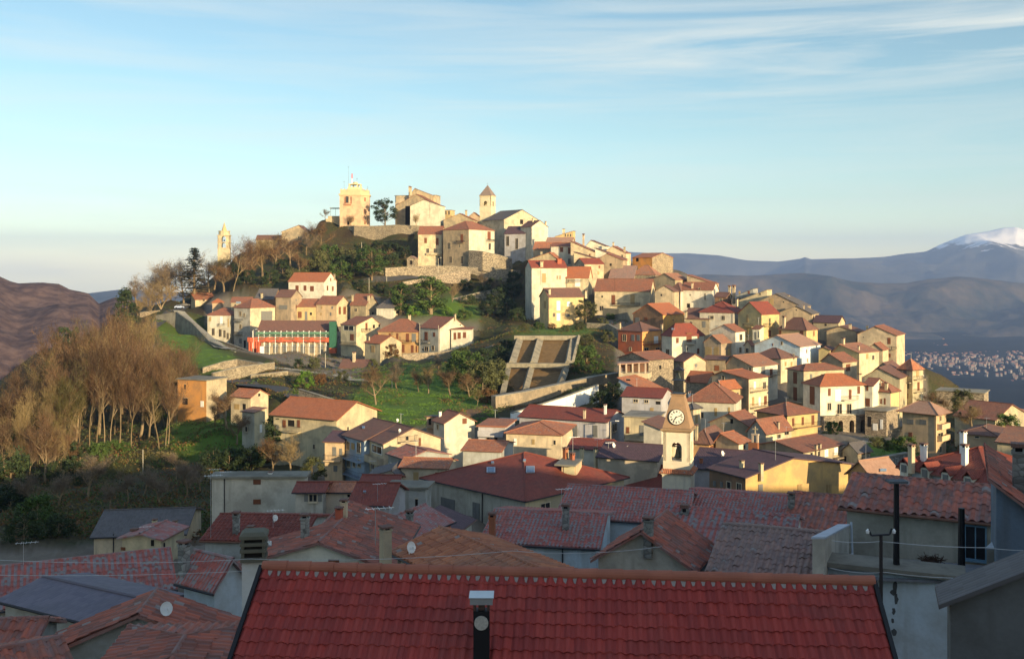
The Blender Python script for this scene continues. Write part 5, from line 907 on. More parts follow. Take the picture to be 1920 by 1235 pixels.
def cedar_proto(seed):
    rnd = random.Random(seed); tm = MB(); cm = MB(); tm.tube((0, 0, -.4), (0, 0, 9.8), .28, .03, 7)
    for k in range(30):
        z = 1.2+8.4*(k/29); L_ = 3.6*(1-z/10.6)*rnd.uniform(.7, 1.15)
        for j in range(5):
            an = rnd.uniform(0, 6.28); d = Vector((math.cos(an), math.sin(an), rnd.uniform(-.08, .12))); tip = Vector((0, 0, z))+d*L_; tm.tube((0, 0, z), tip, .05, .015, 3)
            for _ in range(34):
                t = rnd.uniform(.2, 1.05); q = Vector((0, 0, z))+d*L_*t+Vector((rnd.gauss(0, .22), rnd.gauss(0, .22), rnd.gauss(0, .07))); u = Vector((rnd.uniform(-1, 1), rnd.uniform(-1, 1), rnd.uniform(-.25, .25))).normalized(); w = Vector((-u.y, u.x, rnd.uniform(-.4, .4))).normalized(); s_ = rnd.uniform(.1, .24)
                cm.face([q-u*s_, q+w*s_*.5, q+u*s_, q-w*s_*.5])
    return tm, cm
PROTO = {}
def proto(kind, i):
    k = (kind, i)
    if k not in PROTO:
        sd = hash_(kind)+i*17
        if kind == 'bare': tm, cm = bare_proto(sd)
        elif kind == 'slim': tm, cm = bare_proto(sd, slim=True)
        elif kind == 'vase': tm, cm = bare_proto(sd, vase=True, twigs=3000)
        elif kind == 'cedar': tm, cm = cedar_proto(sd)
        else: tm, cm = leafy_proto(sd, kind)
        PROTO[k] = (tm, cm)
    return PROTO[k]
def hash_(s): return sum(ord(c)*(i+3) for i, c in enumerate(s))
SHARED = {}
def plant_tree(name, px, py, d, hpx, kind, col, label, var=0, wid=1.0, group=None, cat='tree', lean=0.0, bark=None):
    z = (HY-py)/F*d; x = (px-CX)/F*d; h = hpx*d/F; sc = h/10.0
    e = thing(name, (x, d, z), label, cat, group); e.scale = (sc*wid, sc*wid, sc); e.rotation_euler = (0, R_(lean), (px*1.7+py) % 6.28)
    tm, cm = proto(kind, var); tw = kind in ('bare', 'slim', 'vase')
    mat = TWIG[col] if tw else LEAF[col]; bk = bark or (BARK if not kind == 'slim' else BARKP)
    for part, mb, m in (('trunk', tm, bk), ('crown', cm, mat)):
        k = (kind, var, part, m.name)
        if k not in SHARED: SHARED[k] = meshonly(mb, part, [m])
        o = bpy.data.objects.new(part, SHARED[k]); COL.objects.link(o); o.parent = e
    return e
# (px, base py, distance or None, height px, kind, colour, variant, width, label, group)
TG = []
def T(px, py, h, kind, col, label, d=None, var=0, wid=1.0, name=None, group=None, lean=0, cat='tree'):
    TG.append(dict(px=px, py=py, d=d if d else DD(py), h=h, kind=kind, col=col, label=label, var=var, wid=wid, name=name or {'bare': 'bare_tree', 'slim': 'bare_tree', 'vase': 'bare_tree', 'cedar': 'cedar_tree', 'cone': 'conifer', 'bush': 'bush'}.get(kind, 'leafy_tree'), group=group, lean=lean, cat='bush' if kind == 'bush' else cat))
rt = random.Random(11)
# pale-trunked poplars of the left wood, seen one by one
for i, (px, py, h, ln) in enumerate([(168, 832, 215, -2), (180, 838, 240, -2), (196, 830, 250, 0), (224, 832, 235, -2), (207, 828, 190, 0), (300, 845, 225, -3), (310, 846, 205, -2), (316, 826, 190, -1), (246, 836, 200, 0)]):
    T(px, py, h, 'slim', 'o', 'tall pale-trunked bare poplar at the lit front edge of the left wood', d=222, var=i % 4, wid=0.72, group='pale-trunked poplars at the front of the left wood', lean=ln)
wood = [(110, 860, 200), (70, 870, 170), (140, 850, 210), (30, 880, 150), (95, 880, 120), (55, 905, 120), (130, 885, 100), (20, 925, 110), (85, 800, 190), (125, 780, 200), (160, 770, 190), (200, 760, 200), (235, 755, 190), (265, 752, 190), (290, 760, 170), (325, 765, 150), (60, 820, 150), (30, 840, 120), (180, 735, 150), (215, 720, 150), (245, 705, 140), (150, 745, 140), (110, 765, 120), (270, 700, 110), (300, 730, 110), (320, 745, 100), (345, 720, 80), (225, 690, 110), (190, 700, 110), (145, 880, 60), (345, 780, 90), (15, 860, 150), (30, 900, 140), (65, 890, 150), (85, 905, 130), (50, 845, 130), (8, 800, 90), (35, 815, 110), (60, 850, 130), (75, 830, 150), (90, 870, 150), (120, 845, 190), (150, 850, 190), (185, 815, 200), (215, 815, 190), (240, 810, 200), (262, 820, 190), (290, 815, 190), (345, 800, 130), (140, 795, 160), (105, 810, 150), (175, 765, 150), (230, 775, 180), (255, 760, 170), (105, 875, 150), (125, 860, 170), (170, 800, 160), (225, 800, 160), (270, 800, 160), (60, 790, 90), (130, 730, 90), (85, 850, 160), (280, 830, 140), (330, 825, 100), (10, 830, 110), (45, 860, 150), (75, 870, 120), (100, 830, 170), (130, 830, 180), (150, 820, 190), (175, 790, 170), (205, 790, 190), (245, 790, 190), (285, 790, 170), (310, 800, 190), (330, 800, 160), (220, 740, 150), (255, 730, 150), (195, 725, 130), (280, 730, 110), (165, 760, 140), (120, 800, 150), (90, 780, 110), (40, 900, 150), (10, 890, 130), (100, 900, 110), (335, 720, 60), (240, 660, 60), (210, 670, 70)]
for i, (px, py, h) in enumerate(wood):
    T(px, py, h, rt.choice(['slim', 'slim', 'bare']), rt.choice(['o', 'o', 'o', 'y', 'm']), 'russet bare tree in the thick of the left wood', d={True: None}.get(False) or float(np.interp(py, [690, 740, 800, 850, 900, 930], [350, 290, 262, 225, 205, 185])), var=i % 5, wid=rt.uniform(.6, .95), group='bare trees of the left wood')
for i, (px, py, h) in enumerate([(180, 862, 34), (150, 866, 40), (115, 900, 40), (210, 850, 26), (140, 905, 45), (20, 910, 70), (8, 860, 60), (130, 650, 40), (20, 960, 60), (70, 985, 60), (45, 1010, 55), (110, 1005, 45), (235, 848, 20), (270, 842, 18)]):
    T(px, py, h, 'bush', 'd' if i % 3 else 'g', 'dark evergreen bush under the bare trees of the left wood', d=float(np.interp(py, [650, 850, 900, 1010], [370, 218, 195, 115])), var=i % 3, wid=1.2, group='evergreen bushes in the left wood')
for i, (px, py, h) in enumerate([(165, 935, 90), (240, 940, 70), (300, 945, 75), (350, 930, 70), (375, 920, 60), (205, 955, 60), (110, 950, 80), (330, 900, 60), (60, 960, 80), (270, 925, 60)]):
    T(px, py, h, 'bare', 'g', 'grey bare tree in the deep shade below the left wood', d=float(np.interp(py, [890, 960], [185, 140])), var=i % 4, wid=1.4, group='shaded trees below the left wood')
T(235, 605, 66, 'cone', 'd', 'dark pointed conifer at the bend of the left road', d=425, wid=1.7)
T(302, 580, 58, 'vase', 'y', 'sunlit ochre bare tree beside the wall at the road bend', d=440, wid=1.7)
T(282, 588, 50, 'vase', 'y', 'smaller ochre bare tree left of the sunlit one at the road bend', d=440, var=1, wid=1.2)
T(258, 600, 52, 'bare', 'y', 'thin ochre bare tree between conifer and road bend', d=432, var=2, wid=1.2)
T(258, 572, 64, 'bare', 'g', 'outermost grey bare tree on the left skyline', d=500, var=1, wid=1.3)
T(280, 574, 78, 'bare', 'g', 'second grey bare tree from the left on the skyline', d=500, var=2, wid=1.2)
T(305, 575, 98, 'bare', 'g', 'broad grey bare tree rounding off the left skyline', d=500, var=3, wid=1.25)
T(322, 572, 90, 'bare', 'g', 'grey bare tree between the broad crown and the cedar', d=495, var=4, wid=1.2)
T(364, 570, 108, 'cedar', 'c', 'dark layered cedar standing above the parking area', d=485, wid=1.25)
T(345, 568, 86, 'bare', 'g', 'grey bare tree just left of the cedar', d=490, wid=1.1)
T(392, 556, 92, 'bare', 'g', 'grey bare tree just left of the far bell tower', d=500, var=1, wid=1.2)
T(437, 546, 112, 'slim', 'o', 'tall bare tree with thin pale trunk right of the far bell tower', d=478, var=1, wid=1.1)
T(420, 545, 66, 'bare', 'o', 'russet bare tree under the far bell tower', d=482, var=2, wid=1.6)
T(402, 540, 70, 'bare', 'm', 'mossy bare tree left below the far bell tower', d=488, var=4, wid=1.3)
T(492, 520, 88, 'bare', 'y', 'large forked ochre tree in the middle of the summit slope', d=505, var=3, wid=1.5, )
T(470, 530, 90, 'bare', 'o', 'tall russet bare tree left of the forked ochre tree', d=500, wid=1.2)
T(455, 535, 70, 'bare', 'o', 'lower russet bare tree right of the thin pale trunk', d=495, var=1, wid=1.2)
T(515, 512, 70, 'bare', 'o', 'russet bare tree right of the forked ochre tree', d=515, var=2, wid=1.3)
T(545, 500, 70, 'bare', 'o', 'russet bare tree in front of the old stone building', d=520, var=4, wid=1.4)
T(575, 480, 70, 'bare', 'g', 'grey bare tree right of the old stone building', d=545, var=1, wid=1.2)
T(600, 470, 60, 'bare', 'o', 'russet bare tree below the summit pergola', d=545, wid=1.3)
T(560, 515, 48, 'bare', 'o', 'low russet tree above the white house with orange roof', d=495, var=3, wid=1.6)
T(590, 492, 46, 'bare', 'm', 'mossy tree on the slope under the summit wall', d=515, var=2, wid=1.5)
for i, (px, py, h, c) in enumerate([(530, 512, 28, 'd'), (505, 530, 26, 'd'), (550, 525, 24, 'o'), (600, 508, 40, 'o'), (620, 500, 44, 'g'), (645, 498, 36, 'o'), (575, 512, 30, 'o'), (660, 515, 40, 'd'), (640, 522, 34, 'g'), (610, 522, 30, 'o'), (675, 480, 26, 'd'), (710, 475, 26, 'd'), (740, 478, 24, 'd'), (760, 482, 22, 'd'), (735, 498, 26, 'd'), (705, 496, 28, 'o'), (465, 530, 26, 'd'), (440, 520, 30, 'd')]):
    T(px, py, h, 'bush', c, 'dense evergreen shrub on the slope between summit wall and lower road', d=float(np.interp(py, [475, 500, 530], [535, 512, 485])), var=i % 3, wid=1.25, group='shrubs on the slope under the summit wall')
T(697, 528, 66, 'round', 'g', 'rounded green tree leaning over the road wall', d=488, wid=1.35, var=1)
T(690, 510, 36, 'round', 'o', 'olive green tree behind the rounded one at the road wall', d=500, wid=1.5)
T(722, 494, 30, 'bare', 'o', 'little russet tree at the foot of the summit wall', d=520, var=2, wid=1.5)
T(722, 428, 54, 'round', 'd', 'dark conifer-like tree on the summit wall beside the white gable', d=575, var=2, wid=1.25)
T(780, 425, 28, 'vase', 'y', 'small bare tree against the white summit gable', d=556, wid=1.0)
T(657, 424, 24, 'vase', 'o', 'little bare tree against the summit tower', d=575, wid=1.3)
T(610, 412, 22, 'bare', 'g', 'wispy bare tree left of the summit pergola', d=585, wid=1.3)
T(752, 588, 58, 'tall', 'g', 'upright leafy tree beside the white outbuilding', d=428, wid=1.7)
T(808, 588, 72, 'tall', 'g', 'broad green tree below the road wall', d=425, var=1, wid=2.1)
T(848, 566, 46, 'vase', 'y', 'pale pollarded bare tree on the green slope', d=440, var=2, wid=0.9)
for i, (px, py, h, c) in enumerate([(640, 540, 20, 'd'), (670, 545, 22, 'd'), (715, 548, 20, 'd'), (730, 556, 18, 'd'), (690, 552, 18, 'o'), (870, 598, 22, 'g'), (840, 590, 16, 'b'), (775, 590, 18, 'b'), (880, 572, 22, 'd'), (915, 590, 28, 'd'), (935, 570, 34, 'd'), (960, 560, 34, 'd'), (950, 590, 30, 'd'), (930, 545, 26, 'd'), (965, 530, 24, 'd'), (900, 560, 24, 'd'), (875, 545, 22, 'd'), (970, 600, 26, 'd')]):
    T(px, py, h, 'bush', c, 'shrub in the shaded ravine right of the houses under the road', d=float(np.interp(py, [530, 560, 600], [495, 465, 412])), var=i % 3, wid=1.3, group='shrubs of the shaded ravine')
T(930, 560, 46, 'bare', 'g', 'grey bare tree in the shaded ravine', d=470, var=2, wid=1.3)
T(905, 545, 40, 'bare', 'g', 'thin bare tree under the road wall in the ravine', d=480, var=3, wid=1.2)
T(1099, 606, 44, 'round', 'o', 'round reddish-green tree at the corner of the bright yellow house', d=396, wid=1.35, cat='tree')
for i, (px, py, h, c) in enumerate([(1060, 622, 14, 'o'), (1085, 618, 16, 'o'), (1010, 618, 16, 'g'), (985, 622, 16, 'o'), (1130, 612, 18, 'o'), (1145, 600, 14, 'g'), (1100, 680, 34, 'g'), (1120, 700, 26, 'g'), (1100, 650, 26, 'o'), (1140, 640, 20, 'o'), (1085, 700, 24, 'g'), (1035, 617, 12, 'r')]):
    T(px, py, h, 'bush', c, 'scrubby bush around the concrete frame on the slope', d=float(np.interp(py, [600, 620, 650, 700], [400, 372, 335, 298])), var=i % 3, wid=1.3, group='bushes around the concrete frame')
for i, (px, py, h, c) in enumerate([(905, 735, 60, 'o'), (885, 715, 60, 'g'), (925, 720, 50, 'o'), (860, 700, 44, 'g'), (905, 690, 40, 'd'), (935, 680, 34, 'd'), (870, 675, 26, 'o'), (950, 660, 26, 'd'), (915, 755, 30, 'r'), (895, 760, 34, 'm')]):
    T(px, py, h, 'bush' if c != 'm' else 'bare', c, 'tall bush left of the concrete frame', d=float(np.interp(py, [650, 700, 760], [345, 300, 245])), var=i % 3, wid=1.1, group='bushes left of the concrete frame')
for i, (px, py, h, w_) in enumerate([(705, 760, 80, 1.1), (745, 730, 60, 1.3), (785, 735, 50, 1.3), (803, 738, 60, 1.2), (845, 745, 64, 1.2), (880, 745, 50, 1.3), (820, 700, 40, 1.4)]):
    T(px, py, h, 'bare', 'ogoyoog'[i], 'leafless orchard tree on the green slope in the centre', d=float(np.interp(py, [700, 760], [300, 250])), var=i % 5, wid=w_, group='orchard trees on the green slope')
for i, (px, py, h, c) in enumerate([(570, 726, 32, 'b'), (735, 668, 24, 'r'), (590, 690, 22, 'o'), (560, 690, 18, 'd'), (640, 715, 22, 'o'), (600, 720, 22, 'r'), (700, 690, 18, 'o')]):
    T(px, py, h, 'bush', c, ['bright green round bush beside the winding road', 'rusty bush at the foot of the small balcony house', 'olive bush under the scaffolded building', 'dark bush under the scaffolded building', 'olive bush left of the tall chimney shed', 'rusty bush between winding road and shed', 'olive bush in front of the shed wall'][i], d=float(np.interp(py, [668, 726], [345, 285])), var=i % 3, wid=1.1)
T(524, 850, 75, 'tall', 'd', 'dark evergreen at the left corner of the big orange-roofed house', d=192, wid=1.8)
T(545, 885, 78, 'bare', 'y', 'large ochre bare tree below the big orange-roofed house', d=172, var=2, wid=1.4)
T(510, 890, 80, 'bare', 'o', 'russet bare tree left below the big orange-roofed house', d=175, var=3, wid=1.3)
T(585, 895, 40, 'bush', 'o', 'yellowing bush at the foot of the ochre and blue house', d=160, wid=1.2)
T(425, 800, 80, 'bare', 'o', 'russet bare tree overgrown beside the brick farmhouse', d=222, var=4, wid=1.2)
T(405, 800, 60, 'bare', 'o', 'smaller russet tree in front of the brick farmhouse wall', d=226, var=1, wid=1.2)
T(445, 830, 60, 'bare', 'o', 'russet bare tree below the narrow grey and tan house', d=212, wid=1.3)
for i, (px, py, h) in enumerate([(470, 885, 50), (430, 885, 44), (400, 880, 40), (490, 870, 34)]):
    T(px, py, h, 'bush', 'd', 'dark bush behind the plain white block', d=185, var=i % 3, wid=1.3, group='dark bushes behind the white block')
T(1560, 815, 26, 'bush', 'g', 'green bush growing on the stone arches', d=224, wid=1.2)
for i, (px, py, h) in enumerate([(1650, 845, 26), (1675, 850, 30), (1640, 835, 18), (1700, 850, 34)]):
    T(px, py, h, 'bush', 'og'[i % 2], 'bush in the garden under the stone terrace', d=float(200-i), var=i % 3, wid=1.2, group='garden bushes under the stone terrace')
T(1822, 812, 70, 'bare', 'y', 'large ochre bare tree before the farmhouse gable at the far right', d=200, var=1, wid=1.7)
T(1805, 765, 36, 'bush', 'o', 'mossy bush at the end of the stone ruin', d=262, wid=1.2)
T(1890, 815, 40, 'bush', 'g', 'dark green bush beside the far right farmhouse', d=208, wid=1.2)
T(1745, 765, 34, 'bare', 'o', 'russet bare shrub right of the ochre balcony house', d=275, wid=1.8)
T(1770, 770, 30, 'bare', 'o', 'second russet shrub beside the long stone ruin', d=270, var=2, wid=1.8)
T(1725, 775, 34, 'bare', 'm', 'mossy shrub at the foot of the ochre balcony house', d=262, var=3, wid=1.6)
T(1210, 865, 30, 'bush', 'd', 'dark bush in the yard behind the pale balcony house', d=190)
T(1130, 765, 34, 'bush', 'd', 'dark bush left of the dark red awning house', d=236, wid=1.4)
T(1150, 745, 30, 'bush', 'd', 'dark bush under the pillared terrace', d=244, var=1, wid=1.3)

ORD = 'first second third fourth fifth sixth seventh eighth ninth tenth eleventh twelfth'.split()
TINT = {'o': 'russet', 'g': 'green', 'y': 'ochre', 'm': 'mossy', 'd': 'dark green', 'r': 'rusty', 'b': 'bright green', 'c': 'dark'}
PLACE = {'pale-trunked poplars at the front of the left wood': 'at the front of the left wood', 'bare trees of the left wood': 'of the left wood', 'evergreen bushes in the left wood': 'in the left wood', 'shaded trees below the left wood': 'below the left wood',
         'shrubs on the slope under the summit wall': 'under the summit wall', 'shrubs of the shaded ravine': 'in the shaded ravine', 'bushes around the concrete frame': 'around the concrete frame', 'bushes left of the concrete frame': 'left of the concrete frame',
         'orchard trees on the green slope': 'on the central green slope', 'dark bushes behind the white block': 'behind the plain white block', 'garden bushes under the stone terrace': 'under the stone terrace'}
def single_out():
    """members of a group are told apart by row (by how high they stand in the view) and by order from the left"""
    gs = {}
    for t in TG:
        if t['group']: gs.setdefault(t['group'], []).append(t)
    for g, l in gs.items():
        nr = max(1, math.ceil(len(l)/9)); l.sort(key=lambda t: t['py']); k = math.ceil(len(l)/nr)
        names = ['upper', 'lower'] if nr == 2 else ['upper', 'middle', 'lower'] if nr == 3 else [ORD[i]+'-highest' if i else 'highest' for i in range(nr)]
        for r in range(nr):
            row = sorted(l[r*k:(r+1)*k], key=lambda t: t['px'])
            for i, t in enumerate(row):
                tint = TINT[t['col']]; tint = 'grey' if t['col'] == 'g' and t['kind'] in ('bare', 'slim', 'vase') else tint
                kd = 'bush' if t['kind'] == 'bush' else 'poplar' if 'poplar' in g else 'bare tree'
                t['label'] = f"{tint} {kd}, {ORD[i]} from the left"+(f" in the {names[r]} row" if nr > 1 else '')+' '+PLACE.get(g, 'of the '+g)
single_out()
def scatter(name, label, cat, rects, n, size, mats, seed, dmin=60, tall=1.0):
    """ground cover: thousands of leaf-sized blades over the ground seen in the given photo rectangles"""
    rnd = random.Random(seed); mb = MB()
    tot = sum((r[2]-r[0])*(r[3]-r[1])*(r[4] if len(r) > 4 else 1) for r in rects)
    for r in rects:
        k = int(n*(r[2]-r[0])*(r[3]-r[1])*(r[4] if len(r) > 4 else 1)/tot)
        for _ in range(k):
            h = ground_hit(rnd.uniform(r[0], r[2]), rnd.uniform(r[1], r[3]), dmin)
            if h is None or h.y > 640: continue
            cl = noise.noise(Vector((h.x*.16, h.y*.16, 0))); 
            if rnd.random() > 0.65+cl: continue
            mi = min(len(mats)-1, int((noise.noise(Vector((h.x*.09+7, h.y*.09, 2)))*.9+.5+rnd.uniform(-.2, .2))*len(mats))); mi = max(0, mi)
            hb = size*rnd.uniform(.5, 1.4)*(1+max(0, cl)*2)*tall
            for _j in range(7):
                q = h+Vector((rnd.gauss(0, size*1.2), rnd.gauss(0, size*1.6), -.05)); q.z = ground(q.x, q.y)+rnd.uniform(0, hb)
                u = Vector((rnd.uniform(-1, 1), rnd.uniform(-.6, .6), rnd.uniform(-.2, 1))).normalized(); w = u.cross(Vector((rnd.uniform(-1, 1), rnd.uniform(-1, 1), rnd.uniform(-1, 1)))).normalized(); s_ = size*rnd.uniform(.25, .6)
                mb.face([q-u*s_, q+w*s_*.45, q+u*s_, q-w*s_*.45], mi=mi)
    return tag(mb.build(name, mats, fix=False), label, cat, kind='stuff')
# ------------------------------------------------------------ single structures
UP = Vector((0, 0, 1))
def frame_at(px, d, a):
    """right, back unit vectors of a building whose front is turned by a degrees from facing the viewer"""
    th = math.atan((px-CX)/F)+R_(a); return Vector((math.cos(th), -math.sin(th), 0)), Vector((math.sin(th), math.cos(th), 0))
def zpx(py, d): return (HY-py)/F*d
def ring(c, rx, n, hx, hy, ex, ey): return [c+ex*(hx*x)+ey*(hy*y) for x, y in ((-1, -1), (1, -1), (1, 1), (-1, 1))]
def stack(mb, c, ex, ey, lv, mi=0):
    """square section tower: lv = [(z, half width x, half width y)...] lofted"""
    for (z0, a0, b0), (z1, a1, b1) in zip(lv, lv[1:]):
        q0 = [Vector((p.x, p.y, z0)) for p in ring(c, 0, 4, a0, b0, ex, ey)]; q1 = [Vector((p.x, p.y, z1)) for p in ring(c, 0, 4, a1, b1, ex, ey)]
        mb.hexa(q0+q1, mi)
def arch_wall(mb, p0, p1, z0, z1, cx, w, zs, thick, out, mi=0, n=8):
    """wall from p0 to p1 with an arched opening centred at distance cx, width w, springing at zs"""
    d = (p1-p0); L = d.length; d.normalize(); r = w/2
    def V(l, z, o=0): return Vector((p0.x, p0.y, 0))+d*l+Vector((0, 0, z))-out*o
    xs = [cx-r*math.cos(math.pi*i/n) for i in range(n+1)]; zz = [zs+r*math.sin(math.pi*i/n) for i in range(n+1)]
    for a, b in (((0, z0), (cx-r, z1)), ((cx+r, z0), (L, z1))):
        mb.hexa([V(a[0], a[1]), V(b[0], a[1]), V(b[0], a[1], thick), V(a[0], a[1], thick), V(a[0], b[1]), V(b[0], b[1]), V(b[0], b[1], thick), V(a[0], b[1], thick)], mi)
    for i in range(n):
        mb.hexa([V(xs[i], zz[i]), V(xs[i+1], zz[i+1]), V(xs[i+1], zz[i+1], thick), V(xs[i], zz[i], thick), V(xs[i], z1), V(xs[i+1], z1), V(xs[i+1], z1, thick), V(xs[i], z1, thick)], mi)
def clock_tower():
    d = 134.0; px = 1267; ex, ey = frame_at(px, d, 9); m = d/F; K = 1.388; c = Vector(((px-CX)*m, d, 0))+ey*1.7*K; base = Vector((c.x, c.y, -34))
    e = thing('clock_tower', base, 'tall cream clock tower with tapering ochre clock stage and iron bell cage on top', 'clock tower')
    Z = lambda y: zpx(y, d); w = 1.36*K
    cream = plaster('tower_cream', (0.70, 0.63, 0.46), 0.35); ochre = plaster('tower_ochre', (0.42, 0.28, 0.15), 0.4)
    mb = MB(); stack(mb, c, ex, ey, [(-34, w, w), (Z(887), w, w)]); stack(mb, c, ex, ey, [(Z(892), w+.1, w+.1), (Z(888), w+.17, w+.17)])
    h0, h1 = Z(881), Z(812); wb = 1.28*K                         # belfry: four corner piers with arches
    zo, zt = Z(866), Z(840)
    stack(mb, c, ex, ey, [(h0, wb, wb), (zo, wb, wb)])
    crn = ring(c, 0, 4, wb, wb, ex, ey)
    for i in range(4):
        a, b = crn[i], crn[(i+1) % 4]; out = (b-a).cross(UP).normalized(); arch_wall(mb, a, b, zo+.003, h1, wb, 1.02*K, zt, .42, out)
    stack(mb, c, ex, ey, [(Z(814), wb-.05, wb-.05), (h1, wb-.05, wb-.05)])
    mb.build('wall', [cream], e, base)
    mb = MB()                                                  # little tiled skirt under the belfry
    q0 = ring(c, 0, 4, w+.38, w+.38, ex, ey); q1 = ring(c, 0, 4, wb+.02, wb+.02, ex, ey)
    for i in range(4):
        j = (i+1) % 4; slope(mb, [Vector((q0[i].x, q0[i].y, Z(888))), Vector((q0[j].x, q0[j].y, Z(888))), Vector((q1[j].x, q1[j].y, Z(881))), Vector((q1[i].x, q1[i].y, Z(881)))], .08, geo=True, p=.25)
    mb.build('skirt_roof', [roofmat('O', True)], e, base, fix=False)
    mb = MB(); stack(mb, c, ex, ey, [(Z(812), wb, wb), (Z(809), wb+.27, wb+.27), (Z(806), wb+.33, wb+.33), (Z(804.5), wb+.05, wb+.05)]); mb.build('cornice', [ochre], e, base)
    mb = MB(); stack(mb, c, ex, ey, [(Z(804), 1.33*K, 1.33*K), (Z(744), .58*K, .58*K)]); stack(mb, c, ex, ey, [(Z(744), .64*K, .64*K), (Z(741), .68*K, .68*K)]); mb.build('clock_stage', [ochre], e, base)
    # clock face on the sloping front
    zc_ = Z(783.5); t = (zc_-Z(804))/(Z(744)-Z(804)); off = (1.33+(0.58-1.33)*t)*K; tilt = math.atan2((1.33-.58)*K, Z(744)-Z(804))
    n = (-ey*math.cos(tilt)+UP*math.sin(tilt)).normalized(); v = (UP*math.cos(tilt)+ey*math.sin(tilt)).normalized(); cc = c-ey*off+Vector((0, 0, zc_))+n*.16; r = .72*K
    def disc(mb, c_, rr, th, mi): 
        b = [c_+ex*(rr*math.cos(k*math.pi/16))+v*(rr*math.sin(k*math.pi/16)) for k in range(32)]; mb.prism(b, n*th, mi)
    mb = MB(); disc(mb, cc-n*.3, r+.06, .32, 0); f0 = mb.build('clock_rim', [IRON], e, base)
    mb = MB(); disc(mb, cc+n*.0, r-.02, .05, 0); cf = mb.build('clock_face', [plain('enamel', (.78, .74, .60), .4, var=.08)], e, base)
    mb = MB()
    for k in range(12):
        an = math.pi/2-k*math.pi/6; rd = ex*math.cos(an)+v*math.sin(an); tg = ex*-math.sin(an)+v*math.cos(an)
        st = {0: (-.07, 0, .07), 1: (0,), 2: (-.03, .03), 3: (-.05, 0, .05), 4: (-.04, .04, .08), 5: (-.03, .03), 6: (-.05, -.01, .05), 7: (-.07, -.02, .03, .07), 8: (-.07, -.02, .02, .06), 9: (-.05, 0, .04), 10: (-.03, .03), 11: (-.04, 0, .05)}[k]
        for s_ in st: mb.box(cc+n*.06+rd*.52*K+tg*s_*K*.9, rd*.10*K, tg*.018, n*.01)
    for an, L_, w_ in ((R_(90-72), .56, .03), (R_(90-216), .38, .04)):
        rd = ex*math.cos(an)+v*math.sin(an); tg = ex*-math.sin(an)+v*math.cos(an); mb.box(cc+n*.09+rd*(L_*.42*K), rd*(L_*.58*K), tg*w_*K, n*.012)
    disc(mb, cc+n*.07, .07, .05, 0); mb.build('clock_hands', [IRON], cf, base)
    def bell(c_, h, name, par):
        mb = MB(); pr = [(.12, 1), (.3, .93), (.42, .7), (.5, .35), (.62, .1), (.78, 0)]
        for (r0, z0), (r1, z1) in zip(pr, pr[1:]): mb.tube(c_+UP*(z0*h), c_+UP*(z1*h), r0*h*.62, r1*h*.62, 14, cap=True)
        mb.box(c_+UP*(h*1.05), ex*.6, ey*.08, UP*.08); mb.build(name, [plain('bronze', (.10, .11, .09), .45, .8)], par, base)
    bell(c+Vector((0, 0, Z(863))), 1.4, 'bell', e)
    mb = MB(); mb.box(c+Vector((0, 0, Z(838))), ex*1.5, ey*.1, UP*.1, 0); mb.build('bell_beam', [plain('red_beam', (.22, .07, .04))], e, base)
    # iron cage in two tiers with roof and vane
    mb = MB(); z0, z1, z2 = Z(741), Z(716), Z(697); a = .58*K; b = .44*K
    for sx in (-1, 1):
        for sy in (-1, 1):
            mb.tube(c+ex*sx*a+ey*sy*a+UP*z0, c+ex*sx*a*.93+ey*sy*a*.93+UP*z1, .045, .04, 5); mb.tube(c+ex*sx*b+ey*sy*b+UP*z1, c+ex*sx*b+ey*sy*b+UP*z2, .05, .045, 5)
    for zz, hh in ((z0, a+.05), (z0+.55, a), (z1, a+.04), (z2, b+.1)): stack(mb, c, ex, ey, [(zz, hh, hh), (zz+.06, hh, hh)]) if zz != z0+.55 else [mb.tube(c+ex*(sx*hh)+ey*(-hh)+UP*zz, c+ex*(sx*hh)+ey*hh+UP*zz, .02, .02, 4) for sx in (-1, 1)]
    for sx in (-1, 1): mb.tube(c+ex*sx*.6-ey*.6+UP*(z1+.03), c+ex*sx*.1-ey*.1+UP*(z2), .025, .025, 4); mb.tube(c+ex*sx*a-ey*a+UP*(z0+.1), c-ex*sx*a-ey*a+UP*(z1-.1), .014, .014, 3)
    stack(mb, c, ex, ey, [(z2+.06, b+.12, b+.12), (Z(690), .12, .12)]); mb.tube(c+UP*Z(690), c+UP*Z(683), .03, .02, 5)
    mb.box(c+ex*.1+UP*Z(685.5), ex*.2, ey*.02, UP*.12); mb.build('bell_cage', [IRON], e, base)
    bell(c+Vector((0, 0, Z(713))), .86, 'bell', e)
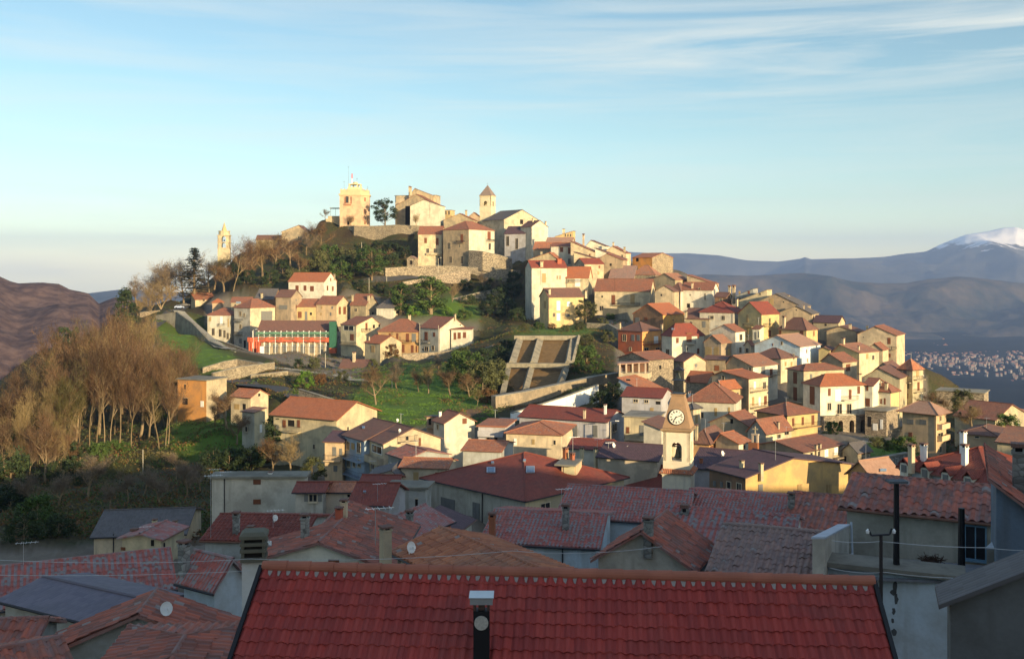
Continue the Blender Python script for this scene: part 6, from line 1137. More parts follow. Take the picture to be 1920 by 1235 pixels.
def campanile(px, d, a, hw, ys, label, w0, w1, spire_mat, dz=None):
    ex, ey = frame_at(px, d, a); c = P(px, HY, d)+ey*hw; c.z = 0; Z = lambda y: zpx(y, d); ybase, ycor, ytip = ys
    base = Vector((c.x, c.y, Z(ybase)-3)); e = thing('bell_tower', base, label, 'bell tower')
    mb = MB(); wm = plaster('belfry_cream', (0.62, 0.56, 0.40), 0.35); stack(mb, c, ex, ey, [(Z(ybase)-3, hw, hw), (Z(w0)-.02, hw, hw)])
    crn = ring(c, 0, 4, hw, hw, ex, ey)
    for i in range(4):
        p0, p1 = crn[i], crn[(i+1) % 4]; out = (p1-p0).cross(UP).normalized(); arch_wall(mb, p0, p1, Z(w0), Z(ycor), hw, hw*.62, Z(w1)-hw*.3, .4, out)
    mb.build('wall', [wm], e, base)
    mb = MB(); stack(mb, c, ex, ey, [(Z(ycor), hw*1.02, hw*1.02), (Z(ycor)+.35, hw*1.14, hw*1.14)]); mb.build('cornice', [wm], e, base)
    mb = MB(); stack(mb, c, ex, ey, [(Z(ycor)+.36, hw*1.08, hw*1.08), (Z(ytip), .04, .04)]); mb.build('spire', [spire_mat], e, base)
    mb = MB(); mb.tube(c+UP*(Z(ytip)-.2), c+UP*(Z(ytip)+1.1), .05, .03, 4); mb.box(c+UP*(Z(ytip)+.75), ex*.3, ey*.03, UP*.05); mb.build('cross', [IRON], e, base)
    mb = MB(); q = c+UP*Z(w0-1); mb.tube(q, q+UP*.5, .42, .3, 10); mb.tube(q+UP*.5, q+UP*.8, .3, .08, 10); mb.build('bell', [plain('bronze', (.10, .11, .09), .45, .8)], e, base)
def far_tower():
    d = 610.0; px = 420.5; ex, ey = frame_at(px, d, 5); c = P(px, HY, d); c.z = 0; Z = lambda y: zpx(y, d); base = Vector((c.x, c.y, Z(492))); e = thing('bell_tower', base, 'cream round-topped bell tower with ochre spire rising from bare trees at left', 'bell tower')
    wm = plaster('belfry_pale', (0.50, 0.43, 0.28), 0.5); hw = 11*d/F; mb = MB(); stack(mb, c, ex, ey, [(Z(492), hw, hw), (Z(466), hw, hw)]); stack(mb, c, ex, ey, [(Z(466), hw*1.05, hw*1.05), (Z(464.5), hw*1.05, hw*1.05)])
    crn = ring(c, 0, 4, hw, hw, ex, ey)
    for z0, z1, zs in ((Z(464.5), Z(455), Z(459)), (Z(453.6), Z(442), Z(447))):
        for i in range(4):
            p0, p1 = crn[i], crn[(i+1) % 4]; out = (p1-p0).cross(UP).normalized(); arch_wall(mb, p0, p1, z0, z1, hw, hw*.7, zs, .5, out)
    stack(mb, c, ex, ey, [(Z(455), hw*1.05, hw*1.05), (Z(453.6), hw*1.05, hw*1.05)]); stack(mb, c, ex, ey, [(Z(442), hw*1.12, hw*1.12), (Z(441), hw*1.12, hw*1.12)]); mb.build('wall', [wm], e, base)
    mb = MB(); mb.tube(c+UP*Z(441), c+UP*Z(434), hw*.95, hw*.92, 12, cap=True); mb.tube(c+UP*Z(434), c+UP*Z(433), hw*1.02, hw*1.02, 12, cap=True); mb.build('lantern', [wm], e, base)
    mb = MB(); mb.tube(c+UP*Z(433), c+UP*Z(417), hw*.45, .05, 8); mb.tube(c+UP*Z(417), c+UP*Z(415), .05, .03, 4); mb.build('spire', [plaster('spire_ochre', (.6, .42, .2))], e, base)
    mb = MB(); q = c+UP*Z(452); mb.tube(q, q+UP*.8, .6, .3, 8); mb.build('bell', [plain('bronze', (.10, .11, .09), .45, .8)], e, base)
def summit_tower():
    d = 580.0; px = 665; ex, ey = frame_at(px, d, 4); c = P(px, HY, d)+ey*5.5; c.z = 0; Z = lambda y: zpx(y, d); base = Vector((c.x, c.y, Z(424))); e = thing('tower_house', base, 'squat cream tower house with roof lantern, masts and red-railed balcony on the summit', 'tower house')
    wm = plaster('tower_peach', (0.52, 0.38, 0.24), .5); wm2 = plaster('tower_cream2', (0.52, 0.44, 0.28), .25); hw = 27*d/F; k = .42
    def octo(h, z): return [Vector((c.x, c.y, z))+ex*(h*x)+ey*(h*y) for x, y in ((-1, -k), (-1+.0, -1), (k, -1), (1, -k), (1, k), (k, 1), (-k, 1), (-1, k))]
    mb = MB(); mb.prism(octo(hw, Z(428)), UP*(Z(367)-Z(428)), 0); mb.build('wall', [wm], e, base)
    mb = MB(); mb.prism(octo(hw*1.06, Z(367)), UP*(Z(364)-Z(367)), 0); mb.prism(octo(hw*.97, Z(364)), UP*(Z(356)-Z(364)), 0)
    for i in range(9): mb.box(c+ex*(hw*(-.9+.22*i))-ey*hw*.9+UP*(Z(355.4)), ex*.25, ey*.25, UP*.28)
    mb.build('parapet', [wm2], e, base)
    mb = MB(); h2 = 13*d/F; mb.prism(octo(h2, Z(356)), UP*(Z(350)-Z(356)), 0)
    for i in range(8):
        a = octo(h2*.8, Z(350))[i]; mb.box(a+UP*.6, ex*.35, ey*.35, UP*.75)
    mb.prism(octo(h2*.9, Z(345.5)), UP*.4, 0); mb.tube(c+UP*Z(345), c+UP*Z(340), h2*.5, h2*.3, 10, cap=True); mb.build('lantern', [wm2], e, base)
    mb = MB(); mb.tube(c-ex*1.9+UP*Z(345), c-ex*1.9+UP*Z(333), .35, .3, 6, cap=True); mb.build('beacon_post', [WPAINT], e, base)
    mb = MB(); mb.tube(c-ex*1.9+UP*Z(333), c-ex*1.9+UP*Z(324), .32, .32, 6, cap=True); mb.build('beacon', [plain('red_beacon', (.5, .05, .03))], e, base)
    for x_, y0, y1 in ((652, 352, 310), (668, 358, 332), (644, 358, 338), (688, 362, 348)):
        mb = MB(); q = c+ex*((x_-px)*d/F); mb.tube(q+UP*Z(y0), q+UP*Z(y1), .07, .04, 4); mb.box(q+UP*(Z(y1)-.5), ex*.5, ey*.03, UP*.05); mb.build('antenna', [IRON], e, base)
    fr = lambda x_, y_: c+ex*((x_-px)*d/F)-ey*(hw+.03)+UP*Z(y_)
    for (x_, y_, w_, h_, m_) in ((652, 375, 5, 12, GLASS), (648, 376, 2, 13, SHUT), (659, 376, 2, 13, SHUT), (654, 418, 4, 8, DARK)):
        mb = MB(); mb.box(fr(x_, y_)-ey*.04, ex*(w_*d/F/2), ey*.05, UP*(h_*d/F/2)); mb.build('window', [m_], e, base)
    for y_ in (374, 396, 417):
        mb = MB(); q = c+ex*(hw*.72)-ey*(hw*.72); o_ = (ex-ey).normalized(); t_ = (ex+ey).normalized(); q2 = c+ex*(hw*(1+k)/2)-ey*(hw*(1+k)/2)+UP*Z(y_); mb.box(q2+o_*.04, t_*.45, o_*.06, UP*1.1); mb.build('window', [SHUT], e, base)
    mb = MB(); mb.box(fr(653, 385)-ey*.6, ex*1.9, ey*.6, UP*.1)
    for i in range(11): mb.tube(fr(653, 385)-ey*1.15+ex*(-1.8+.36*i), fr(653, 385)-ey*1.15+ex*(-1.8+.36*i)+UP*1.1, .04, .04, 3)
    mb.tube(fr(653, 385)-ey*1.15-ex*1.9+UP*1.1, fr(653, 385)-ey*1.15+ex*1.9+UP*1.1, .05, .05, 4); mb.build('balcony', [plain('red_rail', (.32, .09, .05))], e, base)
    # pergola and low annexe to its left
    b2 = P(628, 424, 583); e2 = thing('annex', b2, 'low cream terrace building with a dark flat awning left of the summit tower', 'annex')
    mb = MB(); m_ = 583/F; mb.box(P(627, 415, 584)+ey*3, ex*(12*m_), ey*3, UP*(10*m_)); mb.box(P(617, 418, 583.5)+ey*3, ex*(6*m_), ey*3, UP*(8*m_)); mb.build('wall', [wm2], e2, b2)
    mb = MB(); mb.box(P(629, 390, 583)+ey*3, ex*(11*m_), ey*3, UP*.15)
    for x_ in (620, 629, 638):
        mb.tube(P(x_, 406, 582), P(x_, 390, 582), .09, .09, 4)
    mb.build('awning', [GSHUT], e2, b2)

def wallstrip(label, pts, thick, mat, name='retaining_wall', cat='retaining wall', cope=True):
    """stone wall through [(px, y top, y bottom, d)...]; the face looks at the viewer"""
    b = P(pts[0][0], pts[0][2], pts[0][3]); e = thing(name, b, label, cat); mb = MB(); cb = MB()
    for (x0, t0, b0, d0), (x1, t1, b1, d1) in zip(pts, pts[1:]):
        A, B = P(x0, t0, d0), P(x1, t1, d1); zl0, zl1 = zpx(b0, d0)-1.5, zpx(b1, d1)-1.5; n = Vector((B.y-A.y, A.x-B.x, 0)).normalized()
        if n.y > 0: n = -n
        bk = -n*thick
        lo = lambda q, z: Vector((q.x, q.y, z)); n3 = n*0.08*abs(A.z-zl0)*.6
        mb.hexa([lo(A, zl0)+n3, lo(B, zl1)+n3, lo(B, zl1)+bk, lo(A, zl0)+bk, A, B, B+bk, A+bk])
        cb.hexa([A+n*.1+UP*.003, B+n*.1+UP*.003, B+bk-n*.1+UP*.003, A+bk-n*.1+UP*.003, A+n*.1+UP*.2, B+n*.1+UP*.2, B+bk-n*.1+UP*.2, A+bk-n*.1+UP*.2])
    mb.build('wall', [mat], e, b)
    if cope: cb.build('coping', [CONC], e, b)
def ribbon(name, pts, width, mat, lift=.08, step=2.0):
    """road surface draped on the land through [(px, py, d)...]"""
    c = [P(*p) for p in pts]; path = []
    for a, b in zip(c, c[1:]):
        n = max(1, int((b-a).length/step)); path += [a+(b-a)*(i/n) for i in range(n)]
    path.append(c[-1]); mb = MB(); prev = None
    for i, q in enumerate(path):
        t = path[min(i+1, len(path)-1)]-path[max(i-1, 0)]; t.z = 0; t.normalize(); s_ = Vector((-t.y, t.x, 0)); row = []
        for k in range(-2, 3):
            p = q+s_*(width*k/4); row.append(Vector((p.x, p.y, max(ground(p.x, p.y), q.z-.6)+lift)))
        if prev:
            for k in range(4): mb.face([prev[k], prev[k+1], row[k+1], row[k]])
        prev = row
    tag(mb.build(name, [mat], fix=True), kind='structure')
def beam(mb, a, b, w, t, mi=0):
    d = (b-a).normalized(); x = d.cross(Vector((0, 1, 0.0))).normalized(); y = x.cross(d).normalized(); c = (a+b)/2; mb.box(c, x*(w/2), y*(t/2), d*((b-a).length/2), mi)
def slope_frame():
    b = P(1000, 740, 272); e = thing('retaining_frame', b, 'big two-tier concrete frame with earth bays holding up the slope below the yellow house', 'retaining frame')
    d0, d1, d2 = 268, 296, 326; px1 = lambda n, d: n*d/F
    mb = MB()      # lower tier, standing forward
    lo = [((953, 690), (941, 744)), ((996, 690), (984, 734)), ((1061, 690), (1048, 726))]
    for (xt, yt), (xb, yb) in lo: beam(mb, P(xt, yt, d1), P(xb, yb, d0+ (4 if xb > 1000 else 0)), px1(11, d0), 1.3)
    beam(mb, P(948, 684, d1-1), P(1067, 685, d1-1), px1(8, d1), 1.8); mb.build('lower_frame', [plaster('weathered_concrete', (.30, .265, .195), .7)], e, b)
    mb = MB()
    for (xt, yt), (xb, yb) in [((974, 638), (960, 682)), ((1012, 638), (1000, 682)), ((1074, 638), (1066, 682))]: beam(mb, P(xt, yt, d2), P(xb, yb, d1+4), px1(12, d2), 1.3)
    beam(mb, P(964, 633, d2), P(1085, 633, d2), px1(8, d2), 1.8); beam(mb, P(1083, 634, d2), P(1071, 682, d1+6), px1(5, d2), 2.4); mb.build('upper_frame', [plaster('weathered_concrete', (.30, .265, .195), .7)], e, b)
    soil = plain('bay_soil', (.17, .105, .045), .95, var=.5, scale=.9)
    mb = MB(); mb.face([P(948, 748, d0+4), P(1052, 730, d0+7), P(1064, 686, d1+3), P(952, 686, d1+3)]); mb.face([P(958, 684, d1+7), P(1068, 684, d1+7), P(1078, 634, d2+2), P(970, 634, d2+2)])
    o = mb.build('earth_bays', [soil], e, b)
def scaffold():
    b = P(552, 668, 398); e = thing('scaffolding', b, 'green-netted scaffolding with a red-orange safety net around the arcaded building', 'scaffolding'); d = 397.0; m = d/F
    ex, ey = frame_at(552, d, 12-0); A = lambda x_, y_, o=0: P(x_, y_, d)+ey*o
    s = next(q for q in SPECS if q['name'] == 'building' and 'arcaded' in q['label']); ex = -s['dL']; ey = s['dR']
    C = s['C']; Zb = s['zb']
    pos = lambda px, o: (lambda h: Vector((h.x, h.y, 0))-ey*o)(face_hit(s, px, 640)[0])
    mb = MB()
    for i in range(15):
        x_ = 476+i*10.5; q = pos(min(x_, 620), 1.5)
        mb.tube(q+UP*Zb, q+UP*zpx(620, q.y), .06, .06, 4); q2 = pos(min(x_, 620), .5); mb.tube(q2+UP*zpx(650, q2.y), q2+UP*zpx(620, q2.y), .05, .05, 4)
    for y_ in (622, 631, 640, 649):
        a, c_ = pos(474, 1.5), pos(620, 1.5); mb.tube(a+UP*zpx(y_, a.y), c_+UP*zpx(y_, c_.y), .05, .05, 4)
    mb.build('poles', [METAL], e, b)
    def net(x0, x1, y0, y1, o, name, mat, sag=.0):
        mb = MB(); n = 26; pr = None
        for i in range(n+1):
            x_ = x0+(x1-x0)*i/n; q = pos(x_, o+.25*math.sin(i*1.3)); t, u = q+UP*(zpx(y0+(sag if i % 4 in (1, 2) else 0), q.y)), q+UP*zpx(y1+(1 if i % 3 else 0), q.y)
            if pr: mb.prism([pr[0], t, u, pr[1]], ey*.02)
            pr = (t, u)
        mb.build(name, [mat], e, b)
    for y_ in (626, 629, 635):
        mb2 = MB(); a, c_ = pos(480, 1.7), pos(620, 1.7); mb2.tube(a+UP*zpx(y_, a.y), c_+UP*zpx(y_, c_.y), .16, .16, 4); mb2.build('green_net_fold', [plain('green_net', (.10, .20, .13), .9, var=.4, scale=3)], e, b)
    gn = plain('green_net', (.10, .20, .13), .9, var=.4, scale=3)
    net(482, 620, 622, 625, 1.62, 'green_net_top', gn); net(470, 500, 612, 631, 1.62, 'green_net_end', gn) if False else None
    net(466, 619, 632, 640.5, 1.66, 'safety_net', plain('orange_net', (.42, .10, .05), .9, var=.25, scale=3), .5)
    net(468, 492, 640, 660, 1.66, 'safety_net_end', plain('orange_net', (.42, .10, .05), .9, var=.25, scale=3), .5)
    mb = MB(); q = pos(620, 1.5)+ex*1.1; hw = 6*m
    for (y0, y1, mi) in ((603, 652, 0), (652, 662, 1)): mb.box(q+UP*((zpx(y0, q.y)+zpx(y1, q.y))/2)+ey*hw*.6, ex*hw, ey*hw, UP*((zpx(y0, q.y)-zpx(y1, q.y))/2), mi)
    mb.build('shrouded_stair_tower', [plain('green_sheet', (.03, .11, .07), .8, var=.5), plain('orange_net', (.42, .10, .05))], e, b)
    b3 = P(491, 672, 394); e3 = thing('sign_board', b3, 'plain white upright site board at the left end of the scaffolding', 'board'); mb = MB(); mb.box(P(491, 660, 394), Vector((3.6*394/F, 0, 0)), Vector((0, .08, 0)), UP*(11*394/F)); mb.build('panel', [WPAINT], e3, b3)
    mb = MB(); [mb.tube(P(x_, 680, 394), P(x_, 655, 394), .06, .06, 4) for x_ in (488, 494)]; mb.build('post', [METAL], e3, b3)
def pole(px, y0, y1, d, r, label, name='utility_pole', cat='pole', lamp=False, mat=None, arms=()):
    b = P(px, y1, d); e = thing(name, b, label, cat); mb = MB(); mb.tube(b-UP*1.5, P(px, y0, d), r, r*.75, 7, cap=True); mb.build('post', [mat or plain('pole_concrete', (.42, .38, .30))], e, b)
    if lamp:
        t = P(px, y0, d); mb = MB(); mb.tube(t, t+Vector((1.0, -.3, .2)), .05, .04, 5); mb.build('arm', [METAL], e, b); mb = MB(); mb.box(t+Vector((1.2, -.36, .2)), Vector((.35, -.1, 0)), Vector((.05, .14, 0)), UP*.08); mb.build('lamp_head', [WPAINT], e, b)
    for y_ in arms:
        mb = MB(); q = P(px, y_, d); mb.box(q, Vector((.8, 0, 0)), Vector((0, .05, 0)), UP*.05); [mb.tube(q+Vector((k, 0, .05)), q+Vector((k, 0, .25)), .05, .04, 5) for k in (-.7, .7)]; mb.build('crossarm', [IRON], e, b)
    return e
def wire(pts, r, label, sag=.3):
    c = [P(*p) for p in pts]; b = c[0]; mb = MB()
    for a, z in zip(c, c[1:]):
        pr = a
        for i in range(1, 9):
            t = i/8; q = a+(z-a)*t-UP*(4*t*(1-t)*sag); mb.tube(pr, q, r, r, 4); pr = q
    tag(mb.build('overhead_wire', [plain('pale_cable', (.45, .47, .48), .6)], None, b), label, 'cable')
def car(px, py, d, yaw, col, label):
    b = P(px, py, d); e = thing('car', b, label, 'car'); th = R_(yaw); f = Vector((math.cos(th), math.sin(th), 0)); s_ = Vector((-f.y, f.x, 0)); mb = MB()
    pr = [(-2.1, .35), (-2.1, .85), (-1.6, .95), (-1.2, 1.4), (.4, 1.42), (1.0, .98), (1.95, .85), (2.1, .6), (2.1, .35)]
    mb.prism([b+f*x+UP*z-s_*.82 for x, z in pr], s_*1.64); mb.build('body', [plain('car_'+label[:6], col, .3)], e, b)
    mb = MB(); mb.prism([b+f*x+UP*z-s_*.835 for x, z in [(-1.45, 1.0), (-1.1, 1.34), (.35, 1.35), (.8, 1.0)]], s_*1.67); mb.build('window', [GLASS], e, b)
    for x in (-1.3, 1.3):
        for k in (-1, 1): mb = MB(); q = b+f*x+UP*.33+s_*(k*.8); mb.tube(q-s_*.1, q+s_*.1, .33, .33, 12, cap=True); mb.build('wheel', [DARK], e, b)
def dormers():
    s = next(q for q in SPECS if 'four dormers' in q['label']); par = s['obj']
    for i, (x0, y0) in enumerate(((1692, 868), (1731, 877), (1770, 886), (1812, 893))):
        q = face_hit(s, x0+10, y0+8)[0]; out = -s['dR']; al = -s['dL']; w = 15*q.y/F*0.62; h = 20*q.y/F; base = s['base']; mb = MB()
        q = q+out*.5; mb.box(q-UP*h*.3-out*1.2, al*w, out*1.2, UP*h*.75); d_ = mb.build('dormer', [wallmat('W')], par, base)
        mb = MB(); mb.box(q-UP*h*.05+out*.03, al*w*.6, out*.04, UP*h*.34, 0); mb.build('shutter', [GSHUT], d_, base)
        mb = MB(); a0 = q+UP*h*.46+out*.15
        slope(mb, [a0-al*w*1.2-UP*.1, a0-al*w*1.2-UP*.1-out*3.2, a0+UP*.5-out*3.2, a0+UP*.5], .1); slope(mb, [a0+al*w*1.2-UP*.1-out*3.2, a0+al*w*1.2-UP*.1, a0+UP*.5, a0+UP*.5-out*3.2], .1); mb.build('dormer_roof', [roofmat('r', False)], d_, base)
def church_dormer():
    s = next(q for q in SPECS if q['label'].startswith('large cream building')); b = s['base']; q = roof_hit(s['polys'], 1073, 890, 115); ex, ey = frame_at(1073, q.y, 12); m = q.y/F; par = s['roofobj']; mb = MB()
    mb.box(q+UP*(9*m)+ey*1.6-ex*.4, ex*(14*m), ey*1.7, UP*(9*m)); d_ = mb.build('dormer', [wallmat('P')], par, b)
    mb = MB(); mb.box(q+UP*(20*m)+ey*1.2-ex*.7, ex*(20*m), ey*2.2, UP*.09); mb.build('dormer_roof', [plain('grey_sheet', (.2, .19, .16))], d_, b)
    mb = MB(); mb.box(q+UP*(9*m)-ey*.14-ex*.4+ex*.05, ex*(10*m), ey*.04, UP*(7*m)); mb.build('window', [plain('curtained_glass', (.5, .46, .3), .3)], d_, b)
def stone_arches():
    s = next(q for q in SPECS if q['label'].startswith('big white house')); b = s['base']; mb = MB(); z1 = zpx(779, 230); z0 = zpx(814, 228)
    e = thing('arcade', Vector((b.x, b.y, z0)), 'rough stone arcade of four arches carrying the big white house', 'arcade'); st = wallmat('s')
    A, B = s['C'], s['C']+s['dR']*s['Rl']; out = -s['dL']*-1; out = -s['dL']; n = 4; L = s['Rl']/n
    for i in range(n):
        p0 = A+s['dR']*(L*i)-s['dL']*1.4+s['dR']*.004; p1 = A+s['dR']*(L*(i+1))-s['dL']*1.4; arch_wall(mb, Vector((p0.x, p0.y, 0)), Vector((p1.x, p1.y, 0)), z0-2, z1, L*.52, L*.42, z1-1.7, 1.3, -s['dL'])
    mb.build('wall', [st], e, Vector((b.x, b.y, z0)))
    mb = MB(); q0 = A-s['dL']*.12; q1 = B-s['dL']*.12; mb.prism([Vector((q0.x, q0.y, z0-2)), Vector((q1.x, q1.y, z0-2)), Vector((q1.x, q1.y, z1-.1)), Vector((q0.x, q0.y, z1-.1))], -s['dL']*.08); mb.build('back_wall', [plain('vault_shade', (.06, .045, .03), .95)], e, Vector((b.x, b.y, z0)))  # dark sheet coloured as the shade inside the arches
def porch_posts():
    s = next(q for q in SPECS if 'porticoed' in q['label']); b = P(1185, 705, 258); e = thing('terrace_portico', b, 'open columned terrace with pale parapet left of the old stone house', 'portico'); ex, ey = frame_at(1185, 258, 10); m = 258/F; mb = MB()
    mb.box(P(1188, 704, 258)+ey*2.5, ex*(28*m), ey*2.5, UP*(5*m)); mb.build('parapet', [wallmat('C')], e, b); mb = MB()
    for x_ in (1162, 1174, 1186, 1198, 1210): mb.box(P(x_, 690, 258)+ey*.2, ex*.18, ey*.18, UP*(9*m))
    mb.build('column', [wallmat('I')], e, b); mb = MB(); mb.hexa([P(1158, 684, 258), P(1217, 680, 258), P(1217, 677, 263), P(1158, 680, 263), P(1158, 682, 258), P(1217, 678, 258), P(1217, 675, 263), P(1158, 678, 263)]); mb.build('roof', [roofmat('p', False)], e, b)
    mb = MB(); mb.box(P(1188, 690, 262), ex*(26*m), ey*.1, UP*(9*m)); mb.build('back_wall', [wallmat('N')], e, b)
def foreground():
    s = FG; e = s['obj']; b = s['base']; A, Bq = s['polys'][0][3], s['polys'][0][2]
    # ridge of big orange half-round tiles bedded in pale mortar
    mb = MB(); L_ = (Bq-A).length; n = int(L_/.62); dr = (Bq-A).normalized()
    for i in range(n): mb.tube(A+dr*(L_*i/n)+UP*.05, A+dr*(L_*(i+1)/n+.04)+UP*.055, .135, .155, 14, cap=True)
    mb.build('ridge_tiles', [plain('ridge_terracotta', (.34, .12, .075), .8, var=.35, scale=1.2)], s['roofobj'], b)
    mb = MB(); dn = -s['dR']*math.cos(sl)-UP*math.sin(sl); nr = (UP*math.cos(sl)-s['dR']*math.sin(sl)); rnd = random.Random(2)
    for i in range(int(L_/.25)):
        if i == 0: mb.prism([A+dn*.05, Bq+dn*.05, Bq+dn*.12, A+dn*.12], nr*.02)
        q = A+dr*(.25*i+.25*.92)+dn*.19+nr*.012; w = rnd.uniform(.05, .085); mb.prism([q-dr*w-dn*.1, q+dr*w-dn*.1, q+dr*w*.4+dn*rnd.uniform(.03, .10), q-dr*w*.4+dn*rnd.uniform(.02, .08)], nr*.03)
    mb.build('mortar', [plain('mortar', (.30, .26, .23), .95)], s['roofobj'], b)
    for side, q in ((0, s['polys'][0][0]), (1, s['polys'][0][1])):
        top = s['polys'][0][3] if side == 0 else s['polys'][0][2]; mb = MB(); sd_ = s['dL'] if side == 0 else -s['dL']; c0 = q+sd_*.04+UP*.02; c1 = top+sd_*.04+UP*.02; beam_ = (c1-c0); x = sd_*.05; z_ = nr*.10
        mb.box((c0+c1)/2, x, z_, beam_/2); mb.build('verge_board', [plain('black_flashing', (.02, .02, .022), .6)], s['roofobj'], b)
    # black stove pipe with galvanised hood and round vent
    d = 31.5; q = roof_hit(s['polys'], 903, 1232, 31); d = q.y; ex, ey = frame_at(903, d, 2); m = d/F; fb = Vector((q.x, q.y, q.z)); f_ = thing('flue', fb, 'black flue box with galvanised hood and round pale vent on the crimson roof', 'flue')
    mb = MB(); zt = zpx(1142, d); mb.box(Vector((q.x, q.y, (zt+q.z-.8)/2)), ex*(15*m), ey*(13*m), UP*((zt-q.z+.8)/2)); mb.build('shaft', [plain('black_sheet', (.012, .012, .014), .5)], f_, fb)
    mb = MB(); [mb.box(Vector((q.x, q.y, zt+.1))+ex*(k*13*m), ex*.03, ey*.1, UP*.14) for k in (-1, 1)]; mb.box(Vector((q.x, q.y, zt+.1)), ex*(6*m), ey*.05, UP*.1); mb.build('brackets', [plain('brown_bracket', (.10, .06, .05))], f_, fb)
    mb = MB(); mb.box(Vector((q.x, q.y, zpx(1121, d))), ex*(21*m), ey*(20*m), UP*(6*m)); mb.box(Vector((q.x, q.y, zpx(1114.2, d))), ex*(23*m), ey*(22*m), UP*(.8*m)); mb.build('hood', [METAL], f_, fb)
    mb = MB(); c_ = Vector((q.x, q.y, zpx(1162, d)))-ey*(13*m+.01); mb.prism([c_+ex*(13*m*math.cos(k*math.pi/16))+UP*(13*m*math.sin(k*math.pi/16)) for k in range(32)], -ey*.04); mb.build('vent', [plain('vent_grey', (.40, .38, .33), .7, var=.4, scale=20)], f_, fb)
    # tall white chimney with hooded cowl at the left verge
    d = 37.5; ex, ey = frame_at(475, d, 6); m = d/F; fb = P(475, 1235, d); f_ = thing('tall_chimney', fb, 'tall whitewashed chimney with layered grey concrete cowl beside the crimson roof', 'chimney')
    mb = MB(); mb.box(P(474, 1160, d)+ey*.3, ex*(20*m), ey*.3, UP*(108*m)); mb.build('stack', [plaster('chimney_white', (.56, .56, .52), .35)], f_, fb)
    mb = MB(); st = plaster('cowl_concrete', (.13, .125, .09), .5)
    for y0, y1, hw in ((1052, 1044, 23), (1034, 1028, 24), (1022, 1016, 24), (1009, 1003, 25)): mb.box(P(475, (y0+y1)/2, d)+ey*.3, ex*(hw*m), ey*(hw*m), UP*((y0-y1)*m/2))
    c_ = P(475, 1003, d)+ey*.3; stack(mb, Vector((c_.x, c_.y, 0)), ex, ey, [(c_.z, 25*m, 25*m), (c_.z+6*m, 18*m, 18*m)])
    for sx in (-1, 1):
        for sy in (-1, 1): mb.box(P(475, 1024, d)+ey*.3+ex*(sx*19*m)+ey*(sy*19*m), ex*.05, ey*.05, UP*(24*m))
    mb.build('cowl', [st], f_, fb); mb = MB(); mb.box(P(475, 1028, d)+ey*.3, ex*(16*m), ey*(16*m), UP*(20*m)); mb.build('flue_core', [DARK], f_, fb)
    # terrace walls, parapets, blue door house fittings
    b = P(1690, 1082, 47); e = thing('roof_terrace', b, 'walled grey roof terrace with sloping white-capped parapets and a pale corner pipe', 'terrace'); g = wallmat('G')
    mb = MB(); mb.hexa([P(1550, 1084, 46), P(1796, 1094, 45), P(1880, 1066, 55), P(1592, 1044, 56)]+[P(1550, 1080, 46), P(1796, 1089, 45), P(1880, 1062, 55), P(1592, 1040, 56)]); mb.build('floor', [plain('terrace_floor', (.15, .155, .17), .9, var=.5, scale=2.5)], e, b)
    for (x0, t0, l0, d0, x1, t1, l1, d1, nm) in ((1546, 1010, 1084, 46, 1592, 985, 1042, 55.5, 'l'), (1850, 1030, 1088, 47, 1876, 1005, 1060, 55.5, 'r')):
        mb = MB(); th = Vector((-.55, 0, 0)) if nm == 'l' else Vector((.55, 0, 0)); mb.hexa([P(x0, l0, d0), P(x1, l1, d1), P(x1, l1, d1)+th, P(x0, l0, d0)+th, P(x0, t0, d0), P(x1, t1, d1), P(x1, t1, d1)+th, P(x0, t0, d0)+th]); p_ = mb.build('parapet', [wallmat('M')], e, b)
        mb = MB(); u_ = UP*.003; o_ = th.normalized()*-.06; mb.hexa([P(x0, t0, d0)+u_+o_, P(x1, t1, d1)+u_+o_, P(x1, t1, d1)+th-o_+u_, P(x0, t0, d0)+th-o_+u_, P(x0, t0, d0)+o_+UP*.09, P(x1, t1, d1)+o_+UP*.09, P(x1, t1, d1)+th-o_+UP*.09, P(x0, t0, d0)+th-o_+UP*.09]); mb.build('capstone', [plain('capstone', (.42, .45, .50))], p_, b)
    mb = MB(); pr = [P(1596, 978, 55.3), P(1598, 1038, 55.2), P(1564, 1066, 47)]; [mb.tube(a_, c_, .06, .06, 6) for a_, c_ in zip(pr, pr[1:])]; mb.build('drainpipe', [plain('pale_pipe', (.5, .54, .58), .5)], e, b)
    sb = next(q for q in SPECS if 'dark stain' in q['label']); rnd = random.Random(8); mb = MB()
    for (x0, y0, w_, h_) in ((1678, 1100, 9, 22), (1680, 1122, 7, 18), (1676, 1145, 6, 12), (1674, 1163, 5, 9), (1676, 1184, 8, 12), (1675, 1110, 11, 10)):
        q, dv, ov = face_hit(sb, x0, y0); m_ = q.y/F; ring_ = [q+ov*.006+dv*(w_*m_*.6*math.cos(k*.52)*rnd.uniform(.6, 1.2))+UP*(h_*m_*.6*math.sin(k*.52)*rnd.uniform(.7, 1.2)) for k in range(12)]; mb.prism(ring_, ov*.006)
    mb.build('damp_stain', [plain('damp', (.09, .09, .09), .95)], sb['obj'], sb['base'])
    bb = P(1745, 1054, 51); rnd = random.Random(4); mb = MB()
    for _ in range(90): 
        q = bb+Vector((rnd.gauss(0, .26), rnd.gauss(0, .15), abs(rnd.gauss(0, .13)))); v = Vector((rnd.uniform(-1, 1), rnd.uniform(-.5, .5), rnd.uniform(-.2, .5))).normalized()*.28; mb.tube(q-v, q+v, .018, .012, 4)
    tag(mb.build('brushwood_pile', [plain('brushwood', (.07, .035, .02))], None, bb), 'small heap of dark brushwood lying on the roof terrace', 'brushwood')
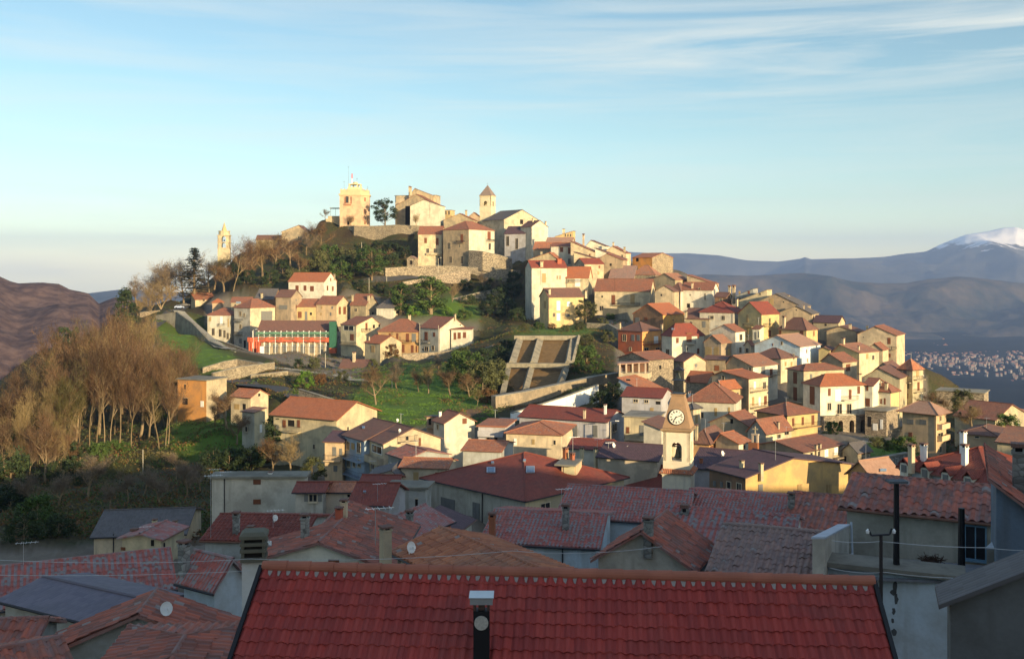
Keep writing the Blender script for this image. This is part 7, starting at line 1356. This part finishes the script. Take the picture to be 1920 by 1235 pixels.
    pole(1681, 905, 1068, 46.5, .16, 'thick black square stove post with a small slate hood at the terrace edge', name='stove_pipe', cat='stove pipe', mat=plain('black_sheet', (.012, .012, .014), .5))
    pole(1803, 952, 1076, 47.5, .19, 'second thick black stove post before the blue door', name='stove_pipe', cat='stove pipe', mat=plain('black_sheet', (.012, .012, .014), .5))
    e = pole(1652, 1004, 1240, 33, .075, 'dark wooden utility pole with bracket and two white insulators', mat=plain('dark_wood_pole', (.035, .028, .026))); b = P(1652, 1240, 33)
    mb = MB(); pts = [(1628, 992), (1634, 1003), (1652, 1002), (1668, 1001), (1672, 990)]; [mb.tube(P(a_[0], a_[1], 33), P(c_[0], c_[1], 33), .035, .035, 6) for a_, c_ in zip(pts, pts[1:])]; mb.build('bracket', [IRON], e, b)
    for x_, y_ in ((1627, 995), (1676, 995)):
        mb = MB(); q = P(x_, y_, 33); mb.tube(q-UP*.07, q+UP*.02, .05, .065, 8, cap=True); mb.tube(q+UP*.02, q+UP*.07, .04, .025, 8, cap=True); mb.build('insulator', [plain('porcelain', (.8, .8, .78), .2)], e, b)
    mb = MB(); q = P(1681, 902, 46.5); mb.box(q, Vector((.42, 0, .0)), Vector((0, .3, 0)), UP*.05); mb.build('hood', [plain('slate_hood', (.09, .1, .11))], bpy.data.objects['stove_pipe'], P(1681, 1068, 46.5))
    wire([(-60, 1046, 34), (470, 1047, 36), (960, 1032, 36), (1240, 1024, 34)], .010, 'upper pale cable crossing in front of the white gable', .15)
    wire([(-60, 1076, 34), (470, 1069, 36)], .010, 'lower pale cable at the far left over the long row roof', .1)
    wire([(1560, 1013, 33), (1652, 1014, 33), (1850, 1026, 33), (1960, 1030, 33)], .012, 'upper pale cable strung across the roof terrace', .05)
    wire([(1556, 1064, 33), (1660, 1072, 33), (1850, 1082, 33)], .012, 'lower pale cable strung across the roof terrace', .08)
    # rusty roof edge pieces and gutter of the blue-gutter roof
    g_ = thing('gutter', P(760, 1040, 54), 'blue painted gutter along the orange-tiled long roof', 'gutter'); mb = MB(); mb.tube(P(742, 1040, 54.5), P(835, 1072, 52), .09, .09, 7, cap=True); mb.build('channel', [plain('blue_paint', (.02, .04, .22), .5)], g_, P(760, 1040, 54))
def cross_gable():
    d = 152.0; b = P(1416, 845, d); e = thing('bell_gable', b, 'small orange-footed bell gable carrying a stone cross behind the sunlit orange gable', 'bell gable'); ex, ey = frame_at(1416, d, 20); m = d/F
    mb = MB(); mb.box(P(1413, 838, d), ex*(9*m), ey*(4*m), UP*(9*m)); mb.build('base', [wallmat('R')], e, b)
    mb = MB()
    for k in (-1, 1): mb.box(P(1416, 822, d)+ex*(k*4.5*m), ex*(1.6*m), ey*(3*m), UP*(7*m))
    mb.box(P(1416, 814, d), ex*(7*m), ey*(3.4*m), UP*(1.3*m)); mb.build('pillars', [wallmat('I')], e, b)
    mb = MB(); mb.box(P(1416, 806, d), ex*(.9*m), ey*(.9*m), UP*(7*m)); mb.box(P(1416, 804, d), ex*(5*m), ey*(.85*m), UP*(1*m)); mb.build('cross', [wallmat('C')], e, b)
# ------------------------------------------------------------ build everything
far_country()
add_tree_points([(t['px'], t['py'], t['d']) for t in TG])
GX, GY, _ = ground_grid()
g = grid_mesh('ground', GX, GY, GZ, ground_mat()); tag(g, kind='structure')
at_ = g.data.attributes.new('meadow', 'FLOAT', 'POINT'); at_.data.foreach_set('value', meadow_weights().ravel())
at_ = g.data.attributes.new('paved', 'FLOAT', 'POINT'); at_.data.foreach_set('value', paved_weights().ravel())
# unseen hill put in behind the camera, crest shaped to shade the near roofs
SHADE_PTS = [(0, 12), (50, 13), (66, 12), (205, -25), (330, -40)]
def shade_hill():
    S = Vector((to_sun.x, to_sun.y, 0)).normalized(); Q = Vector((-S.y, S.x, 0)); tn = math.tan(R_(SUN_EL))
    # edge of the shade measured on the photograph: (px, py, d)
    ed = [(900, 870, 122), (1000, 868, 118), (1140, 905, 130), (1267, 922, 134), (1400, 922, 124), (1520, 915, 124), (1640, 920, 124), (1730, 872, 92), (1860, 885, 84), (1732, 824, 198)]
    pt = [P(*e) for e in ed]; us = [p.x*Q.x+p.y*Q.y for p in pt]; D0 = 55.0
    hs = [p.z+((D0-(p.x*S.x+p.y*S.y)))*tn for p in pt]
    for u, h in SHADE_PTS: us.append(u); hs.append(h)
    us = np.array(us); hs = np.array(hs); o = np.argsort(us); us = us[o]; hs = hs[o]; print('CREST', [(round(float(a)), round(float(b), 1)) for a, b in zip(us, hs)])
    U = np.linspace(-330, 330, 220); T_ = np.array([0, 5, 11, 25, 40, 60, 90, 140, 220, 330])-0.0; hh = np.interp(U, us, hs); hh = np.convolve(np.pad(hh, 1, 'edge'), np.ones(3)/3, 'valid')
    X = np.zeros((len(T_)+2, len(U))); Y = X.copy(); Z = X.copy(); rng = random.Random(9)
    prof = [(-26, -30), (-14, -21.5)]+[(t, None) for t in T_]
    for j, (t, z) in enumerate(prof):
        for i, u in enumerate(U):
            q = S*(D0+t)+Q*u; X[j, i], Y[j, i] = q.x, q.y
            crest = hh[i]+noise.noise(Vector((u*.08, 1, 2)))*.7+noise.noise(Vector((u*.5, 4, 2)))*.35
            Z[j, i] = z if z is not None else (crest if t == 0 else crest-t*.22+ (0 if t > 90 else 0))
    return tag(grid_mesh('shade_hill', X, Y, Z, ground_mat()), kind='structure')
shade_hill()
asph = plain('asphalt', (.07, .07, .072), .9, var=.25, scale=.6); CONCR = plain('ramp_concrete', (.30, .28, .23), .9, var=.3, scale=.5)
ribbon('road', [(345, 572, 460), (300, 600, 420), (276, 618, 405), (270, 632, 390), (280, 650, 368), (300, 668, 348), (335, 695, 322), (380, 712, 300), (450, 716, 288), (520, 722, 268), (560, 740, 245)], 5.0, asph)
ribbon('road', [(940, 520, 492), (880, 520, 495), (800, 520, 496), (722, 530, 490), (640, 530, 485)], 5, asph)
ribbon('path', [(480, 684, 330), (520, 690, 318), (600, 704, 318), (700, 716, 300)], 3, CONCR)
ribbon('ramp', [(335, 584, 438), (358, 606, 420), (392, 636, 398), (430, 664, 365)], 5, CONCR, .5)
ribbon('road', [(770, 667, 368), (850, 655, 372), (930, 636, 378), (1000, 622, 372)], 4, asph)
EARTH = plain('bare_earth', (.20, .11, .055), .95, var=.4, scale=.5)
ribbon('path', [(780, 790, 222), (860, 778, 226), (925, 760, 245)], 5, EARTH)
ribbon('path', [(880, 806, 205), (925, 792, 215), (960, 784, 226)], 5.5, CONCR, .1)
# tufted grass on the green banks; it is far too much to count
scatter('grass', 'bright green spring grass on the banks of the hill', 'grass', [(288, 600, 440, 705), (660, 680, 930, 800, 1.3), (770, 560, 900, 610, .6), (300, 770, 470, 860, 1.2), (440, 560, 620, 640, .1), (1620, 800, 1720, 880, .3)], 9000, .3, [LEAF['b'], LEAF['b'], LEAF['g']], 3, dmin=150)
scatter('undergrowth', 'low scrub and brambles covering the steep slopes between houses', 'undergrowth', [(0, 780, 470, 1010, 1), (430, 440, 770, 545, 1.4), (860, 490, 990, 660, 1.3), (230, 560, 340, 700, .6), (630, 530, 780, 600, 1), (930, 600, 1180, 640, 1), (1060, 620, 1170, 760, .8), (830, 640, 960, 780, 1), (500, 660, 760, 760, 1), (1700, 740, 1920, 860, .5), (300, 690, 560, 760, .6), (560, 660, 640, 760, .5)], 17000, .5, [LEAF['d'], LEAF['o'], LEAF['r'], LEAF['g'], TWIG['m']], 8, dmin=90)
for s in SPECS: house(s)
clock_tower()
campanile(910, 566, 22, 4.6*0+1.0*(11.5*566/F), (430, 368, 346), 'slim cream bell tower with grey pyramid spire beside the church', 386, 377, plain('spire_slate', (.20, .16, .14)))
far_tower(); summit_tower()
ST, RS = wallmat('S'), wallmat('s')
wallstrip('long summit bastion wall of grey stone under the tower house', [(612, 426, 436, 586), (660, 424, 452, 572), (664, 424, 455, 568), (704, 424, 454, 566), (742, 422, 450, 562), (792, 424, 444, 560)], 2.5, RS)
wallstrip('shaded rough wall stepping down left of the tall summit bastion', [(596, 436, 446, 580), (640, 428, 452, 576), (662, 428, 456, 571)], 2, ST)
wallstrip('curved stone base wall under the white half of the hipped hillside house', [(879, 470, 502, 506), (905, 472, 502, 500), (935, 478, 508, 502), (960, 486, 506, 515)], 2, ST)
wallstrip('long stone retaining wall above the upper road', [(722, 503, 530, 493), (760, 501, 528, 496), (800, 499, 524, 499), (850, 499, 520, 501), (880, 501, 516, 502), (935, 504, 520, 500), (975, 508, 530, 505)], 1.5, ST)
wallstrip('darker stone wall holding the upper road behind the green trees', [(630, 514, 530, 497), (680, 510, 532, 495), (722, 508, 532, 494)], 1.5, ST)
wallstrip('low parapet of the upper road above the broad green tree', [(755, 529, 548, 482), (800, 521, 556, 484), (850, 510, 556, 488), (882, 505, 550, 490)], .5, ST)
wallstrip('lower terrace wall in the shaded ravine', [(850, 560, 572, 455), (900, 548, 575, 462), (950, 540, 570, 468)], .8, ST)
wallstrip('grey ramp wall rising to the parking area above the green bank', [(292, 592, 602, 425), (330, 585, 612, 420), (360, 606, 636, 405), (392, 640, 664, 385), (440, 660, 676, 362)], .5, CONC, cope=True)
wallstrip('pale boundary wall along the foot of the grey terrace houses', [(388, 632, 646, 412), (430, 645, 662, 398), (470, 660, 678, 385), (500, 672, 684, 372)], .4, RS)
wallstrip('low stone garden wall at the tip of the green bank', [(380, 690, 700, 322), (420, 678, 694, 326), (445, 674, 690, 328), (500, 684, 694, 322)], .5, RS)
wallstrip('sunlit stone terrace wall beside the winding road', [(400, 700, 718, 300), (450, 688, 704, 308), (515, 680, 692, 316)], .8, RS)
wallstrip('second sunlit stone terrace wall nearer the winding road', [(470, 704, 716, 296), (540, 696, 708, 302), (560, 700, 712, 300)], .8, RS)
wallstrip('road wall climbing right from the white gabled house', [(755, 664, 674, 362), (830, 660, 672, 366), (880, 650, 664, 372), (940, 632, 646, 376), (1000, 620, 630, 370)], .6, RS)
wallstrip('cream lower wall beneath the climbing road', [(838, 676, 690, 340), (880, 664, 680, 348), (925, 648, 664, 356)], .6, RS)
wallstrip('high stone wall with mossy parapet below the concrete frame', [(929, 744, 782, 240), (985, 735, 775, 246), (1055, 720, 748, 262), (1120, 706, 728, 272), (1160, 700, 720, 276)], 1.6, wallmat('t'))
wallstrip('white-capped stair wall climbing under the high stone wall', [(960, 775, 800, 222), (1010, 760, 786, 228), (1060, 744, 772, 236), (1122, 722, 750, 250)], .5, WPAINT)
wallstrip('sloping garden wall beside the orange-tiled porch house', [(560, 730, 748, 238), (600, 742, 756, 232), (640, 755, 768, 228)], .4, RS)
wallstrip('long grey stone wall below the peach house', [(1620, 862, 885, 172), (1660, 858, 884, 172), (1705, 850, 880, 176)], .8, wallmat('g'))
wallstrip('stone garden wall between stone terrace and peach house', [(1672, 806, 822, 214), (1700, 798, 812, 212)], .6, RS)
wallstrip('stone wall with steps under the bright yellow house', [(1100, 606, 618, 380), (1140, 608, 622, 376), (1165, 622, 640, 356)], .6, RS)
wallstrip('grey yard wall under the wide tan house', [(1130, 578, 598, 405), (1160, 580, 602, 400), (1200, 576, 600, 396)], .5, CONC)
wallstrip('sunlit low wall on the left road bend', [(262, 586, 594, 436), (300, 582, 592, 438)], .4, RS)
cross_gable(); slope_frame(); scaffold(); dormers(); church_dormer(); stone_arches(); porch_posts()
car(336, 578, 452, 20, (.35, .42, .60), 'pale blue car parked at the left edge of the parking area')
car(347, 574, 462, 30, (.05, .05, .06), 'dark car parked behind the pale blue one')
for (x, y0, y1, d, lab, lp) in ((475, 618, 668, 388, 'street lamp in front of the left end of the scaffolding', True), (610, 662, 706, 330, 'bare concrete pole under the right end of the scaffolding', False), (678, 454, 510, 505, 'slim pole in the middle of the summit slope', False), (725, 502, 532, 488, 'pole on the upper road wall', False), (692, 520, 546, 470, 'short pole beside the rounded green tree', False),
        (268, 842, 932, 195, 'pale wooden pole standing below the left wood', False), (787, 606, 668, 372, 'pole at the seam of ochre and white houses', False), (822, 610, 664, 366, 'pole at the corner of the white gabled house', False), (822, 484, 506, 498, 'street lamp on the upper road wall', True), (1145, 790, 812, 196, 'short lamp post in front of the long red roof', True), (735, 700, 740, 280, 'thin white pole on the green slope', False)):
    pole(x, y0, y1, d, .13 if d > 250 else .09, lab, name='street_lamp' if lp else 'utility_pole', cat='street lamp' if lp else 'pole', lamp=lp)
foreground()
for t in TG: plant_tree(t['name'], t['px'], t['py'], t['d'], t['h'], t['kind'], t['col'], t['label'], t['var'] if (t['kind'], t['var']) else 0, t['wid'], t['group'], t['cat'], t['lean'])
def haze():
    mb = MB(); x0, x1, y0, y1, z0, z1 = -16000, 26000, -500, 21000, -620, 720; mb.hexa([Vector(p) for p in ((x0, y0, z0), (x1, y0, z0), (x1, y1, z0), (x0, y1, z0), (x0, y0, z1), (x1, y0, z1), (x1, y1, z1), (x0, y1, z1))])
    m = bpy.data.materials.new('haze'); m.use_nodes = True; nt = m.node_tree; nt.nodes.clear(); o = nt.nodes.new('ShaderNodeOutputMaterial'); v = nt.nodes.new('ShaderNodeVolumePrincipled')
    v.inputs['Color'].default_value = (0.36, 0.54, 1.0, 1); v.inputs['Density'].default_value = 0.00005; v.inputs['Anisotropy'].default_value = 0.0; nt.links.new(v.outputs[0], o.inputs['Volume'])
    tag(mb.build('haze', [m]), 'thin blue haze filling the air over the valley', 'haze', kind='stuff')
haze()
for s in SPECS:
    if not (3 < s['L'] < 26) or not (3 < s['Rl'] < 30) or not (5 < abs(s['slope']) < 45) and s['t'] != 'flat': print('CHK %-52s L=%.1f R=%.1f a=%.0f slope=%.0f wallh=%.1f' % (s['label'][:52], s['L'], s['Rl'], s['ad'], s['slope'], s['zc']-s['zb']))
print('objects', len(bpy.data.objects))
